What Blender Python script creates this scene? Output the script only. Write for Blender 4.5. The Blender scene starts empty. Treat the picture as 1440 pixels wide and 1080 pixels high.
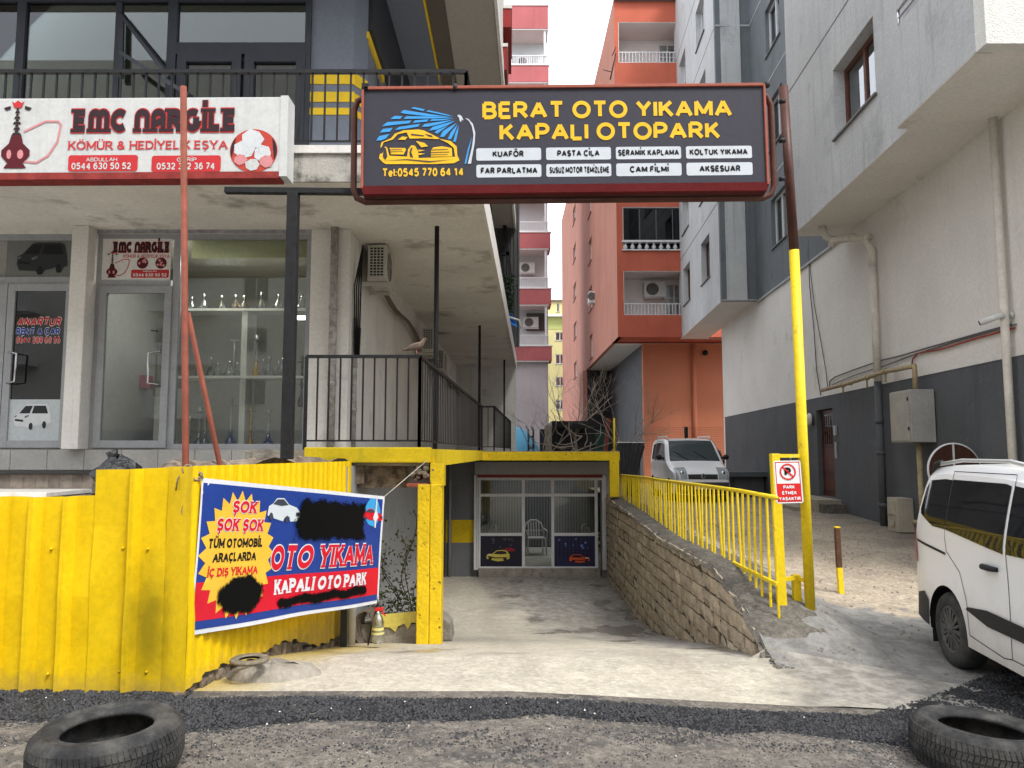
import bpy, bmesh, math, random
from mathutils import Vector, Matrix
from mathutils.geometry import delaunay_2d_cdt
random.seed(7)
SC = bpy.context.scene
COL = SC.collection
R = math.radians
# ------------------------------------------------------------------ camera, world, sun, exposure
CAM_H, FPX = 1.65, 1060.0
PITCH = math.atan(96 / FPX)
cam_d = bpy.data.cameras.new('camera'); cam_o = bpy.data.objects.new('camera', cam_d); COL.objects.link(cam_o)
cam_o.location = (0, 0, CAM_H); cam_o.rotation_euler = (math.pi / 2 + PITCH, 0, 0)
cam_d.sensor_width = 36; cam_d.lens = 36 * FPX / 1440; cam_d.clip_end = 900; cam_d.clip_start = .05
SC.camera = cam_o
w = bpy.data.worlds.new('World'); SC.world = w; w.use_nodes = True
nt = w.node_tree; bg = nt.nodes['Background']
sky = nt.nodes.new('ShaderNodeTexSky'); sky.sky_type = 'NISHITA'; sky.sun_disc = False
SUN_EL, SUN_AZ = 54, 140          # azimuth clockwise from +Y: behind the camera and to the right
sky.sun_elevation = R(SUN_EL); sky.sun_rotation = R(SUN_AZ); sky.air_density = 1.5; sky.dust_density = 4
hsv = nt.nodes.new('ShaderNodeHueSaturation'); hsv.inputs['Saturation'].default_value = .12
nt.links.new(sky.outputs[0], hsv.inputs['Color'])
mixw = nt.nodes.new('ShaderNodeMix'); mixw.data_type = 'RGBA'; mixw.inputs[0].default_value = .7   # an even overcast deck
nt.links.new(hsv.outputs[0], mixw.inputs[6]); mixw.inputs[7].default_value = (8.0, 8.35, 9.0, 1)
nt.links.new(mixw.outputs[2], bg.inputs[0]); bg.inputs[1].default_value = .13
sun_d = bpy.data.lights.new('sun', 'SUN'); sun_d.energy = 1.35; sun_d.angle = R(14); sun_d.color = (1, .96, .9)
sun_o = bpy.data.objects.new('sun', sun_d); COL.objects.link(sun_o)
_d = Vector((math.sin(R(SUN_AZ)) * math.cos(R(SUN_EL)), math.cos(R(SUN_AZ)) * math.cos(R(SUN_EL)), math.sin(R(SUN_EL))))
sun_o.rotation_euler = _d.to_track_quat('Z', 'Y').to_euler(); sun_o.location = (0, 0, 40)
SC.view_settings.view_transform = 'Standard'; SC.view_settings.look = 'None'; SC.view_settings.gamma = 1
SC.view_settings.use_curve_mapping = False; SC.view_settings.exposure = 1.22
SC.render.engine = 'CYCLES'; SC.cycles.use_denoising = True; SC.cycles.max_bounces = 8
SC.cycles.transparent_max_bounces = 12; SC.cycles.diffuse_bounces = 5

# ------------------------------------------------------------------ finding places: a pixel of the photograph and one known plane give a point
def ray(px, py):
    u = (px - 720) / FPX; v = (540 - py) / FPX
    c, s = math.cos(PITCH), math.sin(PITCH)
    return Vector((u, c - v * s, s + v * c))
def PY(px, py, Y):
    d = ray(px, py); t = Y / d.y; return Vector((d.x * t, Y, CAM_H + d.z * t))
def PZ(px, py, Z):
    d = ray(px, py); t = (Z - CAM_H) / d.z; return Vector((d.x * t, d.y * t, Z))
def PX(px, py, X0, m=0.0):
    d = ray(px, py); t = X0 / (d.x - m * d.y); return Vector((d.x * t, d.y * t, CAM_H + d.z * t))
def lerp(a, b, t): return a + (b - a) * t
def interp(x, tab):
    if x <= tab[0][0]: return tab[0][1]
    for (a, va), (b, vb) in zip(tab, tab[1:]):
        if x <= b: return lerp(va, vb, (x - a) / (b - a))
    return tab[-1][1]
def clamp(x, a=0., b=1.): return max(a, min(b, x))
def smooth(x): x = clamp(x); return x * x * (3 - 2 * x)

# ------------------------------------------------------------------ materials
MATS = {}
def newmat(name):
    m = bpy.data.materials.new(name); m.use_nodes = True
    n = m.node_tree; p = n.nodes['Principled BSDF']; MATS[name] = m
    return m, n, p
def mathn(n, op, a, b=None, c=None):
    q = n.nodes.new('ShaderNodeMath'); q.operation = op
    for i, x in enumerate((a, b, c)):
        if x is None: continue
        if isinstance(x, (int, float)): q.inputs[i].default_value = x
        else: n.links.new(x, q.inputs[i])
    return q.outputs[0]
def mixc(n, f, a, b, mode='MIX'):
    q = n.nodes.new('ShaderNodeMix'); q.data_type = 'RGBA'; q.blend_type = mode
    for i, x in ((0, f), (6, a), (7, b)):
        if isinstance(x, (int, float)): q.inputs[i].default_value = x
        elif isinstance(x, tuple): q.inputs[i].default_value = (*x[:3], 1)
        else: n.links.new(x, q.inputs[i])
    return q.outputs[2]
def noise(n, scale, detail=4, vec=None, rough=.55, mult=None):
    q = n.nodes.new('ShaderNodeTexNoise'); q.inputs['Scale'].default_value = scale
    q.inputs['Detail'].default_value = detail; q.inputs['Roughness'].default_value = rough
    if vec is None:
        g = n.nodes.new('ShaderNodeNewGeometry'); vec = g.outputs['Position']
    if mult:
        mp = n.nodes.new('ShaderNodeMapping'); mp.inputs['Scale'].default_value = mult
        n.links.new(vec, mp.inputs[0]); vec = mp.outputs[0]
    n.links.new(vec, q.inputs['Vector']); return q.outputs['Fac']
def ramp(n, f, a, b):
    q = n.nodes.new('ShaderNodeMapRange'); q.inputs[1].default_value = a; q.inputs[2].default_value = b
    n.links.new(f, q.inputs[0]); return q.outputs[0]
def M(name, col=(.5, .5, .5), rough=.8, var=.12, sc=1.5, streak=0., bump=.15, bsc=45, stain=None, metal=0., spec=.25, rnd=0., fine=.0, coat=0.):
    """a worn painted or cast surface: broad tone drift, rain streaks, stains, grain"""
    if name in MATS: return MATS[name]
    m, n, p = newmat(name)
    dk = tuple(c * (1 - var) for c in col); lt = tuple(min(1, c * (1 + var * .8)) for c in col)
    c = mixc(n, ramp(n, noise(n, sc, 5), .3, .7), dk, lt)
    if fine:
        c = mixc(n, ramp(n, noise(n, 60, 3), .35, .65), mixc(n, fine, c, (0, 0, 0)), c)
    c = mixc(n, ramp(n, noise(n, 22, 6, rough=.7), .38, .62), mixc(n, .10 + var * .25, c, (0, 0, 0)), c)
    if streak:
        s = ramp(n, noise(n, 1, 8, mult=(7, 7, .3), rough=.65), .53, .68)
        c = mixc(n, mathn(n, 'MULTIPLY', s, streak), c, tuple(x * .45 for x in col))
    if stain:
        sc_, th, wd, scol, amt = stain
        s = ramp(n, noise(n, sc_, 8, rough=.65), th, th + wd)
        c = mixc(n, mathn(n, 'MULTIPLY', s, amt), c, scol)
    if rnd:
        oi = n.nodes.new('ShaderNodeObjectInfo')
        c = mixc(n, mathn(n, 'MULTIPLY', oi.outputs['Random'], rnd), c, tuple(x * .45 for x in col))
    n.links.new(c, p.inputs['Base Color'])
    p.inputs['Roughness'].default_value = rough; p.inputs['Metallic'].default_value = metal
    p.inputs['Specular IOR Level'].default_value = spec; p.inputs['Coat Weight'].default_value = coat
    if bump:
        b = n.nodes.new('ShaderNodeBump'); b.inputs['Strength'].default_value = bump; b.inputs['Distance'].default_value = .02
        n.links.new(noise(n, bsc, 6), b.inputs['Height']); n.links.new(b.outputs[0], p.inputs['Normal'])
    return m
def flat(name, col, rough=.5, spec=.2, metal=0.):
    if name in MATS: return MATS[name]
    m, n, p = newmat(name)
    c = mixc(n, ramp(n, noise(n, 9, 4), .3, .7), tuple(x * .9 for x in col), col)
    n.links.new(c, p.inputs['Base Color']); p.inputs['Roughness'].default_value = rough
    p.inputs['Specular IOR Level'].default_value = spec; p.inputs['Metallic'].default_value = metal
    return m
def glass(name, tint=(.8, .85, .85), refl=1.0, ior=1.5, rough=.0, base=.0):
    if name in MATS: return MATS[name]
    m, n, p = newmat(name); n.nodes.remove(p); out = n.nodes['Material Output']
    tr = n.nodes.new('ShaderNodeBsdfTransparent'); tr.inputs[0].default_value = (*tint, 1)
    gl = n.nodes.new('ShaderNodeBsdfGlossy'); gl.inputs['Roughness'].default_value = rough
    gl.inputs[0].default_value = (.95, .97, 1, 1)
    fr = n.nodes.new('ShaderNodeFresnel'); fr.inputs[0].default_value = ior
    f = mathn(n, 'ADD', mathn(n, 'MULTIPLY', fr.outputs[0], refl), base)
    mx = n.nodes.new('ShaderNodeMixShader'); n.links.new(f, mx.inputs[0])
    n.links.new(tr.outputs[0], mx.inputs[1]); n.links.new(gl.outputs[0], mx.inputs[2]); n.links.new(mx.outputs[0], out.inputs[0])
    return m

# ------------------------------------------------------------------ mesh builder
class MB:
    def __init__(s): s.v = []; s.f = []; s.sm = []
    def add(s, vs, fs, smooth=False):
        o = len(s.v); s.v += [tuple(v) for v in vs]; s.f += [tuple(i + o for i in f) for f in fs]; s.sm += [smooth] * len(fs); return s
    def box(s, x0, x1, y0, y1, z0, z1):
        x0, x1 = min(x0, x1), max(x0, x1); y0, y1 = min(y0, y1), max(y0, y1); z0, z1 = min(z0, z1), max(z0, z1)
        return s.add([(x0, y0, z0), (x1, y0, z0), (x1, y1, z0), (x0, y1, z0), (x0, y0, z1), (x1, y0, z1), (x1, y1, z1), (x0, y1, z1)],
                     [(0, 3, 2, 1), (4, 5, 6, 7), (0, 1, 5, 4), (1, 2, 6, 5), (2, 3, 7, 6), (3, 0, 4, 7)])
    def fbox(s, F, a0, a1, b0, b1, c0, c1):
        """a box in the frame F = (origin, u, n, z): a along u, b along n, c along z"""
        O, U, N, Z = F
        p = lambda a, b, c: O + U * a + N * b + Z * c
        return s.add([p(a0, b0, c0), p(a1, b0, c0), p(a1, b1, c0), p(a0, b1, c0), p(a0, b0, c1), p(a1, b0, c1), p(a1, b1, c1), p(a0, b1, c1)],
                     [(0, 3, 2, 1), (4, 5, 6, 7), (0, 1, 5, 4), (1, 2, 6, 5), (2, 3, 7, 6), (3, 0, 4, 7)])
    def tube(s, pts, r, n=8, caps=True, smooth=True):
        pts = [Vector(p) for p in pts]; rs = r if isinstance(r, (list, tuple)) else [r] * len(pts)
        vs = []; fs = []; prev = None
        for i, p in enumerate(pts):
            d = (pts[min(i + 1, len(pts) - 1)] - pts[max(i - 1, 0)])
            if d.length < 1e-9: d = Vector((0, 0, 1))
            d.normalize()
            if prev is None:
                a = d.orthogonal().normalized()
            else:
                a = prev - d * prev.dot(d)
                a = a.normalized() if a.length > 1e-6 else d.orthogonal().normalized()
            prev = a; b = d.cross(a)
            for k in range(n):
                t = 2 * math.pi * (k + .5) / n
                vs.append(p + (a * math.cos(t) + b * math.sin(t)) * rs[i])
        for i in range(len(pts) - 1):
            for k in range(n):
                fs.append((i * n + k, i * n + (k + 1) % n, (i + 1) * n + (k + 1) % n, (i + 1) * n + k))
        if caps:
            fs.append(tuple(reversed(range(n)))); fs.append(tuple(range((len(pts) - 1) * n, len(pts) * n)))
        return s.add(vs, fs, smooth)
    def bar(s, a, b, wx, wy=None):
        """a square bar from a to b"""
        wy = wx if wy is None else wy
        a, b = Vector(a), Vector(b); d = (b - a).normalized()
        up = Vector((0, 0, 1)) if abs(d.z) < .9 else Vector((0, 1, 0))
        sx = d.cross(up).normalized(); sy = sx.cross(d).normalized()
        vs = [q + sx * i * wx / 2 + sy * j * wy / 2 for q in (a, b) for i, j in ((-1, -1), (1, -1), (1, 1), (-1, 1))]
        return s.add(vs, [(0, 1, 2, 3), (7, 6, 5, 4), (0, 4, 5, 1), (1, 5, 6, 2), (2, 6, 7, 3), (3, 7, 4, 0)])
    def lathe(s, prof, c=(0, 0, 0), n=20, axis='Z', smooth=True, caps=True):
        c = Vector(c); vs = []; fs = []
        for r_, h in prof:
            for k in range(n):
                t = 2 * math.pi * k / n; x, y = r_ * math.cos(t), r_ * math.sin(t)
                q = {'Z': (x, y, h), 'Y': (x, h, -y), 'X': (h, x, y)}[axis] if isinstance(axis, str) else axis(x, y, h)
                vs.append(c + Vector(q))
        for i in range(len(prof) - 1):
            for k in range(n):
                fs.append((i * n + k, i * n + (k + 1) % n, (i + 1) * n + (k + 1) % n, (i + 1) * n + k))
        if caps:
            fs.append(tuple(reversed(range(n)))); fs.append(tuple(range((len(prof) - 1) * n, len(prof) * n)))
        return s.add(vs, fs, smooth)
    def prism(s, poly, fn, d0, d1):
        """a 2D outline pushed from depth d0 to d1; fn(a, b, d) -> point"""
        n = len(poly); vs = [fn(a, b, d0) for a, b in poly] + [fn(a, b, d1) for a, b in poly]
        return s.add(vs, [tuple(reversed(range(n))), tuple(range(n, 2 * n))] + [(i, (i + 1) % n, n + (i + 1) % n, n + i) for i in range(n)])
    def poly(s, pts): return s.add(pts, [tuple(range(len(pts)))])
    def sheet(s, g, nx, ny, smooth=True):
        """g(i, j) -> point"""
        vs = [g(i, j) for j in range(ny + 1) for i in range(nx + 1)]
        return s.add(vs, [(j * (nx + 1) + i, j * (nx + 1) + i + 1, (j + 1) * (nx + 1) + i + 1, (j + 1) * (nx + 1) + i) for j in range(ny) for i in range(nx)], smooth)
    def ball(s, c, r, n=10, m=6):
        c = Vector(c); r = Vector(r) if not isinstance(r, (int, float)) else Vector((r, r, r))
        vs = [c + Vector((0, 0, -r.z))]
        for j in range(1, m):
            a = math.pi * j / m - math.pi / 2
            for k in range(n):
                t = 2 * math.pi * k / n; vs.append(c + Vector((r.x * math.cos(a) * math.cos(t), r.y * math.cos(a) * math.sin(t), r.z * math.sin(a))))
        vs.append(c + Vector((0, 0, r.z))); e = len(vs) - 1; fs = []
        for k in range(n):
            fs.append((0, 1 + (k + 1) % n, 1 + k)); fs.append((e, 1 + (m - 2) * n + k, 1 + (m - 2) * n + (k + 1) % n))
            for j in range(m - 2):
                a = 1 + j * n; fs.append((a + k, a + (k + 1) % n, a + n + (k + 1) % n, a + n + k))
        return s.add(vs, fs, True)

ORIG = {}
def mesh_of(mb, name, mat, org=Vector((0, 0, 0)), fix=True):
    me = bpy.data.meshes.new(name)
    me.from_pydata([Vector(v) - org for v in mb.v], [], mb.f)
    if mat is not None: me.materials.append(mat)
    me.polygons.foreach_set('use_smooth', mb.sm)
    if fix and len(mb.f) < 60000:
        bm = bmesh.new(); bm.from_mesh(me); bmesh.ops.recalc_face_normals(bm, faces=bm.faces); bm.to_mesh(me); bm.free()
    me.update()
    return me
def thing(name, label, cat, loc=(0, 0, 0), group=None):
    o = bpy.data.objects.new(name, None); COL.objects.link(o); o.location = loc; o.empty_display_size = .2
    o['label'] = label; o['category'] = cat
    if group: o['group'] = group
    ORIG[o] = Vector(loc); return o
def part(name, mb, mat, parent, label=None, kind=None, bevel=0., fix=True):
    if not mb.v: return None
    org = ORIG[parent]
    o = bpy.data.objects.new(name, mesh_of(mb, name, mat, org, fix)); COL.objects.link(o); o.parent = parent
    ORIG[o] = org
    if label: o['label'] = label
    if kind: o['kind'] = kind
    if bevel: bev(o, bevel)
    return o
def single(name, mb, mat, label, cat, group=None, bevel=0., loc=None, fix=True):
    if loc is None:
        xs = [v[0] for v in mb.v]; ys = [v[1] for v in mb.v]; zs = [v[2] for v in mb.v]
        loc = ((min(xs) + max(xs)) / 2, (min(ys) + max(ys)) / 2, min(zs))
    o = bpy.data.objects.new(name, mesh_of(mb, name, mat, Vector(loc), fix)); COL.objects.link(o); o.location = loc
    ORIG[o] = Vector(loc); o['label'] = label; o['category'] = cat
    if group: o['group'] = group
    if bevel: bev(o, bevel)
    return o
def struct(name, mb, mat, kind='structure', fix=True):
    o = bpy.data.objects.new(name, mesh_of(mb, name, mat, Vector((0, 0, 0)), fix)); COL.objects.link(o); o['kind'] = kind
    ORIG[o] = Vector((0, 0, 0)); return o
def bev(o, w_, seg=2):
    b = o.modifiers.new('bevel', 'BEVEL'); b.width = w_; b.segments = seg; b.limit_method = 'ANGLE'; b.angle_limit = R(40)
def copy_tree(o, parent=None, off=None):
    c = o.copy(); COL.objects.link(c)
    if parent is not None: c.parent = parent
    for ch in o.children: copy_tree(ch, c)
    return c
def place_copy(root, loc, label, rz=0.):
    c = copy_tree(root); c.location = loc; c.rotation_euler = (0, 0, rz); c['label'] = label; ORIG[c] = Vector(loc); return c
def frame_of(a, b, up=Vector((0, 0, 1))):
    """a local frame on a wall: origin a, u towards b, n = out of the wall, towards the side the camera sees"""
    a, b = Vector(a), Vector(b); L = (b - a).length; u = (b - a) / L; n = u.cross(up).normalized()
    z = n.cross(u).normalized()
    if z.z < 0: z = -z
    return (a, u, n, z), L

# ------------------------------------------------------------------ lettering: a stroke alphabet
def _arc(cx, cy, rx, ry, a0, a1, n=9): return [(cx + rx * math.cos(R(lerp(a0, a1, i / n))), cy + ry * math.sin(R(lerp(a0, a1, i / n)))) for i in range(n + 1)]
_c = lambda w_: [(x, y) for x, y in _arc(w_ / 2, .5, w_ / 2, .5, 45, 315, 14)]
G = {
 'A': (.8, [[(0, 0), (.4, 1)], [(.8, 0), (.4, 1)], [(.15, .33), (.65, .33)]]),
 'B': (.62, [[(0, 0), (0, 1)], [(0, 1), (.3, 1)] + _arc(.33, .76, .24, .24, 90, -90, 6) + [(0, .52)], [(0, .52), (.3, .52)] + _arc(.34, .26, .28, .26, 90, -90, 6) + [(0, 0)]]),
 'C': (.72, [_c(.8)]),
 'D': (.7, [[(0, 0), (0, 1)], [(0, 1), (.3, 1)] + _arc(.3, .5, .4, .5, 90, -90, 10) + [(0, 0)]]),
 'E': (.55, [[(0, 0), (0, 1)], [(0, 1), (.55, 1)], [(0, .52), (.5, .52)], [(0, 0), (.57, 0)]]),
 'F': (.52, [[(0, 0), (0, 1)], [(0, 1), (.54, 1)], [(0, .5), (.46, .5)]]),
 'G': (.76, [_arc(.4, .5, .4, .5, 50, 340, 14) + [(.77, .45)], [(.42, .45), (.8, .45)]]),
 'H': (.66, [[(0, 0), (0, 1)], [(.66, 0), (.66, 1)], [(0, .52), (.66, .52)]]),
 'I': (0., [[(0, 0), (0, 1)]]),
 'K': (.64, [[(0, 0), (0, 1)], [(.6, 1), (.05, .42)], [(.22, .6), (.66, 0)]]),
 'L': (.5, [[(0, 0), (0, 1)], [(0, 0), (.52, 0)]]),
 'M': (.84, [[(0, 0), (0, 1)], [(.84, 0), (.84, 1)], [(0, 1), (.42, .15)], [(.84, 1), (.42, .15)]]),
 'N': (.68, [[(0, 0), (0, 1)], [(.68, 0), (.68, 1)], [(0, 1), (.68, 0)]]),
 'O': (.84, [_arc(.42, .5, .42, .5, 0, 360, 22)]),
 'P': (.6, [[(0, 0), (0, 1)], [(0, 1), (.3, 1)] + _arc(.32, .72, .28, .28, 90, -90, 7) + [(0, .44)]]),
 'R': (.64, [[(0, 0), (0, 1)], [(0, 1), (.3, 1)] + _arc(.33, .74, .26, .26, 90, -90, 7) + [(0, .48)], [(.3, .48), (.66, 0)]]),
 'S': (.58, [_arc(.29, .75, .28, .25, 25, 270, 9)[:-1] + _arc(.29, .25, .3, .25, 90, -155, 9)]),
 'T': (.66, [[(.33, 0), (.33, 1)], [(0, 1), (.66, 1)]]),
 'U': (.68, [[(0, 1), (0, .34)] + _arc(.34, .34, .34, .34, 180, 360, 10) + [(.68, 1)]]),
 'V': (.74, [[(0, 1), (.37, 0)], [(.74, 1), (.37, 0)]]),
 'Y': (.72, [[(0, 1), (.36, .48)], [(.72, 1), (.36, .48)], [(.36, .5), (.36, 0)]]),
 'n': (.62, [[(0, 0), (0, .6)] + _arc(.31, .69, .31, .31, 180, 0, 8) + [(.62, 0)]]), 'm': (.98, [[(0, 0), (0, .66)] + _arc(.245, .75, .245, .25, 180, 0, 6) + [(.49, 0)], [(.49, .72)] + _arc(.735, .75, .245, .25, 180, 0, 6) + [(.98, 0)]]),
 'a': (.6, [[(0, 0), (0, .6)] + _arc(.3, .69, .3, .31, 180, 0, 8) + [(.6, 0)], [(.1, .28), (.6, .52)]]),
 'Z': (.6, [[(.02, 1), (.6, 1)], [(.58, 1), (.02, 0)], [(0, 0), (.62, 0)]]),
 'e': (.48, [_arc(.24, .33, .24, .33, 0, 310, 12), [(0, .33), (.48, .33)]]),
 'l': (0., [[(0, 0), (0, 1)]]),
 ':': (.02, [[(0, .02), (0, .16)], [(0, .5), (0, .64)]]),
 '&': (.72, [_arc(.3, .77, .19, .22, -60, 215, 10) + [(.68, 0)], [(.4, .58)] + _arc(.27, .26, .27, .26, 110, 330, 10) + [(.66, .42)]]),
 '0': (.54, [_arc(.27, .5, .27, .5, 0, 360, 20)]),
 '1': (.4, [[(.26, 0), (.26, 1)], [(.26, 1), (.02, .78)]]),
 '2': (.54, [_arc(.27, .72, .25, .28, 165, -35, 8) + [(.02, .02)], [(0, 0), (.56, 0)]]),
 '3': (.54, [_arc(.26, .76, .23, .24, 150, -90, 8), _arc(.26, .26, .27, .26, 90, -150, 8)]),
 '4': (.58, [[(.42, 0), (.42, 1)], [(.42, 1), (0, .28)], [(0, .26), (.6, .26)]]),
 '5': (.54, [[(.06, 1), (.5, 1)], [(.08, 1), (.04, .54)], [(.04, .52)] + _arc(.26, .32, .28, .32, 120, -150, 9)]),
 '6': (.54, [_arc(.27, .32, .26, .32, 0, 360, 14), [(.01, .32)] + _arc(.32, .45, .31, .55, 170, 60, 6)]),
 '7': (.52, [[(0, 1), (.54, 1)], [(.52, 1), (.16, 0)]]),
 '8': (.54, [_arc(.27, .76, .22, .24, 0, 360, 14), _arc(.27, .27, .27, .27, 0, 360, 14)]),
 '9': (.54, [_arc(.27, .68, .26, .32, 0, 360, 14), [(.53, .68)] + _arc(.22, .55, .31, .55, -10, -120, 6)]),
}
_ACC = {'İ': ('I', 'dot'), 'Ö': ('O', 'dots'), 'Ü': ('U', 'dots'), 'Ş': ('S', 'ced'), 'Ç': ('C', 'ced')}
_ser = {'n': [(0, 0), (.62, 0)], 'm': [(0, 0), (.49, 0), (.98, 0)], 'a': [(0, 0), (.6, 0)], 'A': [(0, 0), (.8, 0)], 'B': [(-.05, 0), (-.05, 1)], 'D': [(-.05, 0), (-.05, 1)], 'E': [(-.05, 0), (-.05, 1)], 'F': [(0, 0), (-.05, 1)], 'H': [(0, 0), (0, 1), (.66, 0), (.66, 1)],
        'I': [(0, 0), (0, 1)], 'K': [(0, 0), (0, 1), (.64, 0), (.6, 1)], 'L': [(-.03, 0), (0, 1)], 'M': [(0, 0), (.84, 0), (-.04, 1), (.88, 1)], 'N': [(0, 0), (-.04, 1), (.68, 1)], 'P': [(0, 0), (-.05, 1)],
        'R': [(0, 0), (-.05, 1), (.68, 0)], 'T': [(.33, 0)], 'U': [(0, 1), (.68, 1)], 'Y': [(.36, 0), (0, 1), (.72, 1)], 'V': [(0, 1), (.74, 1)], '1': [(.26, 0)], '4': [(.42, 0)], '7': []}
def _ribbon(pts, th):
    L = []; Rr = []
    n = len(pts); closed = (abs(pts[0][0] - pts[-1][0]) + abs(pts[0][1] - pts[-1][1])) < 1e-6 and n > 3
    for i in range(n):
        a = pts[i - 1] if i else (pts[-2] if closed else None); b = pts[i]; c = pts[i + 1] if i < n - 1 else (pts[1] if closed else None)
        ds = []
        if a: ds.append(Vector((b[0] - a[0], b[1] - a[1])).normalized())
        if c: ds.append(Vector((c[0] - b[0], c[1] - b[1])).normalized())
        d = sum(ds, Vector((0, 0)))
        if d.length < 1e-6: d = ds[0]
        d.normalize(); k = 1 / max(.62, abs(d.dot(ds[0]))); nn = Vector((-d.y, d.x)) * th / 2 * k
        L.append((b[0] + nn.x, b[1] + nn.y)); Rr.append((b[0] - nn.x, b[1] - nn.y))
    return L, Rr
def text_width(s, wt, gap):
    x = 0
    for ch in s:
        ch = _ACC.get(ch, (ch,))[0]
        x += .38 if ch == ' ' else G[ch][0] + wt + gap
    return x - gap
def letters(mb, s, F, x, y, w_, h, wt=.2, d=.004, serif=0., shear=0., gap=.09, align='l', grow=0.):
    """write s into the frame F: left edge x (or centre), baseline y, cap height h, total width w_ (None: natural)"""
    O, U, N, Z = F
    tw = text_width(s, wt, gap); sx = h if w_ is None else w_ / tw
    if align == 'c': x = x - tw * sx / 2
    cx = wt / 2; k = 0
    T_ = lambda a, b, dd: O + U * (x + (a + b * shear) * sx) + Z * (y + b * h) + N * dd
    def stroke(pts, th):
        nonlocal k
        th = th + grow; L, Rr = _ribbon(pts, th); k += 1; dd = d + (k % 9) * .00022
        vs = [T_(a, b, dd) for a, b in L] + [T_(a, b, dd) for a, b in Rr]; n = len(L)
        mb.add(vs, [(i, i + 1, n + i + 1, n + i) for i in range(n - 1)])
    for ch in s:
        base, acc = _ACC.get(ch, (ch, None))
        if base == ' ': cx += .38; continue
        gw, st = G[base]; iw = wt / 2
        for ln in st: stroke([(cx + a, iw + b * (1 - wt)) for a, b in ln], wt)
        if serif:
            for a, b in _ser.get(base, []):
                yy = iw * .45 if b < .5 else 1 - iw * .45
                stroke([(cx + a - wt * .5 - serif, yy), (cx + a + wt * .5 + serif, yy)], wt * .45)
        if acc == 'dot': stroke([(cx + gw / 2, 1.08), (cx + gw / 2, 1.08 + wt)], wt)
        if acc == 'dots':
            for q in (-.15, .15): stroke([(cx + gw / 2 + q, 1.08), (cx + gw / 2 + q, 1.08 + wt * .9)], wt * .8)
        if acc == 'ced': stroke([(cx + gw / 2, 0), (cx + gw / 2 + .04, -.1), (cx + gw / 2 - .08, -.2)], wt * .7)
        cx += gw + wt + gap
    return mb
def fpoly(mb, F, pts, d=.004):
    O, U, N, Z = F; mb.poly([O + U * a + Z * b + N * d for a, b in pts]); return mb
def rrect(x0, x1, y0, y1, r, n=4):
    o = []
    for cx, cy, a in ((x1 - r, y1 - r, 0), (x0 + r, y1 - r, 90), (x0 + r, y0 + r, 180), (x1 - r, y0 + r, 270)):
        o += _arc(cx, cy, r, r, a, a + 90, n)
    return o
# ------------------------------------------------------------------ the ground: road, concrete ramp, alley
RAMP = [(5.4, 0), (6.5, -.05), (7.4, -.23), (8.45, -.43), (10, -.76), (11.55, -1.03), (13, -1.17), (19, -1.17)]
WTOP = [(6.3, -.11), (6.62, -.02), (6.9, .13), (7.4, .29), (8.2, .44), (9.2, .44), (11, .42), (13.6, .55), (17, .65)]
ABASE = [(5.4, -.1), (6.5, -.16), (8, -.05), (9, 0), (13, .2), (17, .33), (26, .28), (60, .28)]
def road_z(x, y): return -.05 * clamp(x, 0, 5)
def ramp_z(x, y): return interp(y, RAMP) + road_z(x, y) * clamp((7.2 - y) / 1.6)
def alley_z(x, y):
    wv = smooth((x - 2.55) / 1.1); near = ramp_z(2.17, y) if y < 6.3 else interp(y, WTOP)
    a = lerp(near, interp(y, ABASE) - .02 * max(0, x - 3) * (y < 9), wv)
    return lerp(road_z(x, y), a, smooth((y - 5.3) / 1.2))

def ground_mat(name, base, var, patch, dirt, psc=.7, bump=.5, bsc=70, extra=None, rough=.9, speck=.35):
    m, n, p = newmat(name)
    c = mixc(n, ramp(n, noise(n, psc, 7, rough=.62), .42, .6), base, patch)
    c = mixc(n, ramp(n, noise(n, 4.5, 8, rough=.7), .5, .62), c, dirt)
    c = mixc(n, mathn(n, 'MULTIPLY', ramp(n, noise(n, 14, 8, rough=.75), .5, .62), var), c, tuple(x * .45 for x in base))
    vo = n.nodes.new('ShaderNodeTexVoronoi'); vo.inputs['Scale'].default_value = 34; gg = n.nodes.new('ShaderNodeNewGeometry'); n.links.new(gg.outputs['Position'], vo.inputs['Vector'])
    sx = n.nodes.new('ShaderNodeSeparateColor'); n.links.new(vo.outputs['Color'], sx.inputs[0])
    c = mixc(n, mathn(n, 'MULTIPLY', ramp(n, sx.outputs[0], .6, .75), speck * .8), c, tuple(x * .3 for x in base))
    c = mixc(n, mathn(n, 'MULTIPLY', ramp(n, sx.outputs[1], .72, .85), speck * .8), c, tuple(min(1, x * 1.9) for x in base))
    c = mixc(n, mathn(n, 'MULTIPLY', ramp(n, noise(n, 110, 2), .45, .62), speck), c, tuple(x * .4 for x in base))
    base_c = c
    if extra: c = extra(n, p, c)
    n.links.new(c, p.inputs['Base Color'])
    if not p.inputs['Roughness'].is_linked: p.inputs['Roughness'].default_value = rough
    p.inputs['Specular IOR Level'].default_value = .3
    b = n.nodes.new('ShaderNodeBump'); b.inputs['Strength'].default_value = bump; b.inputs['Distance'].default_value = .03
    h = mathn(n, 'ADD', mathn(n, 'ADD', noise(n, bsc, 5), mathn(n, 'MULTIPLY', sx.outputs[2], .5)), mathn(n, 'MULTIPLY', noise(n, 6, 8, rough=.7), 1.6))
    n.links.new(h, b.inputs['Height']); n.links.new(b.outputs[0], p.inputs['Normal'])
    return m
def xyz(n):
    g = n.nodes.new('ShaderNodeNewGeometry'); s = n.nodes.new('ShaderNodeSeparateXYZ'); n.links.new(g.outputs['Position'], s.inputs[0]); return s.outputs
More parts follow.
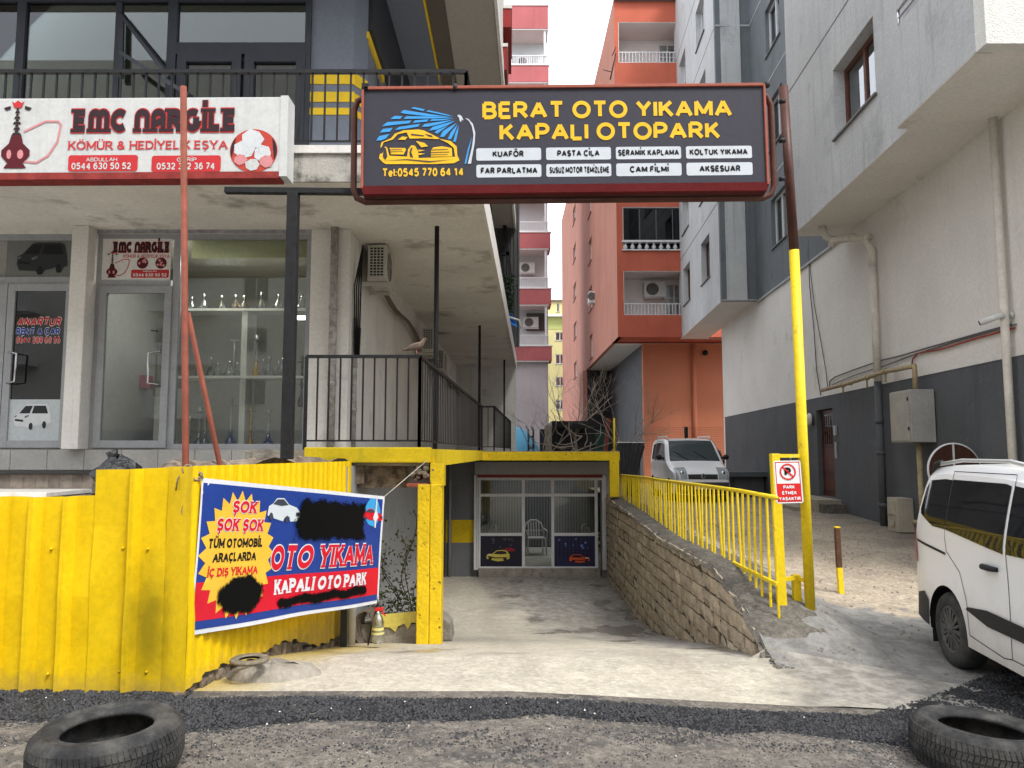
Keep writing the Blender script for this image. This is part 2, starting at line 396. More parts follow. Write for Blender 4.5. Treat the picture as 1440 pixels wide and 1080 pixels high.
def ramp_extra(n, p, c):
    X, Y, Z = xyz(n)
    wob = mathn(n, 'MULTIPLY', noise(n, 2.2, 5), 1.6)
    # damp, tyre-darkened concrete in the lower part of the ramp
    lo = ramp(n, mathn(n, 'ADD', Y, wob), 8.0, 13.5)
    c = mixc(n, mathn(n, 'MULTIPLY', lo, .2), c, (.3, .28, .24))
    rg = ramp(n, mathn(n, 'ADD', mathn(n, 'ADD', X, mathn(n, 'MULTIPLY', noise(n, 1.3, 8, rough=.7), 2.6)), mathn(n, 'MULTIPLY', Y, .25)), 4.55, 5.1)
    gp = mixc(n, ramp(n, noise(n, 6, 9, rough=.75), .42, .6), (.18, .17, .15), (.33, .31, .275))
    c = mixc(n, rg, c, gp)
    wet = ramp(n, noise(n, 1, 4, mult=(.9, .55, 1)), .56, .61)
    wet = mathn(n, 'MULTIPLY', wet, ramp(n, Y, 6.4, 7.2))
    c = mixc(n, mathn(n, 'MULTIPLY', wet, .5), c, (.09, .085, .075))
    # yellow overspray at the fence foot
    f = mathn(n, 'SUBTRACT', mathn(n, 'ADD', X, 2.0), mathn(n, 'MULTIPLY', mathn(n, 'SUBTRACT', Y, 5.6), .26))
    near = ramp(n, mathn(n, 'ADD', f, mathn(n, 'MULTIPLY', noise(n, 5, 6), .5)), .62, .1)
    c = mixc(n, mathn(n, 'MULTIPLY', mathn(n, 'MULTIPLY', near, ramp(n, Y, 8.8, 7.5)), .75), c, (.5, .36, .05))
    n.links.new(mathn(n, 'SUBTRACT', .82, mathn(n, 'MULTIPLY', wet, .62)), p.inputs['Roughness'])
    t_ = ramp(n, noise(n, 1, 5, mult=(1.6, .22, 1), rough=.6), .5, .68)
    c = mixc(n, mathn(n, 'MULTIPLY', t_, .26), c, (.19, .155, .115))
    sp = ramp(n, noise(n, 3.2, 8, rough=.7), .56, .7); c = mixc(n, mathn(n, 'MULTIPLY', sp, .26), c, (.16, .145, .125))
    # broom marks
    s = ramp(n, noise(n, 1, 3, mult=(3, 30, 2)), .4, .7)
    return mixc(n, mathn(n, 'MULTIPLY', s, .13), c, (.1, .09, .08))
def alley_extra(n, p, c):
    X, Y, Z = xyz(n)
    wob = mathn(n, 'MULTIPLY', noise(n, 1.4, 6, rough=.65), 3.2)
    a = ramp(n, mathn(n, 'ADD', mathn(n, 'ADD', Y, mathn(n, 'MULTIPLY', X, .55)), wob), 12.0, 12.25)
    gry = mixc(n, ramp(n, noise(n, 5, 9, rough=.75), .4, .62), (.165, .16, .15), (.285, .277, .26))
    c = mixc(n, a, gry, c)
    v = n.nodes.new('ShaderNodeTexVoronoi'); v.feature = 'DISTANCE_TO_EDGE'; v.inputs['Scale'].default_value = .9
    g = n.nodes.new('ShaderNodeNewGeometry')
    ad = n.nodes.new('ShaderNodeVectorMath'); ad.operation = 'ADD'; q = n.nodes.new('ShaderNodeTexNoise'); q.inputs['Scale'].default_value = 2.5
    n.links.new(g.outputs['Position'], ad.inputs[0]); n.links.new(q.outputs['Color'], ad.inputs[1]); n.links.new(ad.outputs[0], v.inputs['Vector'])
    cr = ramp(n, v.outputs['Distance'], .012, .004)
    c = mixc(n, mathn(n, 'MULTIPLY', mathn(n, 'MULTIPLY', cr, a), .22), c, (.05, .045, .04))
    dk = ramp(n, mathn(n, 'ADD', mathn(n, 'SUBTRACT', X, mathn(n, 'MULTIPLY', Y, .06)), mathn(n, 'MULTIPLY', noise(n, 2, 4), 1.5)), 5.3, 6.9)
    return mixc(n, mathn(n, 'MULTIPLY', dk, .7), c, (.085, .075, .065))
m_road = ground_mat('road_dirt', (.19, .17, .145), .5, (.075, .072, .07), (.25, .22, .185), 1.1, bump=.8, speck=.45)
m_asph = ground_mat('loose_asphalt', (.026, .027, .03), .5, (.018, .019, .021), (.05, .05, .05), 2, bump=1.0, bsc=110, speck=.55)
m_ramp = ground_mat('ramp_concrete', (.47, .43, .345), .35, (.40, .365, .30), (.52, .475, .39), .8, bump=.3, bsc=70, extra=ramp_extra, speck=.2)
m_alley = ground_mat('alley_stone', (.49, .41, .31), .45, (.36, .3, .23), (.54, .46, .36), 1.6, bump=.7, speck=.28, extra=alley_extra)
m_kerb = ground_mat('kerb_concrete', (.15, .135, .115), .5, (.1, .092, .08), (.2, .18, .15), 2.5, bump=.6)

g = MB(); g.box(-300, 300, -300, 300, -1.9, -1.7); struct('ground', g, m_road)
rn = random.Random(3)
def jit(a): return rn.uniform(-a, a)
XS = [-40, -20, -10, -6] + [-5 + .25 * i for i in range(45)] + [7, 10, 20, 40]
YS = [-30, -18, -9, -3, 0, 1.5, 2.4] + [2.8 + .13 * i for i in range(21)]
g = MB(); g.sheet(lambda i, j: (XS[i], YS[j] if j < len(YS) - 1 else YS[j], road_z(XS[i], 0) + (rn.uniform(-.006, .006) if 2 < YS[j] < 5.4 else 0)), len(XS) - 1, len(YS) - 1)
struct('road', g, m_road)
Y0 = YS[-1]
ry = [Y0 + (19.2 - Y0) * (j / 70) ** 1.25 for j in range(71)]
def rxm(y): return 2.17 + (1.25 + .14 * math.sin(y * 13) + .1 * math.sin(y * 29 + 1)) * smooth((6.62 - y) / .55) ** .7 if y < 6.62 else 2.17
def rpt(i, j):
    y = ry[j]; x = lerp(-2.9, rxm(y), i / 30); return (x, y, ramp_z(x, y) if x <= 2.1705 else max(ramp_z(x, y), alley_z(x, y) + .011))
g = MB(); g.sheet(rpt, 30, 70)
struct('concrete_ramp', g, m_ramp)
ax = [2.17 + .11 * i for i in range(16)] + [4.2, 4.7, 5.3, 6, 7, 9, 12, 16, 26, 60]
ay = [Y0 + .12 * j for j in range(34)] + [9.7, 10.2, 11, 12, 13, 14.5, 16, 18, 21, 25, 30, 38, 50, 80, 140]
def alley_pt(i, j):
    x, y = ax[i], ay[j]; z = alley_z(x, y) + (rn.uniform(-.008, .008) if 5.5 < y < 20 and 0 < i and not (y < 6.7 and x < 3.7) else 0)
    return (x, y, z)
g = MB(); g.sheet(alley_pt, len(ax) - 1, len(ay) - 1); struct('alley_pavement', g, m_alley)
# dark concrete kerb strip that caps the stone wall
def capz(x, y): return alley_z(x, y) + .012 + .03 * math.sin(y * 7) * .3
cy_ = [6.42 + .142 * j for j in range(76)]
g = MB()
for j in range(75):
    for i in range(4):
        pass
g.sheet(lambda i, j: ((2.12, 2.19, 2.36, 2.55, 2.8)[i] + (.02 * math.sin(cy_[j] * 11 + i) if i in (3, 4) else .012 * math.sin(cy_[j] * 17)), cy_[j], alley_z(max(2.17, (2.12, 2.19, 2.36, 2.55, 2.8)[i]), cy_[j]) + lerp(-.03, (-.05, .018, .03, .026, -.004)[i], smooth((cy_[j] - 6.45) / .5)) + .006 * math.sin(cy_[j] * 23 + i * 2)), 4, 75)
struct('kerb_strip', g, m_kerb)

# ------------------------------------------------------------------ loose asphalt band: a low heap with its stones
def band_in(x, y):
    """how deep (0..1) the loose asphalt lies at x, y"""
    lo = 4.72 + .10 * math.sin(x * 1.3 + 1) + .05 * math.sin(x * 4.1); hi = 5.27 + .02 * math.sin(x * 3.3) + (.14 if x < -2.2 else 0)
    if x > 2.4: hi += (x - 2.4) * .75; lo += .06
    return clamp(min((y - lo) / .14, (hi - y) / .05)) 
bx_ = [-5.4 + .06 * i for i in range(190)]; by_ = [4.45 + .05 * j for j in range(52)]
def band_pt(i, j):
    x, y = bx_[i], by_[j]; b = band_in(x, y); gz = road_z(x, y) if y < Y0 else (alley_z(x, y) if x > 2.17 else ramp_z(x, y))
    return (x, y, gz - .02 + b * (.030 + .006 * math.sin(x * 9 + y * 7) + rn.uniform(-.006, .006)))
g = MB(); g.sheet(band_pt, len(bx_) - 1, len(by_) - 1); struct('loose_asphalt_bed', g, m_asph)
def stones(mb, rnd, n, pick, s0, s1):
    k = 0
    while k < n:
        q = pick(rnd)
        if q is None: continue
        x, y, z = q; s = rnd.uniform(s0, s1); k += 1
        a = rnd.uniform(0, 6.28); ca, sa = math.cos(a) * s, math.sin(a) * s; h = s * rnd.uniform(.5, .9); e = rnd.uniform(.6, 1.1)
        P4 = [(ca, sa), (-sa * e, ca * e), (-ca, -sa), (sa * e, -ca * e)]
        vs = [(x + u_, y + v_, z - h * .3) for u_, v_ in P4] + [(x + u_ * .5 + rnd.uniform(-.2, .2) * s, y + v_ * .5, z + h * rnd.uniform(.6, 1)) for u_, v_ in P4]
        mb.add(vs, [(4, 5, 6, 7), (0, 1, 5, 4), (1, 2, 6, 5), (2, 3, 7, 6), (3, 0, 4, 7)])
def gz_(x, y): return road_z(x, y) if y < Y0 else (alley_z(x, y) if x > 2.17 else ramp_z(x, y))
def pick_band(r_):
    x = r_.uniform(-4.2, 4.8); y = r_.uniform(4.4, 6.6 if x > 2.4 else 5.4); b = band_in(x, y)
    if r_.random() > b + .06: return None
    return (x, y, gz_(x, y) + b * .026 - .013)
r_ = random.Random(11); g = MB(); stones(g, r_, 17000, pick_band, .006, .015)
struct('asphalt_gravel', g, M('asphalt_stone', (.06, .061, .066), .75, .7, 60, bump=0), kind='stuff', fix=False)
def pick_road(r_):
    x = r_.uniform(-3.4, 4.2); y = 3.6 + 1.4 * r_.random() ** .8
    return (x, y, gz_(x, y))
g = MB(); stones(g, r_, 6500, pick_road, .003, .009)
def pick_dust(r_):
    x = r_.uniform(-4.0, 4.6); y = 4.78 - abs(r_.gauss(0, .32)); return (x, y, gz_(x, y)) if y > 3.6 else None
g2_ = MB(); stones(g2_, r_, 7000, pick_dust, .003, .010); struct('dark_grit', g2_, MATS['asphalt_stone'], kind='stuff', fix=False)
def pick_far(r_):
    x = r_.uniform(2.4, 7.3); y = r_.uniform(5.6, 17)
    return (x, y, gz_(x, y)) if x < 6.6 + .06 * y else None
stones(g, r_, 1500, pick_far, .006, .022)
struct('road_grit', g, M('grit_stone', (.24, .21, .18), .9, .6, 60, bump=0), kind='stuff', fix=False)
def pick_lit(r_):
    x = r_.uniform(-3.6, 6.0); y = r_.uniform(4.2, 5.2) if x < 2.3 else r_.uniform(4.4, 14)
    return (x, y, gz_(x, y) + .02 * band_in(x, y))
g = MB(); stones(g, r_, 75, pick_lit, .003, .010)
struct('pale_litter', g, M('pale_litter', (.62, .6, .55), .8, .3, 30, bump=0), kind='stuff', fix=False)

# ------------------------------------------------------------------ stone retaining wall along the ramp
m_stone = M('cut_stone', (.60, .50, .37), .92, .3, 5, streak=.25, bump=.9, bsc=38, stain=(2.4, .55, .12, (.2, .165, .12), .6), rnd=.3, fine=.2)
m_mort = M('wall_mortar', (.085, .075, .06), .95, .3, 8, bump=.6)
wall = thing('retaining_wall', 'beige cut stone retaining wall on the right side of the concrete ramp', 'wall', (2.17, 11.5, -1.1))
WX = 2.17
core = MB()
ys = [6.5 + .35 * i for i in range(33)]
for a, b in zip(ys, ys[1:]):
    za, zb = interp(a, WTOP) - .02, interp(b, WTOP) - .02
    x0, x1 = WX - .015, WX + .3
    core.add([(x0, a, -1.6), (x1, a, -1.6), (x1, b, -1.6), (x0, b, -1.6), (x0, a, za), (x1, a, za), (x1, b, zb), (x0, b, zb)],
             [(0, 3, 2, 1), (4, 5, 6, 7), (0, 1, 5, 4), (1, 2, 6, 5), (2, 3, 7, 6), (3, 0, 4, 7)])
part('wall_core', core, m_mort, wall)
sr = random.Random(5)
def stone_mesh(y0, y1, z0a, z0b, z1a, z1b, proud):
    nx, nz = 3, 2; mb = MB()
    def gp(i, j):
        u_, v_ = i / nx, j / nz; y = lerp(y0, y1, u_); z = lerp(lerp(z0a, z0b, u_), lerp(z1a, z1b, u_), v_)
        e = 1 if (i in (0, nx) or j in (0, nz)) else 0
        return (WX - .035 - proud + (.012 if e else 0) + sr.uniform(-.011, .011), y + (sr.uniform(-.006, .006) if e else 0), z)
    mb.sheet(gp, nx, nz, smooth=False)
    # sides back into the joint
    rim = [(i, 0) for i in range(nx + 1)] + [(nx, j) for j in range(1, nz + 1)] + [(i, nz) for i in range(nx - 1, -1, -1)] + [(0, j) for j in range(nz - 1, 0, -1)]
    ids = [j * (nx + 1) + i for i, j in rim]; o = len(mb.v)
    for i in ids: vx = mb.v[i]; mb.v.append((WX + .03, vx[1], vx[2]))
    for k in range(len(ids)):
        k2 = (k + 1) % len(ids); mb.f.append((ids[k2], ids[k], o + k, o + k2)); mb.sm.append(False)
    return mb
rowh = .172; nst = 0
for row in range(12):
    z0 = -1.24 + row * rowh; z1 = z0 + rowh; y = 6.35 + sr.uniform(0, .2)
    while y < 17.2:
        L = sr.uniform(.24, .4); a, b = y + .004, y + L - .004; y += L
        ta, tb = interp(a, WTOP) - .005, interp(b, WTOP) - .005; ga, gb = ramp_z(2.17, a) - .05, ramp_z(2.17, b) - .05
        la, lb = max(z0, ga), max(z0, gb); ha, hb = min(z1, ta), min(z1, tb)
        w1 = .004 * math.sin(a * 3 + row); 
        if ha - la < .035 or hb - lb < .035: continue
        if a < 6.5: continue
        part('stone', stone_mesh(a, b, la + .009 + w1, lb + .009 + w1, ha - .009 + w1, hb - .009 + w1, sr.uniform(-.008, .014)), m_stone, wall); nst += 1
print('stones', nst)
g = MB(); g.box(WX - .06, WX + .22, 16.55, 16.95, .56, .74); part('cap_stone', g, m_stone, wall, bevel=.02)

g = MB(); rk = random.Random(33)
for _ in range(60):
    y = rk.uniform(6.3, 6.75); x = 2.2 + rk.uniform(-.05, .10); s_ = rk.uniform(.008, .024); g.ball((x, y, (ramp_z(2.17, y) if y < 6.45 else lerp(ramp_z(2.17, y), interp(y, WTOP), rk.random())) + s_ * .2), (s_ * 1.2, s_, s_ * .7), 6, 4)
part('crumbled_end', g, m_kerb, wall, kind='stuff')
# ------------------------------------------------------------------ yellow ramp railing and gate posts
m_yel = M('yellow_paint', (.82, .60, .01), .5, .1, 6, streak=.1, bump=.1, stain=(14, .6, .08, (.3, .17, .03), .6), spec=.4)
m_brown = M('brown_paint', (.085, .032, .022), .45, .2, 7, streak=.25, bump=.08, stain=(11, .58, .1, (.03, .012, .01), .6))
rail = thing('ramp_railing', 'yellow metal railing on top of the stone wall beside the ramp', 'railing', (2.38, 11.5, .45))
XR = 2.38
def raily(px, py): q = PX(px, py, XR); return q
rp = [PX(x, y, XR) for x, y in ((1092, 700), (1040, 690), (998, 684), (960, 679), (930, 675), (905, 671), (885, 669), (873, 668))]
g = MB(); g.tube(rp, .021, 6); part('top_rail', g, m_yel, rail)
def railz(y): return interp(y, [(q.y, q.z) for q in rp])
ya, yb = rp[0].y, rp[-1].y; N_ = int((yb - ya) / .185)
for i in range(N_ + 1):
    y = ya + .1 + (yb - ya - .1) * i / N_; zt = railz(y); zb = alley_z(XR, y) - .03
    dy = sr.uniform(-.02, .02); g = MB()
    g.tube([(XR + .005, y, zt), (XR + .012 + sr.uniform(-.02, .02), y + dy, zb)], .0135, 5, caps=False); part('picket', g, m_yel, rail)
a = PX(1031, 791, XR); b = PX(1093, 822, XR)
g = MB(); g.bar(a, b, .03, .03); part('bottom_rail', g, m_yel, rail)
pa_b = PZ(1101, 882, .03); pb_b = PZ(1141, 888, -.02)
frm = thing('gate_post_frame', 'yellow steel post pair joined by short crossbars at the end of the ramp railing', 'gate post', tuple(pa_b))
def up_to(base, px, py): q = PY(px, py, base.y); return q
pa_t = up_to(pa_b, 1089, 638)
def post(mb, a, b, w_): mb.bar(a, b, w_, w_)
g = MB(); post(g, pa_b - Vector((0, 0, .05)), pa_t, .078); part('post', g, m_yel, frm, bevel=.006)
pc_b = PY(1122, 866, pb_b.y + .12); pc_t = PY(1119, 808, pb_b.y + .12)
g = MB(); post(g, pc_b - Vector((0, 0, .1)), pc_t, .072); part('short_post', g, m_yel, frm, bevel=.006)
pbx = lambda y: PY(1141 - (888 - y) * .0455, y, pb_b.y)
for (pa, pb) in ((PY(1091, 641, pa_b.y), pbx(641)), (PY(1100, 815, pa_b.y), pc_t + Vector((0, 0, -.03))), (pc_t + Vector((0, 0, -.03)), pbx(818)),
                 (PY(1104, 871, pa_b.y), pc_b + Vector((0, 0, -.0))), (pc_b, pbx(880))):
    g = MB(); g.bar(pa, pb, .034, .034); part('crossbar', g, m_yel, frm)
pole = thing('sign_pole', 'tall steel pole, yellow below and brown above, carrying the big sign on the right', 'pole', tuple(pb_b))
mid = pbx(352); top = PY(1101.5, 122, pb_b.y)
g = MB(); g.tube([pb_b - Vector((0, 0, .06)), mid], .047, 14); part('lower_pole', g, m_yel, pole, 'yellow painted lower pole')
g = MB(); g.tube([mid + Vector((0, 0, -.005)), top], .0455, 14); part('upper_pole', g, m_brown, pole, 'brown painted upper pole')
# no parking sign
q = PY(1089, 648, pb_b.y - .09); q2 = PY(1127, 648, pb_b.y - .09); qb = PY(1092, 708, pb_b.y - .09)
u_ = (q2 - q).normalized(); zz = Vector((.0, 0, 1)); H = (q - qb).length; W_ = (q2 - q).length
tilt = R(2.0); u_ = Vector((math.cos(tilt), 0, math.sin(tilt) * .6)); zz = Vector((-.045, 0, 1)).normalized()
F = (qb, u_, Vector((0, -1, 0)), zz)
ns = thing('no_parking_sign', 'small white and red no parking sign tied between the yellow posts', 'sign', tuple(qb))
m_white = flat('white_print', (.78, .79, .8), .35); m_red = flat('red_print', (.66, .03, .03), .35); m_black = flat('black_print', (.012, .012, .014), .4)
fn = lambda F: (lambda a, b, d: F[0] + F[1] * a + F[3] * b + F[2] * d)
g = MB(); g.prism(rrect(0, W_, 0, H, .02), fn(F), -.004, 0); part('sign_plate', g, m_white, ns)
g = MB()
for (x0, x1, y0, y1) in ((.012, W_ - .012, .012, .02), (.012, W_ - .012, H - .02, H - .012), (.012, .02, .012, H - .012), (W_ - .02, W_ - .012, .012, H - .012)):
    fpoly(g, F, [(x0, y0), (x1, y0), (x1, y1), (x0, y1)], .0012)
part('red_border', g, m_red, ns)
g = MB(); fpoly(g, F, [(.018, .018), (W_ - .018, .018), (W_ - .018, H * .46), (.018, H * .46)], .0022); part('red_field', g, m_red, ns)
cx_, cz_, rr = W_ * .5, H * .735, W_ * .30
g = MB(); letters(g, 'P', F, cx_, cz_ - rr * .55, rr * .85, rr * 1.1, .3, .002, align='c'); part('lettering', g, m_black, ns)
g = MB()
ring = [(cx_ + rr * math.cos(t * math.pi / 16), cz_ + rr * math.sin(t * math.pi / 16)) for t in range(32)]
ri = [(cx_ + rr * .82 * math.cos(t * math.pi / 16), cz_ + rr * .82 * math.sin(t * math.pi / 16)) for t in range(32)]
for t in range(32): fpoly(g, F, [ring[t], ring[(t + 1) % 32], ri[(t + 1) % 32], ri[t]], .0045)
c4 = .7071 * rr * .9; e = rr * .07
fpoly(g, F, [(cx_ - c4 - e, cz_ + c4 - e), (cx_ - c4 + e, cz_ + c4 + e), (cx_ + c4 + e, cz_ - c4 + e), (cx_ + c4 - e, cz_ - c4 - e)], .0055)
part('prohibition_ring', g, m_red, ns)
for i, s in enumerate(('PARK', 'ETMEK', 'YASAKTIR')):
    g = MB(); letters(g, s, F, cx_, H * (.335 - i * .135), W_ * (.42, .54, .8)[i], H * .085, .26, .004, align='c'); part('lettering', g, m_white, ns)
g = MB(); g.tube([PY(1113, 648, pb_b.y - .08), PY(1111, 645, pb_b.y - .1), PY(1118, 640, pb_b.y - .06)], .004, 5); part('wire_tie', g, M('tie_green', (.35, .4, .2)), ns)
# short marker post in the alley
bp = PZ(1183, 834, .0); tp = PY(1177, 742, bp.y); md = PY(1180, 798, bp.y)
bo = thing('marker_post', 'short square metal bollard, brown above and yellow below, standing alone in the alley', 'bollard', tuple(bp))
g = MB(); g.bar(md, tp, .055); part('upper_post', g, M('rust_brown', (.12, .055, .03), .8, .3, 9, bump=.2), bo, 'brown rusty upper half')
g = MB(); g.bar(bp - Vector((0, 0, .04)), md, .057); part('lower_post', g, m_yel, bo, 'yellow lower half')
g = MB(); g.bar(tp, tp + Vector((0, 0, .012)), .06); part('cap', g, m_yel, bo)
# ------------------------------------------------------------------ garage pit: side wall, garage front, slab
m_gwall = M('grey_wall_paint', (.38, .39, .40), .8, .12, 1.5, streak=.25, bump=.12, stain=(1.5, .55, .15, (.12, .12, .11), .5))
m_gwall2 = M('dark_grey_wall_paint', (.17, .175, .185), .8, .12, 1.5, streak=.25, bump=.12)
m_conc = M('raw_concrete', (.33, .3, .25), .9, .25, 4, streak=.4, bump=.7, bsc=30, stain=(5, .5, .15, (.12, .1, .08), .6))
m_rough = M('rough_rubble', (.25, .2, .15), .95, .45, 9, bump=1.2, bsc=22, stain=(8, .5, .1, (.07, .05, .04), .7))
m_ycol = M('yellow_concrete', (.76, .53, .012), .7, .12, 3, streak=.12, bump=.5, bsc=28, stain=(16, .62, .03, (.05, .035, .02), .8))
YG = 17.5
gar = thing('garage_building', 'sunken garage front at the foot of the ramp with glazed white frame and grey walls', 'garage', (.5, YG, -1.17))
def gx(px, py=740): return PY(px, py, YG).x
def gzp(py, px=760): return PY(px, py, YG).z
dx0, dx1, dz0, dz1 = gx(672), gx(846), gzp(800), gzp(668)
g = MB(); g.box(-2.05, dx0, YG, YG + .25, -1.25, 1.5); part('wall', g, m_gwall2, gar)
g = MB(); g.box(dx1, 2.6, YG, YG + .25, -1.25, 1.5); g.box(dx0, dx1, YG + .02, YG + .25, dz1, 1.5); part('wall', g, m_gwall, gar)
g = MB(); g.box(-1.68, dx0 - .0, YG - .004, YG + .01, gzp(763), gzp(731)); part('yellow_band', g, m_ycol, gar)
g = MB(); g.box(dx0 + .02, dx1 - .05, YG - .12, YG + .3, -1.25, gzp(798)); part('door_step', g, m_conc, gar, bevel=.01)
m_pvc = M('white_frame', (.66, .66, .67), .4, .06, 4, streak=.12, bump=0)
m_alu = M('grey_frame', (.33, .34, .355), .42, .08, 4, bump=.02, spec=.5)
g = MB(); g.box(gx(668), gx(853), YG - .3, YG, gzp(668) + .02, gzp(649)); part('shutter_box', g, M('shutter_grey', (.34, .335, .32), .6, .08, 3, streak=.2), gar, bevel=.01)
g = MB(); g.box(dx0, dx1, YG - .28, YG - .02, gzp(671), gzp(668) + .018); part('shutter_edge', g, M('dark_red_trim', (.2, .02, .02), .5), gar)
g = MB(); g.box(dx0, dx1, YG - .16, YG - .1, gzp(675), gzp(671)); part('shutter_bottom_bar', g, m_pvc, gar)
for s in (0, 1):
    x = (gx(667), gx(846))[s]; g = MB(); g.box(x, x + .055, YG - .17, YG - .0, dz0, dz1); g.box(x + .062, x + .09, YG - .15, YG - .0, dz0, dz1); part('shutter_guide', g, m_pvc, gar)
fr = MB(); YF = YG - .06
def fbar(px0, px1, py0, py1, d=.06): fr.box(gx(px0), gx(px1), YF - d / 2, YF + d / 2, gzp(py1), gzp(py0))
for px0, px1 in ((673, 676), (734, 738), (775, 779), (836, 840)): fbar(px0, px1, 674, 799, .07)
for a_, b_, c_, d_ in ((676, 734, 694, 698), (738, 775, 694, 698), (779, 836, 694, 698), (676, 734, 749, 753), (779, 836, 749, 753), (676, 836, 796, 799.5), (676, 836, 672, 675)): fbar(a_, b_, c_, d_, .06)
part('door_frame', fr, m_pvc, gar)
m_win = glass('window_glass', (.86, .88, .87), 1.2, 1.5)
for (a_, b_, c_, d_) in ((676, 734, 675, 694), (738, 775, 675, 694), (779, 836, 675, 694), (676, 734, 698, 749), (779, 836, 698, 749)):
    g = MB(); g.box(gx(a_), gx(b_), YF - .005, YF + .005, gzp(d_), gzp(c_)); part('pane', g, m_win, gar)
m_post = flat('poster_night', (.018, .017, .03), .3); m_pur = flat('poster_purple', (.03, .028, .075), .3); m_cary = flat('print_yellow', (.6, .5, .08), .3); m_caro = flat('print_orange', (.65, .1, .03), .3); m_blu = flat('print_blue', (.12, .2, .5), .3)
def silh(F, mb, cx, cy, w_, h, d, flip=1):
    """a low sports car seen at three quarters, as printed art"""
    pts = [(-.5, .05), (-.47, .3), (-.36, .42), (-.2, .5), (-.08, .78), (.05, .86), (.22, .82), (.36, .58), (.47, .5), (.5, .3), (.48, .05), (.36, 0), (.3, .12), (.2, .14), (.14, 0), (-.2, -.05), (-.25, .1), (-.34, .12), (-.4, 0)]
    fpoly(mb, F, [(cx + flip * a_ * w_, cy + b_ * h) for a_, b_ in pts], d)
for k, (a_, b_) in enumerate(((676, 734), (779, 836))):
    Fp = (Vector((gx(a_), YF - .006, gzp(796))), Vector((1, 0, 0)), Vector((0, -1, 0)), Vector((0, 0, 1))); W_, H_ = gx(b_) - gx(a_), gzp(753) - gzp(796)
    g = MB(); fpoly(g, Fp, [(0, 0), (W_, 0), (W_, H_), (0, H_)], .001); po = part('poster', g, (m_post, m_pur)[k], gar, ('dark poster of a yellow car', 'dark blue poster of an orange car')[k])
    r_ = random.Random(k); cxp, cyp, cw, chh = W_ * (.42, .62)[k], H_ * (.20, .14)[k], W_ * (.56, .5)[k], H_ * (.34, .26)[k]; fl_ = (1, -1)[k]; col_ = (m_cary, m_caro)[k]
    if k:
        for q in range(9): g = MB(); x = W_ * (.12 + q * .095) + r_.uniform(-.01, .01); fpoly(g, Fp, [(x, H_ * .3), (x + W_ * .03, H_ * .3), (x + W_ * .025, H_ * .98), (x + W_ * .005, H_ * .98)], .0016 + q * .0001); part('printed_trunk', g, m_post, gar)
    for q in range(10):
        g = MB(); x = r_.uniform(.1, .9) * W_; z = r_.uniform(.6, .92) * H_; s = r_.uniform(.015, .04); fpoly(g, Fp, [(x - s, z - s * .4), (x, z - s), (x + s, z - s * .2), (x + s * .4, z + s), (x - s * .7, z + s * .6)], .003 + q * .0002); part('printed_sky_patch', g, (flat('print_grey', (.06, .06, .075), .3), m_blu)[k], gar)
    P2 = lambda pts: [(cxp + fl_ * a * cw, cyp + b * chh) for a, b in pts]
    for pts, mt, dd in (([(-.5, .35), (-.42, .55), (-.25, .62), (-.05, .95), (.2, 1), (.38, .9), (.5, .55), (.5, .2), (.36, .0), (.0, -.1), (-.3, .05), (-.48, .15)], col_, .006),
                        ([(-.2, .62), (-.04, .88), (.18, .92), (.34, .84), (.4, .62), (.1, .58)], m_post, .0075), ([(-.46, .3), (-.1, .18), (.3, .2), (.48, .34), (.3, .30), (-.1, .28), (-.4, .42)], m_post, .0078),
                        ([(-.42, .2), (-.34, .3), (-.26, .2), (-.28, .02), (-.38, .02)], m_post, .0082), ([(.2, .1), (.28, .26), (.38, .22), (.4, .04), (.3, -.04)], m_post, .0084), ([(-.5, .5), (-.36, .64), (-.26, .58), (-.34, .46)], flat('print_highlight', (.7, .6, .4), .4), .0086)):
        g = MB(); fpoly(g, Fp, P2(pts), dd); part('printed_car', g, mt, gar)
    if k == 0: g = MB(); fpoly(g, Fp, [(W_ * .55, H_ * .54), (W_ * .6, H_ * .6), (W_ * .72, H_ * .62), (W_ * .84, H_ * .56), (W_ * .82, H_ * .5), (W_ * .6, H_ * .48)], .005); part('printed_car', g, flat('print_darkred', (.25, .02, .03), .4), gar)
# garage interior: striped back wall, pale floor, chairs
m_int = M('interior_stripe', (.22, .225, .22), .7, .1, 3, bump=0); m_intd = M('interior_dark', (.12, .125, .12), .8, .1, 3, bump=0)
g = MB(); g.box(-1.6, 2.9, YG + 4.2, YG + 4.3, -1.0, 1.4); g.box(-1.7, -1.6, YG + .25, YG + 4.3, -1, 1.4); g.box(2.9, 3.0, YG + .25, YG + 4.3, -1, 1.4); g.box(-1.7, 3, YG + .25, YG + 1.6, 1.3, 1.4); part('interior_wall', g, m_intd, gar)  # ceiling stops short: opening added to let daylight into the room
g = MB()
for i in range(56): g.box(-1.58 + i * .08, -1.58 + i * .08 + .038, YG + 4.16, YG + 4.198, -1.0, 1.29)
part('wall_ribs', g, m_int, gar, kind='stuff')
g = MB(); g.box(-1.6, 2.9, YG + .26, YG + 4.16, -1.1, -1.02); part('interior_floor', g, M('interior_floor', (.6, .6, .5), .5, .15, 2), gar)
m_plas = M('white_plastic', (.62, .62, .6), .45, .06, 5, bump=0)
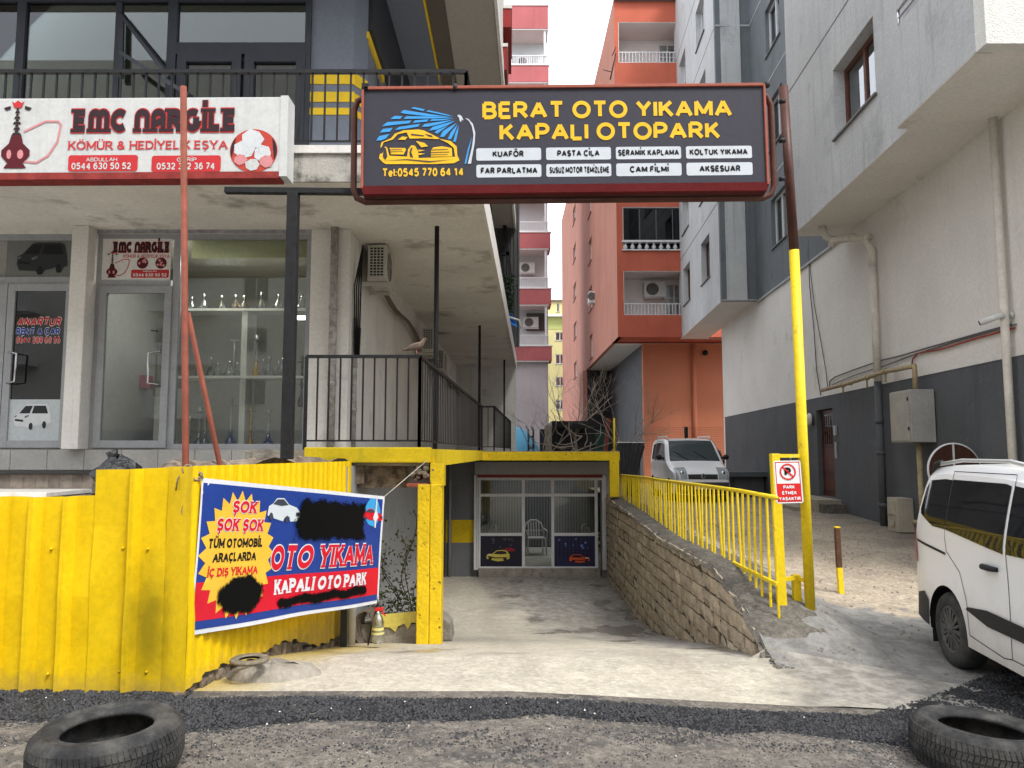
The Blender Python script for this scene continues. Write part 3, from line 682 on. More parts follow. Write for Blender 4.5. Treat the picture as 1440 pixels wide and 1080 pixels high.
def plastic_chair(x, y, rz, label):
    t = thing('plastic_chair', label, 'chair', (x, y, -1.02), 'white plastic chairs in the garage'); 
    o = Vector((x, y, -1.02)); c, s = math.cos(rz), math.sin(rz)
    L = lambda a, b, h: o + Vector((a * c - b * s, a * s + b * c, h))
    g = MB(); g.prism([(-.24, -.22), (.24, -.22), (.22, .22), (-.22, .22)], lambda a, b, d: L(a, b, .42 + d), 0, .025); part('seat', g, m_plas, t)
    g = MB()
    arch = [(-.25, .40), (-.26, .62), (-.2, .78), (-.08, .86), (.08, .86), (.2, .78), (.26, .62), (.25, .40)]
    g.tube([L(a, .22 + (h - .4) * .25, h) for a, h in arch], .022, 6)
    for k in range(5): g.bar(L(-.14 + .07 * k, .23, .44), L(-.14 + .07 * k, .31, .82), .03, .012)
    g.bar(L(-.24, .26, .6), L(.24, .26, .6), .03, .02)
    part('backrest', g, m_plas, t)
    for a, b in ((-.23, -.2), (.23, -.2), (-.22, .22), (.22, .22)):
        g = MB(); g.tube([L(a * 1.08, b * 1.1, 0), L(a, b, .43)], .02, 6); part('leg', g, m_plas, t)
    for sgn in (-1, 1):
        g = MB(); g.tube([L(.25 * sgn, -.2, .42), L(.27 * sgn, -.2, .62), L(.27 * sgn, .05, .64), L(.26 * sgn, .24, .64)], .018, 6); part('armrest', g, m_plas, t)
plastic_chair(.62, YG + 2.6, .15, 'white plastic armchair standing in the open garage doorway')
plastic_chair(-.75, YG + 1.4, -1.2, 'white plastic armchair behind the left garage pane')
plastic_chair(2.1, YG + 1.5, 1.1, 'white plastic armchair behind the right garage pane')
g = MB(); g.tube([(-1.42, YG - .05, -1.17), (-1.42, YG - .05, 1.45)], .035, 10); part('drain_pipe', g, m_alu, gar)
g = MB(); g.tube([(-1.53, YG - .05, -1.17), (-1.53, YG - .05, .95)], .02, 8); part('drain_pipe', g, m_intd, gar, 'thin dark pipe')

side = thing('ramp_side_wall', 'grey painted wall along the left side of the ramp behind the yellow column', 'wall', (-1.85, 13, -1.17))
g = MB(); g.box(-2.05, -1.75, 8.05, YG, -1.4, 1.5); part('wall_panel', g, m_gwall, side)
g = MB(); g.box(-2.0, -1.66, 8.5, 11.0, 1.3, 1.49); part('rough_beam', g, m_rough, side)
g = MB(); g.box(-2.1, -1.2, 8.6, 9.1, 1.25, 1.495); part('rough_beam', g, m_rough, side)

# terrace slab with yellow edge, column and right hanger
ter = thing('terrace_slab', 'concrete walkway slab with yellow painted edge spanning over the garage pit', 'balcony', (0, 12, 1.5))
poly_ = [(-9.5, 8.5), (-2.32, 8.5), (-.92, 8.42), (-.66, 16.4), (2.32, 16.4), (2.32, 18.6), (-.35, 18.6), (-.0, 28.5), (-9.5, 28.5)]
poly_ = [(-3.0, 8.5), (-2.3, 8.5), (-.92, 8.42), (-.66, 16.4), (2.32, 16.4), (2.32, 18.6), (-.35, 18.6), (-.0, 28.5), (-3.0, 28.5)]
g = MB(); g.prism(poly_, lambda a, b, d: Vector((a, b, d)), 1.5, 1.675); part('slab', g, m_conc, ter)
m_yed = M('yellow_edge', (.76, .55, .012), .65, .12, 3, streak=.3, bump=.25, bsc=30, stain=(1.6, .55, .12, (.42, .38, .02), .8))
g = MB(); g.box(-2.3, -.9, 8.37, 8.5, 1.535, 1.705); part('yellow_edge', g, m_yed, ter, bevel=.012)
g = MB(); g.prism([(-.9, 8.40), (-.86, 8.40), (-.62, 16.36), (-.66, 16.4)], lambda a, b, d: Vector((a, b, d)), 1.49, 1.685); part('yellow_edge', g, m_yed, ter)
g = MB(); g.box(-.66, 2.32, 16.3, 16.42, 1.475, 1.66); part('yellow_edge', g, m_ycol, ter)
g = MB(); g.box(2.1, 2.3, 16.28, 16.46, .7, 1.475); part('yellow_post', g, m_ycol, ter)
g = MB(); g.box(-.2, .3, 16.28, 16.43, 1.47, 1.70); 
col = thing('yellow_column', 'yellow painted concrete column holding the walkway slab on the left of the ramp', 'column', (-.9, 8.45, -.43))
g = MB(); g.box(-1.035, -.90, 8.33, 8.6, -.5, 1.3); g.box(-.896, -.768, 8.335, 8.6, -.5, 1.3); part('shaft', g, m_ycol, col, bevel=.012)
g = MB(); g.box(-.9, -.75, 8.36, 8.58, 1.28, 1.53); part('shaft_top', g, m_ycol, col)
rr_ = random.Random(2); g = MB()
for _ in range(60): g.ball((rr_.uniform(-1.1, -.86), rr_.uniform(8.38, 8.6), rr_.uniform(1.34, 1.5)), (rr_.uniform(.02, .05), .04, rr_.uniform(.015, .03)), 6, 4)
part('crumbled_top', g, m_rough, col, 'crumbled bare column head with red brick bits')
g = MB(); g.box(-1.16, -.92, 8.34, 8.56, 1.27, 1.31); part('brick_bit', g, M('brick_red', (.35, .1, .06), .9, .3, 20, bump=.5), col, bevel=.01)

# small things on the left edge of the ramp
g = MB(); q = PZ(494, 906, -.3); g.tube([q, Vector((q.x, q.y, .9))], .042, 10)
wp = single('drain_pipe', g, M('pvc_pipe', (.62, .62, .6), .5, .1, 6, streak=.3), 'white plastic drain pipe rising beside the right end of the yellow fence', 'pipe')
g = MB(); q = PZ(482, 906, -.28); g.box(q.x - .03, q.x + .03, q.y, q.y + .06, -.4, .95)
single('fence_end_post', g, M('dark_post', (.04, .045, .045), .7), 'dark steel post at the right end of the yellow sheet fence', 'post')
def wheelstop(px, py, Y, w_, label):
    q = PY(px, py, Y); zb = ramp_z(q.x, Y); g = MB()
    g.prism([(0, 0), (.34, 0), (.30, .2), (.12, .3), (0, .3)], lambda a, b, d: Vector((q.x + a * .6, Y + d, zb + b)), 0, w_)
    return single('concrete_block', g, m_conc, label, 'concrete block', bevel=.015)
wheelstop(613, 880, 9.4, .35, 'small concrete block on the ramp just behind the yellow column')
tx0 = PY(512, 890, 8.75)
tr = thing('planter_trough', 'yellow notched planter box with a concrete base against the grey wall', 'planter', (-1.55, 8.7, -.5))
g = MB(); g.box(-1.74, -1.06, 8.62, 9.0, -.75, -.26); part('base', g, m_conc, tr, bevel=.01)
g = MB(); m_py = M('pale_yellow', (.72, .6, .13), .6, .15, 5, stain=(8, .6, .1, (.2, .15, .05), .5))
zp = -.26
g.prism([(-1.52, 0), (-1.5, .1), (-1.06, .14), (-1.06, .02), (-1.12, .02), (-1.16, -.05), (-1.2, .01), (-1.27, -.02), (-1.3, -.08), (-1.36, -.03), (-1.46, -.03)], lambda a, b, d: Vector((a, 8.6 + d, zp + b)), 0, .03)
part('notched_board', g, m_py, tr)
g = MB(); g.box(-1.48, -1.08, 8.64, 8.89, zp, zp + .07); part('soil', g, M('soil', (.05, .04, .03), .95, .3, 20, bump=1), tr)
# vine
def leaf(mb, p, r_, s, up=None):
    d = Vector((r_.uniform(-1, 1), r_.uniform(-1, .2), r_.uniform(-.7, .9))).normalized(); a = d.orthogonal().normalized()
    a.rotate(Matrix.Rotation(r_.uniform(0, 6.28), 3, d)); p = Vector(p)
    mb.add([p, p + d * s * .5 + a * s * .3, p + d * s, p + d * s * .5 - a * s * .3], [(0, 1, 2, 3)])
vine = thing('climbing_plant', 'sparse green climber growing up the grey wall from the yellow planter', 'plant', (-1.4, 8.85, -.2))
vr = random.Random(8); stems = MB(); lv = MB()
for (x0, xa, h) in ((-1.3, -1.62, 1.0), (-1.22, -1.15, 1.15), (-1.35, -1.5, .75), (-1.18, -1.3, .9), (-1.55, -1.68, .7), (-1.1, -1.05, .8)):
    pts = [Vector((lerp(x0, xa, t) + .06 * math.sin(t * 7 + x0 * 9), 8.85 + .1 * math.sin(t * 4), -.2 + h * t)) for t in [i / 9 for i in range(10)]]
    stems.tube(pts, .005, 4)
    for p in pts:
        for _ in range(9): leaf(lv, p + Vector((vr.gauss(0, .05), vr.gauss(0, .04), vr.gauss(0, .05))), vr, vr.uniform(.03, .06))
for _ in range(150): leaf(lv, (vr.uniform(-1.5, -1.06), vr.uniform(8.7, 8.95), -.16 + abs(vr.gauss(0, .1))), vr, vr.uniform(.03, .06))
part('stem', stems, M('stem_brown', (.1, .07, .04)), vine); part('leaves', lv, M('leaf_olive', (.085, .1, .035), .7, .35, 30, bump=0), vine, kind='stuff', fix=False)
hose = MB(); hr = random.Random(4)
for k in range(9):
    cx, cz = -1.63 + k * .008, -.33; hose.tube([Vector((cx + (.10 + .012 * hr.random()) * math.cos(t * .52) * 1, 8.5 + k * .02 + .02 * math.sin(t), cz + .19 * math.sin(t * .52) + .05)) for t in range(13)], .012, 5)
single('rope_coil', hose, M('rope_brown', (.14, .11, .08), .9, .4, 40, bump=.6), 'dark coil of old rope leaning on the wall beside the white drain pipe', 'rope')

# ------------------------------------------------------------------ yellow sheet fence
m_fence = M('yellow_sheet', (.80, .535, .004), .5, .10, 1.4, streak=.3, bump=.14, bsc=2.5, stain=(1.1, .56, .2, (.46, .33, .008), .5), spec=.22)
n_ = m_fence.node_tree; p_ = n_.nodes['Principled BSDF']; lk = p_.inputs['Base Color'].links[0].from_socket
X, Y, Z = xyz(n_)
dx_ = mathn(n_, 'MULTIPLY', mathn(n_, 'ADD', X, 2.53), 4.2); dz_ = mathn(n_, 'MULTIPLY', mathn(n_, 'SUBTRACT', Z, .42), 1.5)
rr_ = mathn(n_, 'SQRT', mathn(n_, 'ADD', mathn(n_, 'MULTIPLY', dx_, dx_), mathn(n_, 'MULTIPLY', dz_, dz_)))
st_ = ramp(n_, mathn(n_, 'ADD', rr_, mathn(n_, 'MULTIPLY', noise(n_, 5, 8, rough=.7), .9)), 1.35, .6)
mud = mathn(n_, 'MULTIPLY', ramp(n_, mathn(n_, 'ADD', Z, mathn(n_, 'MULTIPLY', noise(n_, 9, 8, rough=.75), .5)), .42, .18), .55)
n_.links.new(mixc(n_, mud, mixc(n_, mathn(n_, 'MULTIPLY', st_, .75), lk, (.16, .13, .006)), (.2, .16, .09)), p_.inputs['Base Color'])
CX, CY = -2.30, 5.33
fen = thing('sheet_metal_fence', 'tall bright yellow corrugated sheet metal fence turning the corner into the ramp', 'fence', (CX, CY, 0))
def rib_profile(x0, x1, pitch, ribw, topw, h, ph=.0):
    """corrugation as (distance, depth) pairs: flat pans with trapezoid ribs"""
    o = [(x0, 0)]; x = x0 + ph
    while x + ribw < x1:
        if x > x0: o += [(x, 0), (x + (ribw - topw) / 2, h), (x + (ribw + topw) / 2, h), (x + ribw, 0)]
        x += pitch
    o.append((x1, 0)); return o
def sheet_strip(F, prof, z0, z1, wave=0.):
    O, U, N, Z = F; mb = MB(); vs = []
    n = len(prof)
    for j in range(5):
        for k, (a, d) in enumerate(prof):
            lo = z0(a) if callable(z0) else z0; hi = z1(a) if callable(z1) else z1
            vs.append(O + U * a + N * (d + (wave * (math.sin(j * 1.7 + a * 3) + math.sin(j * 2.9 + a * 11)) if 0 < j < 4 else 0)) + Z * lerp(lo, hi, j / 4))
    mb.add(vs, [(j * n + k, j * n + k + 1, (j + 1) * n + k + 1, (j + 1) * n + k) for j in range(4) for k in range(n - 1)])
    return mb
F = (Vector((-6.6, CY + .06, 0)), Vector((1, 0, 0)), Vector((0, -1, 0)), Vector((0, 0, 1)))
zt = lambda py, px=100: PY(px, py, CY).z
lowx = PY(128, 700, CY).x + 6.6; corx = PY(228, 800, CY).x + 6.6; bx0 = 0.
L = [0, lowx - 2.2, lowx - 1.1, lowx]
for a_, b_ in zip(L, L[1:]):
    part('sheet', sheet_strip(F, rib_profile(a_, b_ + .01, .237, .10, .032, .062, .16), -.05, lambda a: zt(704) + .03 * (a / lowx) + .004 * math.sin(a * 9), .007), m_fence, fen)
F2 = (F[0] + Vector((0, -.012, 0)),) + F[1:]
part('sheet', sheet_strip(F2, rib_profile(lowx, corx, .24, .10, .032, .062, .0), -.05, lambda a: zt(661) + .03 * (a - lowx) + .003 * math.sin(a * 11), .007), m_fence, fen)
# corner flashing
ca = F[0] + Vector((corx, -.014, 0)); cb = PZ(259, 980, 0.0)
Fc, Lc = frame_of(ca, (cb.x, cb.y, 0)); Fc = (Fc[0], Fc[1], Fc[2] if Fc[2].y < 0 else -Fc[2], Vector((0, 0, 1)))
part('corner_flashing', sheet_strip(Fc, [(0, 0), (Lc * .3, .003), (Lc * .7, .003), (Lc, 0)], -.05, zt(656)), m_fence, fen)
ce = Vector((-1.74, 8.2, 0)); c0 = Vector((cb.x, cb.y, 0))
Fs, Ls = frame_of(c0, ce); Fs = (Fs[0], Fs[1], Fs[2] if Fs[2].x > 0 else -Fs[2], Vector((0, 0, 1)))
def side_bot(a):
    p = Fs[0] + Fs[1] * a; return ramp_z(p.x, p.y) + .03 + .05 * clamp(a * 2) + .035 * math.sin(a * 5) + .012 * math.sin(a * 31)
seg = 5
for k in range(seg):
    a_, b_ = Ls * k / seg, Ls * (k + 1) / seg + .008
    part('sheet', sheet_strip((Fs[0] + Fs[2] * (.002 * (k % 2)),) + Fs[1:], rib_profile(a_, b_, .115, .06, .03, .018, .02), side_bot, 1.555, .003), m_fence, fen)
g = MB(); sr2 = random.Random(4)
for (px, py) in ((72, 772), (173, 771), (208, 772), (67, 948), (206, 945), (168, 944)):
    q = PY(px, py, CY + .045); g.ball(q, (.011, .012, .011), 8, 4)
part('screws', g, m_fence, fen, kind='stuff')
g = MB()
for k in range(14):
    a = Ls * (k + .5) / 14; p = Fs[0] + Fs[1] * a - Fs[2] * .05; g.box(p.x - .05, p.x + .04, p.y - .12, p.y + .12, -.8, side_bot(a) - .01 + sr2.uniform(-.03, .03))
part('rubble_foot', g, m_rough, fen, bevel=.02)
# corner concrete lump and ring
lump = MB(); lc = PZ(375, 955, -.01); lr = random.Random(6)
def lump_pt(i, j):
    t = 2 * math.pi * i / 18; rr2 = (1, .80, .45, .0)[j]; h = (0, .07, .10, .105)[j] + lr.uniform(-.012, .012)
    return (lc.x + math.cos(t) * .31 * rr2 * (1 + .2 * math.sin(2 * t + 1)), lc.y + .12 + math.sin(t) * .23 * rr2, -.03 + h + .012 * math.sin(5 * t))
lump.sheet(lump_pt, 18, 3); single('concrete_lump', lump, m_conc, 'low grey lump of set concrete at the foot of the yellow fence', 'concrete')
rc = PY(351, 926, 5.62); g = MB(); g.lathe([(.075, .0), (.135, .0), (.14, .012), (.13, .026), (.08, .026), (.075, .018)], rc + Vector((0, 0, -.02)), 28, caps=False)
single('manhole_ring', g, M('ring_rust', (.2, .17, .12), .9, .3, 20, bump=.6), 'round flat metal ring lying on the concrete lump by the fence', 'ring')

# ------------------------------------------------------------------ the banner on the fence
m_bblue = flat('banner_blue', (.018, .05, .26), .38); m_bred = flat('banner_red', (.62, .012, .03), .38); m_byel = flat('banner_yellow', (.8, .48, .05), .38); m_bwh = flat('banner_white', (.68, .70, .74), .38)
TL, TR = PY(284, 672, 5.33), PY(541, 698, 7.75); BL_, BR_ = PY(266, 894, 5.30), PY(532, 848, 7.72)
ban = thing('advert_banner', 'blue and red OTO YIKAMA advert banner tied over the yellow fence', 'banner', tuple(BL_))
class Bil:
    """positions on the slack banner cloth: s along, t up, d proud"""
    def pt(self, s, t, d=0.):
        p = (BL_ * (1 - s) + BR_ * s) * (1 - t) + (TL * (1 - s) + TR * s) * t
        sag = .030 * math.sin(math.pi * s) * math.sin(s * 9 + t * 3) + .02 * math.sin(s * 23 + t * 2) * (1 - abs(2 * t - 1)) * .3 + .0022 * math.exp(-3.2 * math.hypot(s * 1.6, 1 - t)) * math.sin(14 * math.atan2(1 - t, s * 2 + .02)) + .0022 * math.exp(-3.5 * math.hypot((1 - s) * 1.6, 1 - t)) * math.sin(12 * math.atan2(1 - t, (1 - s) * 2 + .02))
        n_ = (TR - TL).cross(TL - BL_).normalized()
        if n_.x < 0: n_ = -n_
        return p + n_ * (sag + d * .55)
B = Bil(); BW = ((TR - TL).length + (BR_ - BL_).length) / 2; BH = 1.0
def bmap(mb, pts, d):
    """densify an outline (u,v in 0..1) and lay it on the cloth"""
    o = []
    for (a, b), (c, e) in zip(pts, pts[1:] + pts[:1]):
        n = max(1, int(max(abs(c - a) / .02, abs(e - b) / .06))); o += [(lerp(a, c, k / n), lerp(b, e, k / n)) for k in range(n)]
    vs, ed, fs, _, _, _ = delaunay_2d_cdt([Vector(p) for p in o] + [Vector((x * .02, y * .05)) for x in range(51) for y in range(21) if _inside(x * .02, y * .05, o)], [(i, (i + 1) % len(o)) for i in range(len(o))], [], 1, 1e-6)
    mb.add([B.pt(v.x, v.y, d) for v in vs], [tuple(f) for f in fs if _inside(sum(vs[i].x for i in f) / len(f), sum(vs[i].y for i in f) / len(f), o)], True)
def _inside(x, y, o):
    c = False; j = len(o) - 1
    for i in range(len(o)):
        if (o[i][1] > y) != (o[j][1] > y) and x < (o[j][0] - o[i][0]) * (y - o[i][1]) / (o[j][1] - o[i][1]) + o[i][0]: c = not c
        j = i
    return c
def btext(mb, s, x, y, w_, h, wt, d, shear=0., serif=0., grow=0.):
    tmp = MB(); letters(tmp, s, (Vector((0, 0, 0)), Vector((1, 0, 0)), Vector((0, 0, 1)), Vector((0, 1, 0))), x, y, w_, h, wt, d, serif, shear, grow=grow)
    mb.add([B.pt(v[0], v[1], v[2]) for v in tmp.v], tmp.f)
g = MB(); g.sheet(lambda i, j: B.pt(i / 80, j / 24, 0), 80, 24); part('cloth', g, m_bwh, ban)
g = MB(); bmap(g, [(.007, .03), (.986, .03), (.986, .97), (.007, .97)], .004); part('blue_field', g, m_bblue, ban)
g = MB(); bmap(g, [(.007, .085), (.986, .085), (.986, .33), (.007, .33)], .0075); part('red_band', g, m_bred, ban)
def S_(px):
    u = (px - 720) / FPX / 1.018; return (-TL.x + u * TL.y * 1.0) / ((TR.x - TL.x) - u * (TR.y - TL.y))
def B_line(s_, pa, pb, t0, h, wt, d, mat, shear=0., serif=0., grow=0., nm='lettering'):
    g = MB(); a, b = S_(pa), S_(pb); btext(g, s_, a, t0, b - a, h, wt, d, shear, serif, grow=grow); part(nm, g, mat, ban)
st = []; ccx, ccy = .172, .50
for k in range(48):
    a = 2 * math.pi * k / 48; rr3 = 1 if k % 2 == 0 else .84
    st.append((ccx + .168 * rr3 * math.cos(a), ccy + .44 * rr3 * math.sin(a)))
g = MB(); bmap(g, st, .010); part('starburst', g, m_byel, ban)
for s_, pa, pb, t0, h in (('ŞOK', 325, 361, .785, .085), ('ŞOK ŞOK', 303, 372, .66, .085)):
    B_line(s_, pa, pb, t0, h, .22, .014, m_bwh, .2, .08, .14, 'lettering_outline'); B_line(s_, pa, pb, t0, h, .24, .018, m_bred, .2, .08)
B_line('TÜM OTOMOBİL', 293, 373, .548, .062, .25, .014, m_black, .12, .05); B_line('ARAÇLARDA', 301, 364, .455, .06, .25, .014, m_black, .12, .05)
B_line('İÇ DIŞ YIKAMA', 295, 367, .36, .056, .22, .014, m_bred, .1, .05)
B_line('OTO YIKAMA', 386, 527, .37, .185, .26, .013, m_bwh, .14, .07, .10, 'lettering_outline'); B_line('OTO YIKAMA', 386, 527, .37, .185, .24, .018, m_bred, .14, .07)
B_line('KAPALI OTO PARK', 394, 518, .19, .11, .27, .013, m_bwh, .05, .07)
br = random.Random(12)
def blob(cx, cy, rx, ry, r_, n=40):
    return [(cx + rx * math.cos(6.2832 * k / n) * (1 + r_.uniform(-.07, .07)), cy + ry * math.sin(6.2832 * k / n) * (1 + r_.uniform(-.07, .07))) for k in range(n)]
# printed cars
m_gl_p = flat('print_dark_glass', (.05, .06, .08), .3); m_car_w = flat('print_pale_car', (.6, .66, .7), .3)
def pcar(x, y, w_, h, col_, d, lab):
    body = [(0, .25), (.02, .62), (.14, .74), (.24, .98), (.45, 1.0), (.62, .74), (.86, .62), (.98, .42), (1, .12), (.9, .02), (.72, .0), (.68, .2), (.6, .24), (.54, .16), (.5, .0), (.2, .12), (.16, .3), (.08, .34), (.04, .2)]
    win = [(.14, .72), (.25, .93), (.44, .95), (.6, .72), (.4, .66)]
    g = MB(); bmap(g, [(x + a * w_, y + b * h) for a, b in body], d); part('printed_car', g, col_, ban, lab)
    for o in (win, [(.61 + .055 * math.cos(t * .785), .1 + .16 * math.sin(t * .785)) for t in range(8)], [(.11 + .055 * math.cos(t * .785), .2 + .16 * math.sin(t * .785)) for t in range(8)], [(.86, .4), (.98, .38), (.97, .24), (.86, .24)]):
        g = MB(); bmap(g, [(x + a * w_, y + b * h) for a, b in o], d + .004); part('printed_car_detail', g, m_gl_p, ban)
pcar(S_(378), .735, S_(421) - S_(378), .175, m_car_w, .013, 'printed white sedan')
g = MB(); bmap(g, blob(S_(524), .84, .055, .13, br, 24), .011); part('light_glow', g, flat('print_cyan', (.05, .35, .7), .3), ban)
pcar(S_(511), .765, S_(538) - S_(511), .11, m_bred, .015, 'printed red car')
g = MB(); lx = S_(528); bmap(g, [(lx + a, b) for a, b in ((-.004, .97), (.004, .97), (.006, .86), (.02, .8), (.006, .76), (.004, .7), (-.004, .7), (-.006, .76), (-.018, .79), (-.006, .86))], .021); part('light_flash', g, m_bwh, ban)
# sprayed-over patches: flat black paint with a feathered, speckled rim
m_spray, n_, p_ = newmat('black_overspray'); p_.inputs['Specular IOR Level'].default_value = .03; p_.inputs['Base Color'].default_value = (.006, .006, .006, 1); p_.inputs['Roughness'].default_value = .8
at_ = n_.nodes.new('ShaderNodeAttribute'); at_.attribute_name = 'dens'
al_ = mathn(n_, 'ADD', at_.outputs['Fac'], mathn(n_, 'MULTIPLY', mathn(n_, 'SUBTRACT', mathn(n_, 'ADD', mathn(n_, 'MULTIPLY', noise(n_, 40, 8, rough=.8), .6), mathn(n_, 'MULTIPLY', noise(n_, 9, 6), .4)), .5), 2.6))
n_.links.new(ramp(n_, al_, .38, .62), p_.inputs['Alpha'])
def spray(s0, s1, t0, t1, shape, nx=60, ny=30):
    g = MB(); dn = []
    for j in range(ny + 1):
        for i in range(nx + 1): dn.append(shape(lerp(s0, s1, i / nx), lerp(t0, t1, j / ny)))
    g.sheet(lambda i, j: B.pt(lerp(s0, s1, i / nx), lerp(t0, t1, j / ny), .026), nx, ny)
    o = part('spray_patch', g, m_spray, ban, fix=False)
    a = o.data.attributes.new('dens', 'FLOAT', 'POINT'); a.data.foreach_set('value', dn)
def ell(cx, cy, rx, ry): return lambda s_, t_: clamp((1.28 - math.hypot((s_ - cx) / rx, (t_ - cy) / ry)) * 1.9, 0, 1.3)
spray(.05, .33, .03, .44, ell(.187, .225, .098, .125))
bxs = lambda s_, t_: clamp(min((s_ - .44) / .07 + .0, (.855 - s_) / .07, (t_ - .60) / .11, (.915 - t_) / .11) * 1.0 + .45, 0, 1.3)
spray(.38, .89, .53, .975, bxs)
spray(.35, .91, .03, .23, lambda s_, t_: clamp(1.25 - abs(t_ - lerp(.125, .145, (s_ - .38) / .5) - .008 * math.sin(s_ * 40)) / .038 * .8 - max(0, .385 - s_, s_ - .875) * 40, 0, 1.2))
g = MB()
for a, b in ((TR, PY(600, 648, 8.3)),): g.tube([a, b], .004, 5)
part('tie_rope', g, M('rope_white', (.55, .52, .45), .9), ban)
g = MB(); k0 = PY(262, 657, 5.36); rr4 = random.Random(1)
g.tube([TL, lerp(TL, k0, .3) + Vector((0, -.03, -.02)), lerp(TL, k0, .6) + Vector((.01, -.03, .02)), k0], .011, 6)
for s in range(5): c = lerp(TL, k0, .15 + s * .17); g.tube([c + Vector((.03 * math.cos(t), -.025 + .02 * math.sin(t * 1.3), .03 * math.sin(t))) for t in range(7)], .007, 5)
g.tube([k0, k0 + Vector((-.04, -.04, -.08)), k0 + Vector((-.05, -.04, -.16))], .006, 4); g.tube([k0 + Vector((.01, -.04, -.02)), k0 + Vector((.03, -.05, -.18)), k0 + Vector((.0, -.05, -.3)), k0 + Vector((.035, -.05, -.42))], .004, 4)
part('tie_rope', g, M('rope_dirty', (.28, .22, .15), .95, .4, 60, bump=.5), ban, 'frayed brown rope knot')
# spray bottle hanging from the banner corner
bt = thing('spray_bottle', 'clear plastic spray bottle with red trigger hanging under the banner corner', 'bottle', tuple(PY(531, 903, 7.7)))
b0 = PY(531, 904, 7.7); g = MB()
g.lathe([(.045, .0), (.062, .02), (.064, .12), (.056, .16), (.06, .2), (.045, .25), (.02, .29), (.018, .31)], b0, 16); part('bottle_body', g, glass('clear_plastic', (.9, .93, .9), 1.0, 1.4, .25, .3), bt)
g = MB(); g.lathe([(.0655, .09), (.06, .155)], b0, 16, caps=False); part('label_wrap', g, flat('label_yellow', (.6, .55, .2), .5), bt)
g = MB(); g.box(b0.x - .03, b0.x + .05, b0.y - .015, b0.y + .015, b0.z + .31, b0.z + .345); g.bar(b0 + Vector((.02, 0, .32)), b0 + Vector((.075, 0, .26)), .014); part('trigger', g, m_red, bt, bevel=.004)
g = MB(); g.tube([b0 + Vector((0, 0, .34)), b0 + Vector((-.02, 0, .5)), BR_ + Vector((0, .02, 0))], .006, 5); g.tube([BR_, BR_ + Vector((-.06, .02, -.2)), BR_ + Vector((-.1, .02, -.42))], .008, 5); g.ball(BR_ + Vector((0, 0, -.05)), .04, 6, 4); part('dark_cord', g, m_black, bt)
# ------------------------------------------------------------------ left building
YFc, YSl = 10.37, 8.4
m_plast = M('beige_plaster', (.76, .735, .69), .85, .1, 1.2, streak=.25, bump=.15, bsc=25, stain=(1.3, .6, .12, (.2, .17, .13), .5))
m_soff = M('stained_soffit', (.80, .77, .71), .88, .12, .9, bump=.12, stain=(1.1, .56, .14, (.17, .14, .11), .65))
m_fasc = M('mouldy_fascia', (.46, .44, .4), .9, .2, 2, streak=.6, bump=.4, stain=(3, .5, .12, (.07, .065, .055), .8))
m_dframe = M('anthracite_frame', (.028, .032, .042), .4, .15, 4, bump=.02)
m_bluegrey = M('bluegrey_cladding', (.155, .175, .215), .5, .06, 1, streak=.08, bump=.02)
m_taupe = M('taupe_soffit', (.40, .37, .32), .85, .08, .6, streak=0, bump=.05)
m_iron = M('black_iron', (.018, .018, .02), .55, .3, 12, bump=.2)
m_yst = flat('yellow_stripe', (.75, .5, .02), .45)
def X_(px, py, Y): return PY(px, py, Y).x
def Z_(px, py, Y): return PY(px, py, Y).z
ZS = 4.75
lb = thing('shop_building', 'beige shop building on the left with wide concrete balcony slab over its glazed fronts', 'building', (-5, 12, 1.4))
# slabs
sx1 = -.42
slabp = [(-10, YSl), (sx1, YSl), (.12, 27.6), (-10, 27.6)]
g = MB(); g.prism(slabp, lambda a, b, d: Vector((a, b, d)), ZS, 5.08); part('balcony_slab', g, m_soff, lb)
g = MB(); g.box(-10, sx1 + .012, YSl - .03, YSl - .002, ZS - .02, 5.10); part('slab_edge', g, m_fasc, lb)
g = MB(); g.box(-10, sx1 + .02, YSl - .06, YSl - .031, 5.06, 5.15); part('slab_lip', g, m_plast, lb)
g = MB(); g.prism([(sx1, YSl), (sx1 + .05, YSl), (.17, 27.6), (.12, 27.6)], lambda a, b, d: Vector((a, b, d)), ZS - .03, 5.13); part('slab_edge', g, m_plast, lb, 'pale edge of the slab running back')
# walls below
wl = lambda px, py=480: X_(px, py, YFc)
xa0, xa1, xb0, xb1 = wl(110), wl(133), wl(437), wl(492)
g = MB(); g.box(xa0, xa1, YFc - .28, YFc + .1, 1.69, ZS); part('pilaster', g, m_plast, lb, bevel=.01)
g = MB(); g.box(xb0, xb1 - .0, YFc - .1, YFc + .3, 1.5, ZS); part('corner_pier', g, m_plast, lb, bevel=.012)
g = MB(); g.prism([(xb1, YFc + .3), (xb1 + .25, 27.5), (xb1 + .05, 27.5), (xb1 - .2, YFc + .3)], lambda a, b, d: Vector((a, b, d)), 1.5, ZS); part('side_wall', g, m_plast, lb)
zh = Z_(200, 330, YFc)
g = MB(); g.box(-10, xa0, YFc - .05, YFc + .2, zh, ZS); g.box(xa1, xb0, YFc - .05, YFc + .2, zh, ZS); part('lintel', g, m_plast, lb)
g = MB(); g.box(xa1, xb0, YFc - .07, YFc - .05, zh - .0, zh + .09); part('lintel_trim', g, M('marble_grey', (.36, .36, .37), .4, .35, 12, bump=0), lb)
# end wall far back
g = MB(); g.box(-2.3, .15, 27.2, 27.4, 1.6, ZS); part('end_wall', g, m_plast, lb)
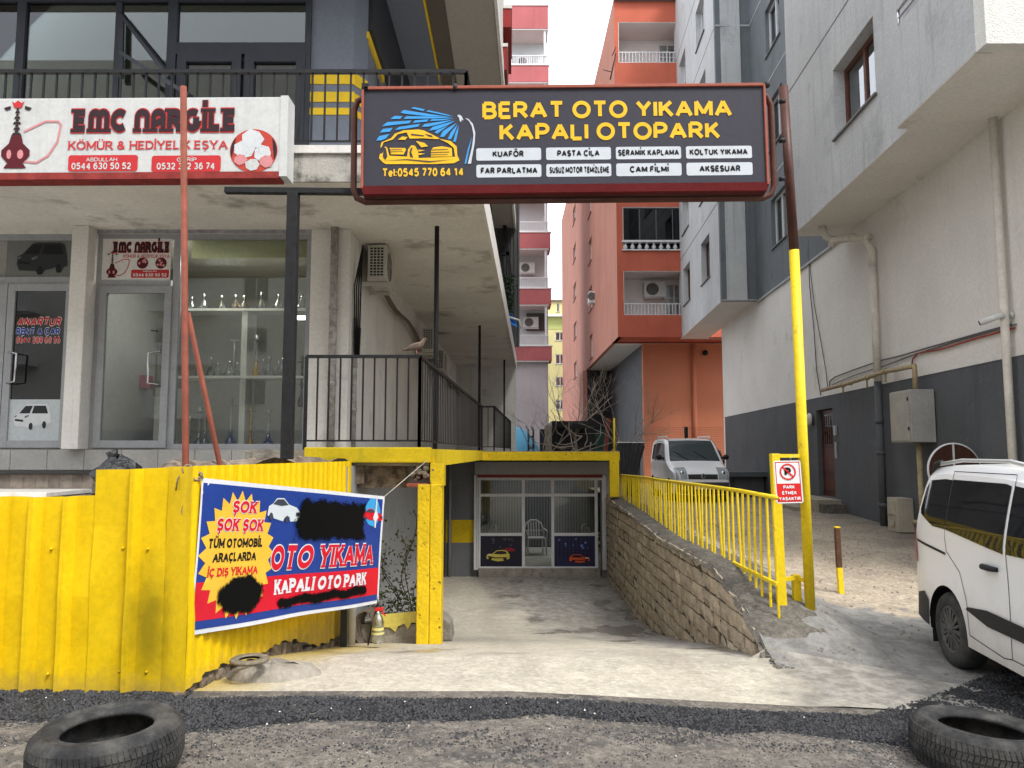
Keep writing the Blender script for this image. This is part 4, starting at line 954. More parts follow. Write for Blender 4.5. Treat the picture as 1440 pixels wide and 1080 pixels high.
# plinth of tiles, steps
m_tile = M('pale_tile', (.47, .455, .43), .35, .12, 3, bump=.03, stain=(2.2, .53, .03, (.33, .32, .3), .5), rnd=.12, fine=.06)
pl_top = 1.685
core = MB(); core.box(-10, xb1 - .1, YFc - .08, YFc + .1, 1.3, pl_top - .004); part('plinth_core', core, m_conc, lb)
x = -9.3; tr_ = random.Random(9)
while x < -2.75:
    w_ = .5; g = MB(); g.box(x, min(x + w_ - .008, -2.72), YFc - .10, YFc - .082, 1.415, pl_top); part('tile', g, m_tile, lb); x += w_
m_marb = M('white_marble', (.66, .64, .6), .35, .08, 3, bump=.02, stain=(3, .55, .1, (.4, .36, .3), .5))
m_wood = M('wood_look', (.24, .2, .165), .6, .35, 8, streak=0, bump=.1, rnd=.6)
stp = thing('entrance_steps', 'marble edged steps with wood look tile risers below the rent a car shop', 'steps', (-6, 9, 1))
g = MB(); g.box(-10, -5.4, 9.7, YFc - .1, 1.37, 1.41); part('top_tread', g, M('black_nosing', (.03, .03, .03), .5), stp)
g = MB(); g.box(-10, -5.4, 8.82, 9.78, 1.13, 1.185); part('tread', g, m_marb, stp, bevel=.006)
g = MB(); g.box(-10, -5.4, 8.0, 8.9, 1.02, 1.10); part('tread', g, m_marb, stp, bevel=.006)
x = -9.2
while x < -5.4:
    w_ = .12 + .06 * tr_.random(); g = MB(); g.box(x, x + w_ - .003, 9.76, 9.775, 1.19, 1.365); part('riser_tile', g, m_wood, stp); x += w_
g = MB(); g.box(-10, -5.4, 8.86, 8.875, 1.10, 1.125); part('riser', g, m_wood, stp)
g = MB(); g.box(-10, -5.4, 8.88, 10.3, .3, 1.12); g.box(-10, -5.4, 9.78, 10.3, 1.1, 1.36); part('step_core', g, m_conc, stp)
g = MB(); g.box(-10, -2.5, 5.75, 8.9, -.4, .98); 
tb = single('terrace_base', g, m_conc, 'concrete terrace behind the low yellow fence in front of the shops', 'terrace')
g = MB(); pr = random.Random(21)
def prub(i, j):
    y = lerp(5.75, 8.45, j / 14); xr = lerp(-2.30, -1.76, (y - 5.33) / 2.87) - .07; x = lerp(xr - .55, xr, i / 8)
    return (x, y, 1.545 + .045 * math.sin(i * 1.3) * math.sin(j * .9) + pr.uniform(-.02, .03) - (.3 if i == 0 or j == 0 else 0))
g.sheet(prub, 8, 14); g.prism([(-2.8, 5.8), (-2.34, 5.8), (-1.85, 8.4), (-2.5, 8.4)], lambda a, b, d: Vector((a, b, d)), .9, 1.45)
single('rubble_plinth', g, m_rough, 'rough broken concrete ledge behind the fence carrying the black sign post', 'ledge')
g = MB(); g.box(-2.9, -2.3, 8.45, 8.9, 1.45, 1.68); single('ledge_end', g, m_conc, 'concrete end of the walkway slab beside the black post', 'ledge')

# shop fronts
def rect_frame(mb, x0, x1, z0, z1, w_, y, d=.06):
    mb.box(x0, x0 + w_, y - d / 2, y + d / 2, z0, z1); mb.box(x1 - w_, x1, y - d / 2, y + d / 2, z0, z1)
    mb.box(x0 + w_, x1 - w_, y - d / 2, y + d / 2, z0, z0 + w_); mb.box(x0 + w_, x1 - w_, y - d / 2, y + d / 2, z1 - w_, z1)
m_shopgl = glass('shop_glass', (.86, .89, .88), 1.2, 1.5)
m_darkgl = glass('dark_shop_glass', (.10, .11, .12), 1.5, 1.5)
def XZ(px, py): q = PY(px, py, YFc); return q.x, q.z
def handle(mb, x, z0, z1, y, s=1):
    mb.tube([(x, y, z0), (x - s * .0, y - .07, z0), (x - s * .12, y - .09, z0 + .02), (x - s * .13, y - .09, z1 - .02), (x, y - .07, z1), (x, y, z1)], .014, 8)
# shop 2: door, transom, window
sf = thing('hookah_shop_front', 'grey aluminium hookah shop front with glazed door and wide display window', 'shop front', (-4.3, YFc, 1.69))
dl, dr = wl(133, 520), wl(240, 520); zdt, zb_ = Z_(185, 403, YFc), 1.69
g = MB(); rect_frame(g, xa1, xb0, zb_, zh, .075, YFc); g.box(wl(241, 480), wl(251, 480), YFc - .035, YFc + .035, zb_ + .07, zh - .07); g.box(xa1 + .07, wl(241, 400), YFc - .032, YFc + .032, zdt, zdt + .09)
part('outer_frame', g, m_alu, sf)
door = MB(); rect_frame(door, dl + .05, dr, zb_ + .02, zdt - .005, .1, YFc - .03, .07); dd = part('door', door, m_alu, sf, bevel=.004)
g = MB(); g.box(dl + .15, dr - .1, YFc - .035, YFc - .027, zb_ + .12, zdt - .1); q = part('pane', g, m_shopgl, dd)
g = MB(); handle(g, wl(228, 520), Z_(0, 542, YFc), Z_(0, 496, YFc), YFc - .06, 1); part('handle', g, flat('steel', (.6, .6, .62), .25, metal=1), dd)
wx0, wx1 = wl(251), wl(431)
g = MB(); g.box(wx0, wx1, YFc - .006, YFc + .002, zb_ + .075, zh - .075); part('display_pane', g, m_shopgl, sf)
F = (Vector((wl(145, 390), YFc - .04, Z_(190, 394, YFc))), Vector((1, 0, 0)), Vector((0, -1, 0)), Vector((0, 0, 1)))
W_, H_ = wl(241, 360) - wl(145, 360), Z_(190, 337, YFc) - Z_(190, 394, YFc)
m_panel = M('sign_panel', (.74, .73, .7), .5, .06, 3, streak=.15, bump=.02)
g = MB(); fpoly(g, F, [(0, 0), (W_, 0), (W_, H_), (0, H_)], .004); pan = part('sign_panel', g, m_panel, sf, 'small white EMC NARGİLE sign panel over the door')
m_maroon = flat('maroon_print', (.10, .01, .016), .5); m_sred = flat('sign_red', (.55, .035, .04), .5); m_ink = flat('dark_ink', (.035, .018, .022), .5); m_pink = flat('pink_print', (.62, .25, .26), .5)
def hookah_art(F, x, y, s, parent, col1, col2):
    g = MB(); P_ = lambda pts, d=.007: fpoly(g, F, [(x + a * s, y + b * s) for a, b in pts], d)
    P_([(-.16, .02), (.16, .02), (.12, .08), (-.12, .08)]); P_([(-.1, .08), (.1, .08), (.2, .2), (.2, .28), (.1, .38), (.07, .5), (-.07, .5), (-.1, .38), (-.2, .28), (-.2, .2)])
    part('hookah_print', g, col1, parent)
    g = MB()
    for k, w_ in enumerate((.07, .03, .05, .025, .06, .025, .045, .02, .035, .02)): P_([(-w_, .5 + k * .04), (w_, .5 + k * .04), (w_ * .7, .535 + k * .04), (-w_ * .7, .535 + k * .04)])
    P_([(-.2, .9), (-.1, .93), (-.1, .88), (-.16, .86)]); P_([(.2, .9), (.1, .93), (.1, .88), (.16, .86)])
    part('hookah_print', g, m_ink, parent)
    for ox, w_ in ((-.09, .035), (.07, .045)): g = MB(); P_([(ox + w_ * math.cos(t * .785), .22 + .07 * math.sin(t * .785)) for t in range(8)], .0085); part('hookah_highlight', g, m_pink, parent)
    g = MB(); P_([(-.05, .9), (.05, .9), (.09, 1.0), (.05, .97), (0, 1.01), (-.05, .97), (-.09, 1.0)]); part('hookah_bowl_print', g, m_sred, parent)
    g = MB(); pts = [(.1, .12), (.3, .1), (.46, .2), (.58, .4), (.62, .65), (.58, .7), (.4, .7), (.2, .6), (.1, .55)]
    L_, R_ = _ribbon(pts, .028)
    for k in range(len(pts) - 1): P_([L_[k], L_[k + 1], R_[k + 1], R_[k]], .0065)
    part('hose_print', g, col2, parent)
def horned(F, s, x, y, w_, h, parent, d=.006):
    g = MB(); letters(g, s, F, x, y, w_, h, .3, d, .12, grow=.10); part('lettering_outline', g, m_sred, parent)
    g = MB(); letters(g, s, F, x, y, w_, h, .3, d + .003, .12)
    part('lettering', g, m_ink, parent)
horned(F, 'EmC naRGİLE', W_ * .16, H_ * .66, W_ * .82, H_ * .26, sf, .006)
g = MB(); letters(g, 'KÖMÜR & HEDİYELİK EŞYA', F, W_ * .3, H_ * .53, W_ * .68, H_ * .08, .16, .006, .05); pass
g2 = MB(); fpoly(g2, F, rrect(W_ * .43, W_ * .98, H_ * .04, H_ * .24, .015), .006); part('number_box', g2, m_sred, sf)
part('lettering', g, m_sred, sf)
for a_ in (('0544 630 50 52', F, W_ * .46, H_ * .07, W_ * .49, H_ * .08, .22, .0085, .04), ('ABDULLAH', F, W_ * .6, H_ * .18, W_ * .2, H_ * .04, .2, .0085)): g = MB(); letters(g, *a_); part('lettering', g, m_panel, sf)
hookah_art(F, W_ * .15, H_ * .03, H_ * .66, sf, m_maroon, m_sred)
g = MB()
for q in (.59, .86): fpoly(g, F, [(W_ * q + H_ * .14 * math.cos(t * .52), H_ * .4 + H_ * .14 * math.sin(t * .52)) for t in range(12)], .006)
part('coal_disc', g, m_maroon, sf)
g = MB(); cr = random.Random(5)
for q in (.59, .86):
    for _ in range(5):
        cx, cy = W_ * q + cr.uniform(-.05, .05) * H_ * 1.6, H_ * .4 + cr.uniform(-.08, .08) * H_; s = H_ * .04
        fpoly(g, F, [(cx - s, cy), (cx, cy - s), (cx + s, cy + s * .4), (cx, cy + s)], .0075 + _ * .0003)
part('coal_print', g, m_pink, sf)
# interior of shop 2
m_room = M('room_cream', (.5, .48, .42), .85, .08, 1, bump=0); m_roomd = M('room_grey', (.34, .34, .33), .85, .1, 1, bump=0)
room = thing('shop_interior', 'dim shop room with white display shelves behind the wide window', 'room', (-4.3, 12, 1.7))
g = MB(); g.box(xa1 - .1, xb0, 13.2, 13.3, 1.6, ZS); g.box(xa1 - .1, xa1 - .0, YFc + .2, 13.2, 1.6, ZS); g.box(xb0, xb0 + .1, YFc + .32, 13.2, 1.6, ZS); part('back_wall', g, m_roomd, room)
g = MB(); g.box(xa1, xb0, YFc + .1, 13.2, 1.64, 1.68); part('floor', g, m_room, room)
g = MB(); g.box(wl(265, 340), xb0 - .02, YFc + .12, YFc + .15, Z_(0, 362, YFc + .1), zh); part('blind', g, M('cream_blind', (.75, .72, .42), .8, .08, 1), room)
YS_ = YFc + .75
def xs(px, py=500): return X_(px, py, YS_)
shel = MB(); zt_, z1_, z2_ = Z_(0, 437, YS_), Z_(0, 531, YS_), 1.72
m_shelf = M('white_shelf', (.8, .79, .75), .5, .04, 3, bump=0)
for z in (zt_, z1_): g = MB(); g.box(xs(252), xs(430), YS_ - .12, YS_ + .3, z - .02, z + .015); part('shelf', g, m_shelf, room)
g = MB(); g.box(xs(342), xs(350), YS_ - .1, YS_ + .3, z2_, zt_ - .02); part('shelf_divider', g, m_shelf, room)
g = MB(); g.box(xs(252), xs(430), YS_ - .12, YS_ + .3, 1.68, 1.73); part('shelf', g, m_shelf, room)
g = MB(); g.box(xs(200), xs(228), YFc + 1.2, YFc + 1.7, 1.68, Z_(0, 545, YFc + 1.2)); part('counter', g, m_shelf, room)
m_vg = glass('vase_glass', (.7, .72, .72), 1.6, 1.45, .08, .10)
def prof_vase(h, r_): return [(r_ * .9, 0), (r_, h * .06), (r_ * .85, h * .25), (r_ * .35, h * .55), (r_ * .22, h * .75), (r_ * .3, h)]
vase0 = None; vr_ = random.Random(31); k = 0
ORD = ('first', 'second', 'third', 'fourth', 'fifth', 'sixth', 'seventh', 'eighth', 'ninth')
def vase(x, y, z, h, r_, mat, lab):
    g = MB(); g.lathe(prof_vase(h, r_), (x, y, z), 12); single('glass_vase', g, mat, lab, 'vase', 'glass hookah bases on the shop shelves')
m_amb = glass('amber_glass', (.75, .5, .15), 1.4, 1.45, .08, .1); m_bl = glass('blue_glass', (.1, .2, .75), 1.4, 1.45, .08, .1)
for k, px in enumerate((270, 287, 312, 332, 344, 368, 392, 425)): vase(xs(px, 420), YS_, zt_ + .015, vr_.uniform(.2, .3), vr_.uniform(.06, .09), m_amb if px in (332, 344) else m_vg, f'{"amber" if px in (332, 344) else "clear"} glass hookah base on the top shelf, {ORD[k]} from the left')
for k, px in enumerate((280, 297, 306, 323, 333, 371, 379, 392, 398)): vase(xs(px, 520), YS_, z1_ + .015, vr_.uniform(.18, .3), vr_.uniform(.06, .1), m_vg, f'clear glass hookah base on the middle shelf, {ORD[k]} from the left')
m_gold = flat('brass', (.55, .33, .06), .35, metal=.8); m_tube = flat('silver_tube', (.5, .5, .5), .3, metal=.8)
def hookah(px, zb, h, mb_, ms, lab, r_=.08):
    x = xs(px, 560); t = thing('hookah', lab, 'hookah', (x, YS_, zb), 'hookahs displayed in the window')
    g = MB(); g.lathe([(r_ * .8, 0), (r_, .03), (r_, h * .12), (r_ * .45, h * .22), (r_ * .3, h * .36)], (x, YS_, zb), 12); part('base', g, mb_, t)
    g = MB(); g.lathe([(.018, h * .36), (.03, h * .45), (.015, h * .5), (.028, h * .6), (.014, h * .7), (.02, h * .8), (.014, h * .88)], (x, YS_, zb), 8); part('stem', g, ms, t)
    g = MB(); g.lathe([(.07, h * .88), (.075, h * .89), (.02, h * .9), (.035, h), (.03, h)], (x, YS_, zb), 10); part('bowl', g, ms, t)
hookah(359, z1_ + .015, .62, m_gold, m_tube, 'hookah with gold base on the middle shelf', .055)
hookah(326, z2_, .72, m_bl, m_tube, 'hookah with deep blue base left of the shelf divider')
hookah(354, z2_, .6, m_gold, m_gold, 'slim golden hookah beside the shelf divider', .045)
hookah(379, z2_, .56, m_bl, m_tube, 'small hookah with blue stem at the lower right of the window')
hookah(424, z2_ + .6, .75, m_ink, m_ink, 'dark tall hookah at the right edge of the shop window', .06)
for k, px in enumerate((268, 282, 290)): hookah(px, z2_, vr_.uniform(.45, .65), m_vg, m_tube, f'clear glass hookah on the bottom shelf, {ORD[k]} from the left', .07)
x = xs(330, 480); g = MB(); g.tube([(x, YS_, z1_ + .02), (x, YS_, z1_ + .55)], .012, 6); g.box(x - .06, x + .06, YS_ - .03, YS_ + .03, z1_ + .55, z1_ + .565); single('bare_hookah', g, m_tube, 'bare silver hookah stem standing on the middle shelf left of the divider', 'hookah')
bx0_, bxz = X_(198, 534, YFc + 1.35), Z_(0, 545, YFc + 1.2)
g = MB(); g.box(bx0_ - .17, bx0_ + .12, YFc + 1.3, YFc + 1.5, bxz, bxz + .2); single('pink_box', g, flat('pink_box', (.35, .03, .08), .6), 'dark pink box on the white counter behind the shop door', 'box')
for k, px in enumerate((176, 181, 191, 199)):
    q = PY(px, 462, YFc + 1.6); g = MB(); g.tube([q, q + Vector((-.03, 0, -.35)), q + Vector((-.01, 0, -.75))], .012, 5); single('hookah_hose', g, m_iron, f'dark hookah hose hanging behind the shop door, {ORD[k]} from the left', 'hose', 'hookah hoses hanging behind the shop door')
g = MB(); q = PY(170, 458, YFc + 1.6); g.bar(q, PY(222, 466, YFc + 1.6), .02); single('hose_rail', g, m_iron, 'dark rail carrying the hanging hookah hoses', 'rail')

# the lit tube seen at the right edge of the shop window
lq = PY(424, 445, YFc + 1.5); lt = thing('shop_lamp', 'lit white strip lamp glowing at the right edge of the hookah shop window', 'lamp', tuple(lq))
m_lit, n_, p_ = newmat('lamp_lit'); p_.inputs['Emission Color'].default_value = (1, .98, .92, 1); p_.inputs['Emission Strength'].default_value = 3
g = MB(); g.box(lq.x - .07, lq.x + .07, lq.y - .03, lq.y + .03, lq.z - .05, lq.z + .05); part('lamp_tube', g, m_lit, lt)
g = MB(); g.box(lq.x - .09, lq.x + .09, lq.y + .03, lq.y + .08, lq.z - .07, lq.z + .07); part('lamp_holder', g, m_iron, lt)
ld_ = bpy.data.lights.new('shop_fill_light', 'AREA'); ld_.energy = 18; ld_.size = .6; ld_.color = (1, .96, .88); lo_ = bpy.data.objects.new('shop_fill_light', ld_); COL.objects.link(lo_)  # added fill light that brightens the shelves, set apart from the lamp
lo_.location = (-4.3, YFc + .55, zh - .12); lo_.rotation_euler = (R(-25), 0, 0)
# shop 1: rent a car
sf1 = thing('car_rental_front', 'grey aluminium ANARTUR rent a car shop front with dark glass doors', 'shop front', (-7, YFc, 1.69))
g = MB(); rect_frame(g, -9.6, xa0, zb_, zh - .0, .09, YFc); zt1 = Z_(50, 400, YFc); g.box(-9.5, xa0 - .09, YFc - .032, YFc + .032, zt1, zt1 + .1)
part('outer_frame', g, m_alu, sf1)
l0, l1 = wl(9, 520), wl(101, 520)
g = MB(); rect_frame(g, l0, l1, zb_ + .02, zt1 - .005, .1, YFc - .03, .07); d1 = part('door', g, m_alu, sf1, bevel=.004)
g = MB(); rect_frame(g, l0 - 1.3, l0 - .01, zb_ + .02, zt1 - .005, .1, YFc - .03, .07); g.box(l0 - 1.2, l0 - .11, YFc - .035, YFc - .027, zb_ + .12, zt1 - .1); part('door', g, m_alu, sf1)
zsp = Z_(50, 562, YFc)
g = MB(); g.box(l0 + .1, l1 - .1, YFc - .035, YFc - .027, zsp, zt1 - .1); part('pane', g, m_darkgl, d1)
g = MB(); g.box(l0 + .1, l1 - .1, YFc - .04, YFc - .027, zb_ + .12, zsp); part('lower_panel', g, M('pale_film', (.5, .54, .56), .4, .05, 2, bump=0), d1)
g = MB(); handle(g, l0 + .1, Z_(0, 540, YFc), Z_(0, 497, YFc), YFc - .06, -1); handle(g, l0 - .1, Z_(0, 540, YFc), Z_(0, 494, YFc), YFc - .06, 1); part('handle', g, MATS['steel'], d1)
g = MB(); g.box(wl(10, 370), wl(106, 370), YFc - .02, YFc - .008, Z_(50, 392, YFc), Z_(50, 337, YFc)); part('transom_panel', g, M('grey_film', (.17, .175, .165), .5, .06, 2, bump=0), sf1)
F1 = (Vector((l0 + .1, YFc - .037, zb_ + .12)), Vector((1, 0, 0)), Vector((0, -1, 0)), Vector((0, 0, 1))); W1 = l1 - l0 - .2
for s, (py, hpx, wq, xo, mt, ol) in {'ANARTUR': (459, 12, .86, .05, m_sred, 0), 'RENT A CAR': (472, 10.5, .86, .05, flat('rental_blue', (.02, .06, .35), .4), 0), '0544 289 60 55': (483, 8.5, .86, .06, m_sred, 0)}.items():
    zb1 = Z_(50, py, YFc) - F1[0].z; h_ = hpx / 1060 * 10.6
    g = MB(); letters(g, s, F1, W1 * xo, zb1, W1 * wq, h_, .24, .006, 0, .25 if s == 'ANARTUR' else 0, grow=.16); part('lettering_outline', g, m_panel, sf1)
    g = MB(); letters(g, s, F1, W1 * xo, zb1, W1 * wq, h_, .24, .009, 0, .25 if s == 'ANARTUR' else 0); part('lettering', g, mt, sf1)
def vanpic(F, x, y, w_, h, c1, c2, c3, parent, lab, tall=1.0):
    body = [(0, .3), (.01, .55), (.1, .62), (.28, .95), (.36, 1.0), (.86, 1.0), (.93, .93), (.98, .6), (1, .25), (.93, .2), (.88, .02), (.82, .05), (.78, .2), (.56, .1), (.52, -.02), (.42, -.04), (.38, .08), (.05, .1)]
    win = [[(.14, .62), (.3, .92), (.5, .93), (.42, .62)], [(.54, .93), (.85, .93), (.92, .62), (.48, .62)]]
    g = MB(); fpoly(g, F, [(x + a * w_, y + b * h) for a, b in body], .006); part('van_picture', g, c1, parent, lab)
    g = MB()
    for q in win: g0 = MB(); fpoly(g0, F, [(x + a * w_, y + b * h) for a, b in q], .009); part('van_picture_window', g0, c2, parent)
    for cx, cy in ((.47, .1), (.83, .16)): fpoly(g, F, [(x + w_ * (cx + .055 * math.cos(t * .63)), y + h * (cy + .15 * math.sin(t * .63))) for t in range(10)], .0095)
    fpoly(g, F, [(x + a * w_, y + b * h) for a, b in ((.03, .32), (.26, .28), (.26, .36), (.04, .4))], .009)
    part('van_picture_detail', g, c2, parent)
    g = MB()
    for q in ([(.3, .42), (.4, .5), (.4, .56), (.29, .5)], [(.02, .45), (.08, .5), (.08, .55), (.02, .52)]): fpoly(g, F, [(x + a * w_, y + b * h) for a, b in q], .0085)
    part('van_picture_lights', g, c3, parent)
m_pale = flat('print_light', (.62, .64, .66), .4); m_dk = flat('print_dark', (.03, .032, .035), .4); m_mid = flat('print_mid', (.13, .14, .15), .4)
vanpic(F1, W1 * .1, .16, W1 * .72, .34, m_pale, m_dk, m_mid, sf1, 'picture of a silver people carrier')
Ft = (Vector((wl(10, 370), YFc - .021, Z_(50, 392, YFc))), Vector((1, 0, 0)), Vector((0, -1, 0)), Vector((0, 0, 1))); Wt = wl(106, 370) - wl(10, 370)
vanpic(Ft, Wt * .16, .07, Wt * .74, .44, m_dk, flat('print_darker', (.012, .013, .015), .3), m_mid, sf1, 'picture of a black minivan')
g = MB(); g.box(-10, xa0, 13.2, 13.3, 1.6, ZS); part('interior_wall', g, m_roomd, sf1)

# wall pipes, AC unit, cables
def vpipe(px, r_, mat, name, lab, y0, z0, z1):
    q = PY(px, 560, y0); g = MB(); g.tube([(q.x, y0, z0), (q.x, y0, z1)], r_, 10)
    for z in (lerp(z0, z1, .28), lerp(z0, z1, .62)): g.tube([(q.x, y0, z), (q.x, y0, z + .06)], r_ * 1.15, 10)
    single(name, g, mat, lab, 'pipe')
m_oldpipe = M('old_pipe', (.42, .40, .37), .85, .3, 14, streak=.5, bump=.5, stain=(12, .5, .1, (.15, .13, .11), .6))
vpipe(466, .055, m_oldpipe, 'rain_pipe', 'old grey rain pipe on the corner pier of the shop building', YFc - .17, 1.69, ZS)
vpipe(496, .055, m_oldpipe, 'rain_pipe', 'old pale pipe at the building corner under the air conditioner', YFc + .25, 1.69, 3.55)
cab = MB()
for k in range(4): cab.tube([(xb1 + .06 + k * .015, YFc + .1 + k * .03, 3.4), (xb1 + .05 + k * .02, YFc + .1, 3.0), (xb1 + .03 + k * .03, YFc + .1, 4.0), (xb1 + .12, YFc + .2, 4.6)], .012, 5)
single('cable_bundle', cab, m_iron, 'black cable bundle rising beside the corner pipe', 'cable')
cab = MB(); y_ = YFc + 1.4; cp = []
for i in range(30):
    yy = y_ + i * .55; cp.append(Vector((xb1 + .10 + .014 * (yy - YFc), yy, 4.35 - .10 * math.sin(i * .5) ** 2 - .5 * smooth((yy - 11.5) / 14))))
cab.tube(cp, .035, 6); cab.tube([p + Vector((.02, 0, -.07 - .03 * math.sin(i))) for i, p in enumerate(cp)], .02, 5)
single('cable_bundle', cab, M('wrapped_cable', (.2, .17, .14), .9, .4, 30, bump=.6), 'sagging wrapped pipes and cables along the top of the side wall', 'cable')
m_ac = M('ac_cream', (.52, .50, .44), .5, .06, 4, streak=.3, bump=.03)
def ac_unit(name, label, o, ux, uy, w_=.78, d_=.28, h_=.55, group='air conditioner outdoor units', mat=None, side=True):
    """o = lower corner; ux along the fan face, uy depth away from that face"""
    t = thing(name, label, 'air conditioner', tuple(o), group); o = Vector(o); ux = Vector(ux); uy = Vector(uy); mat = mat or m_ac
    F = (o, ux, -uy, Vector((0, 0, 1)))
    g = MB(); g.fbox(F, 0, w_, -d_, 0, 0, h_); part('case', g, mat, t, bevel=.015)
    g = MB(); c = o + ux * w_ * .38 + Vector((0, 0, h_ * .5)) - uy * .004; rr = h_ * .4
    for q in range(5):
        r0 = rr * (q + .6) / 5.2; pts = [c + ux * r0 * math.cos(a * .42) + Vector((0, 0, r0 * math.sin(a * .42))) for a in range(16)]; g.tube(pts, .006, 4)
    part('fan_grille', g, m_ac if mat is not m_ac else MATS['old_pipe'], t)
    g = MB(); pts = [c + uy * .002 + ux * rr * math.cos(a * .314) + Vector((0, 0, rr * math.sin(a * .314))) for a in range(20)]; g.poly(pts); part('fan_opening', g, m_dk, t)
    if side:
        g = MB()
        for i in range(10):
            for j in range(4):
                a = o + uy * (.045 + j * .052) - ux * .003 + Vector((0, 0, .08 + i * .044)); g.poly([a, a + uy * .038, a + uy * .038 + Vector((0, 0, .028)), a + Vector((0, 0, .028))])
        part('side_grille', g, m_dk, t)
    g = MB(); g.fbox(F, .05, .08, -d_ - .1, .02, -.06, -.005); g.fbox(F, w_ - .08, w_ - .05, -d_ - .1, .02, -.06, -.005); g.fbox(F, -.02, w_ + .02, -.03, .03, -.075, -.045); part('bracket', g, mat, t)
    return t
ac_unit('air_conditioner', 'cream air conditioner unit mounted high on the side wall under the balcony slab', (-1.86, 10.95, 4.17), (0, 1, 0), (-1, 0, 0), group=None)
for k, (yy, zz) in enumerate(((16.5, 3.85), (19, 3.7))):
    ac_unit('air_conditioner', ('cream air conditioner unit halfway along the side wall', 'far cream air conditioner unit near the end of the side wall')[k], (-1.8 + .014 * 6, yy, zz), (0, 1, 0), (-1, 0, 0), group=None)
# slender posts between walkway and balcony slab
for k, (px, Y, lab) in enumerate(((612, 10.15, 'nearest thin black post between walkway and balcony slab'), (674, 18.3, 'second thin black post farther along the walkway'), (709, 25.2, 'farthest thin black post along the walkway'))):
    x = X_(px, 600, Y); g = MB(); g.tube([(x, Y, 1.6), (x, Y, ZS)], .033, 8); single('thin_post', g, m_iron, lab, 'post', 'thin posts along the walkway')
# walkway railing
def railing(name, label, runs, z0, z1, pitch, mat, rtop=.022, rp_=.009, pitch2=None, rb=.012, n=6, drop=.0, group=None):
    t = thing(name, label, 'railing', (runs[0][0][0], runs[0][0][1], z0), group)
    for a, b in runs:
        a, b = Vector((*a[:2], 0)), Vector((*b[:2], 0)); L_ = (b - a).length
        up = lambda p, z: Vector((p.x, p.y, z))
        g = MB(); g.bar(up(a, z1), up(b, z1), rtop * 2, rtop * 1.6); part('top_rail', g, mat, t)
        g = MB(); g.bar(up(a, z0 + .12), up(b, z0 + .12), rb * 2, rb * 1.6); part('bottom_rail', g, mat, t)
        k = max(1, int(L_ / (pitch2 if pitch2 and abs(b.y - a.y) > 2 else pitch)))
        for i in range(k + 1):
            p = lerp(a, b, i / k); e = (i == 0 or i == k); g = MB(); r_ = rp_ * (1.9 if e else .62 if pitch2 and abs(b.y - a.y) > 2 else 1)
            g.bar(up(p, z0 + (.0 if e else .12 - drop)), up(p, z1), r_ * 2); part('post' if e else 'picket', g, mat, t)
    return t
railing('walkway_railing', 'black iron railing round the corner of the raised walkway', [((X_(430, 560, 8.55), 8.55), (-1.05, 8.55)), ((-1.05, 8.55), (-.72, 18.0))], 1.66, 2.74, .122, m_iron, pitch2=.2)
railing('walkway_railing', 'far end of the black walkway railing with its small cross gate', [((-.72, 18.1), (-.43, 18.1)), ((-.43, 18.1), (-.05, 27))], 1.66, 2.74, .14, m_iron, pitch2=.26)
# upper balcony railing
railing('balcony_railing', 'black iron railing along the front of the upper balcony behind the signs', [((-9.5, YSl + .05), (X_(655, 100, YSl), YSl + .05)), ((X_(655, 100, YSl), YSl + .05), (X_(655, 100, YSl) + .15, 13.5))], 5.12, Z_(300, 98, YSl), .148, m_iron, .026, .010)
# upper storey facade
YU = 10.3; zu0, zu1 = 5.08, 8.0
up = thing('upper_storey', 'glazed upper storey with anthracite frames and blue grey corner behind the balcony railing', 'building storey', (-5, YU, 5.08))
ux = lambda px, py=60: X_(px, py, YU)
g = MB(); g.box(ux(438), ux(497), YU, YU + .3, zu0, 9.1); g.prism([(ux(497), YU), (ux(512), YU + .28), (ux(512) - .3, YU + .5), (ux(438), YU + .3)], lambda a, b, d: Vector((a, b, d)), zu0, 9.1); part('corner_pier', g, m_bluegrey, up)
g = MB()
for (p0, p1) in ((118.5, 101), (143.5, 129.5), (161.5, 152)):
    z0, z1 = Z_(460, p0, YU), Z_(460, p1, YU); g.box(ux(438), ux(500), YU - .012, YU - .001, z0, z1)
    g.add([(ux(497), YU - .012, z0), (ux(512) + .01, YU + .28, z0), (ux(512) + .01, YU + .28, z1), (ux(497), YU - .012, z1)], [(0, 1, 2, 3)])
part('yellow_stripe', g, m_yst, up)
frm_ = MB()
ztop = Z_(300, 5, YU)
frm_.box(-9.5, ux(438), YU - .05, YU + .05, ztop, ztop + .5)
for p0, p1 in ((25, 37), (237, 250), (430, 438)): frm_.box(ux(p0), ux(p1), YU - .05, YU + .05, zu0, ztop)
z62, z78 = Z_(340, 78, YU), Z_(340, 62, YU)
frm_.box(ux(250), ux(430), YU - .048, YU + .048, z62, z78)
frm_.box(ux(163), ux(171), YU - .04, YU + .04, zu0, ztop)
for a_, b_ in ((250, 340), (345, 430)):
    x0, x1 = ux(a_, 120), ux(b_, 120); frm_.box(x0, x0 + .13, YU - .06, YU + .04, zu0, z62); frm_.box(x1 - .13, x1, YU - .06, YU + .04, zu0, z62); frm_.box(x0 + .13, x1 - .13, YU - .06, YU + .04, z62 - .12, z62); frm_.box(x0 + .13, x1 - .13, YU - .06, YU + .04, zu0, zu0 + .15)
part('window_frame', frm_, m_dframe, up)
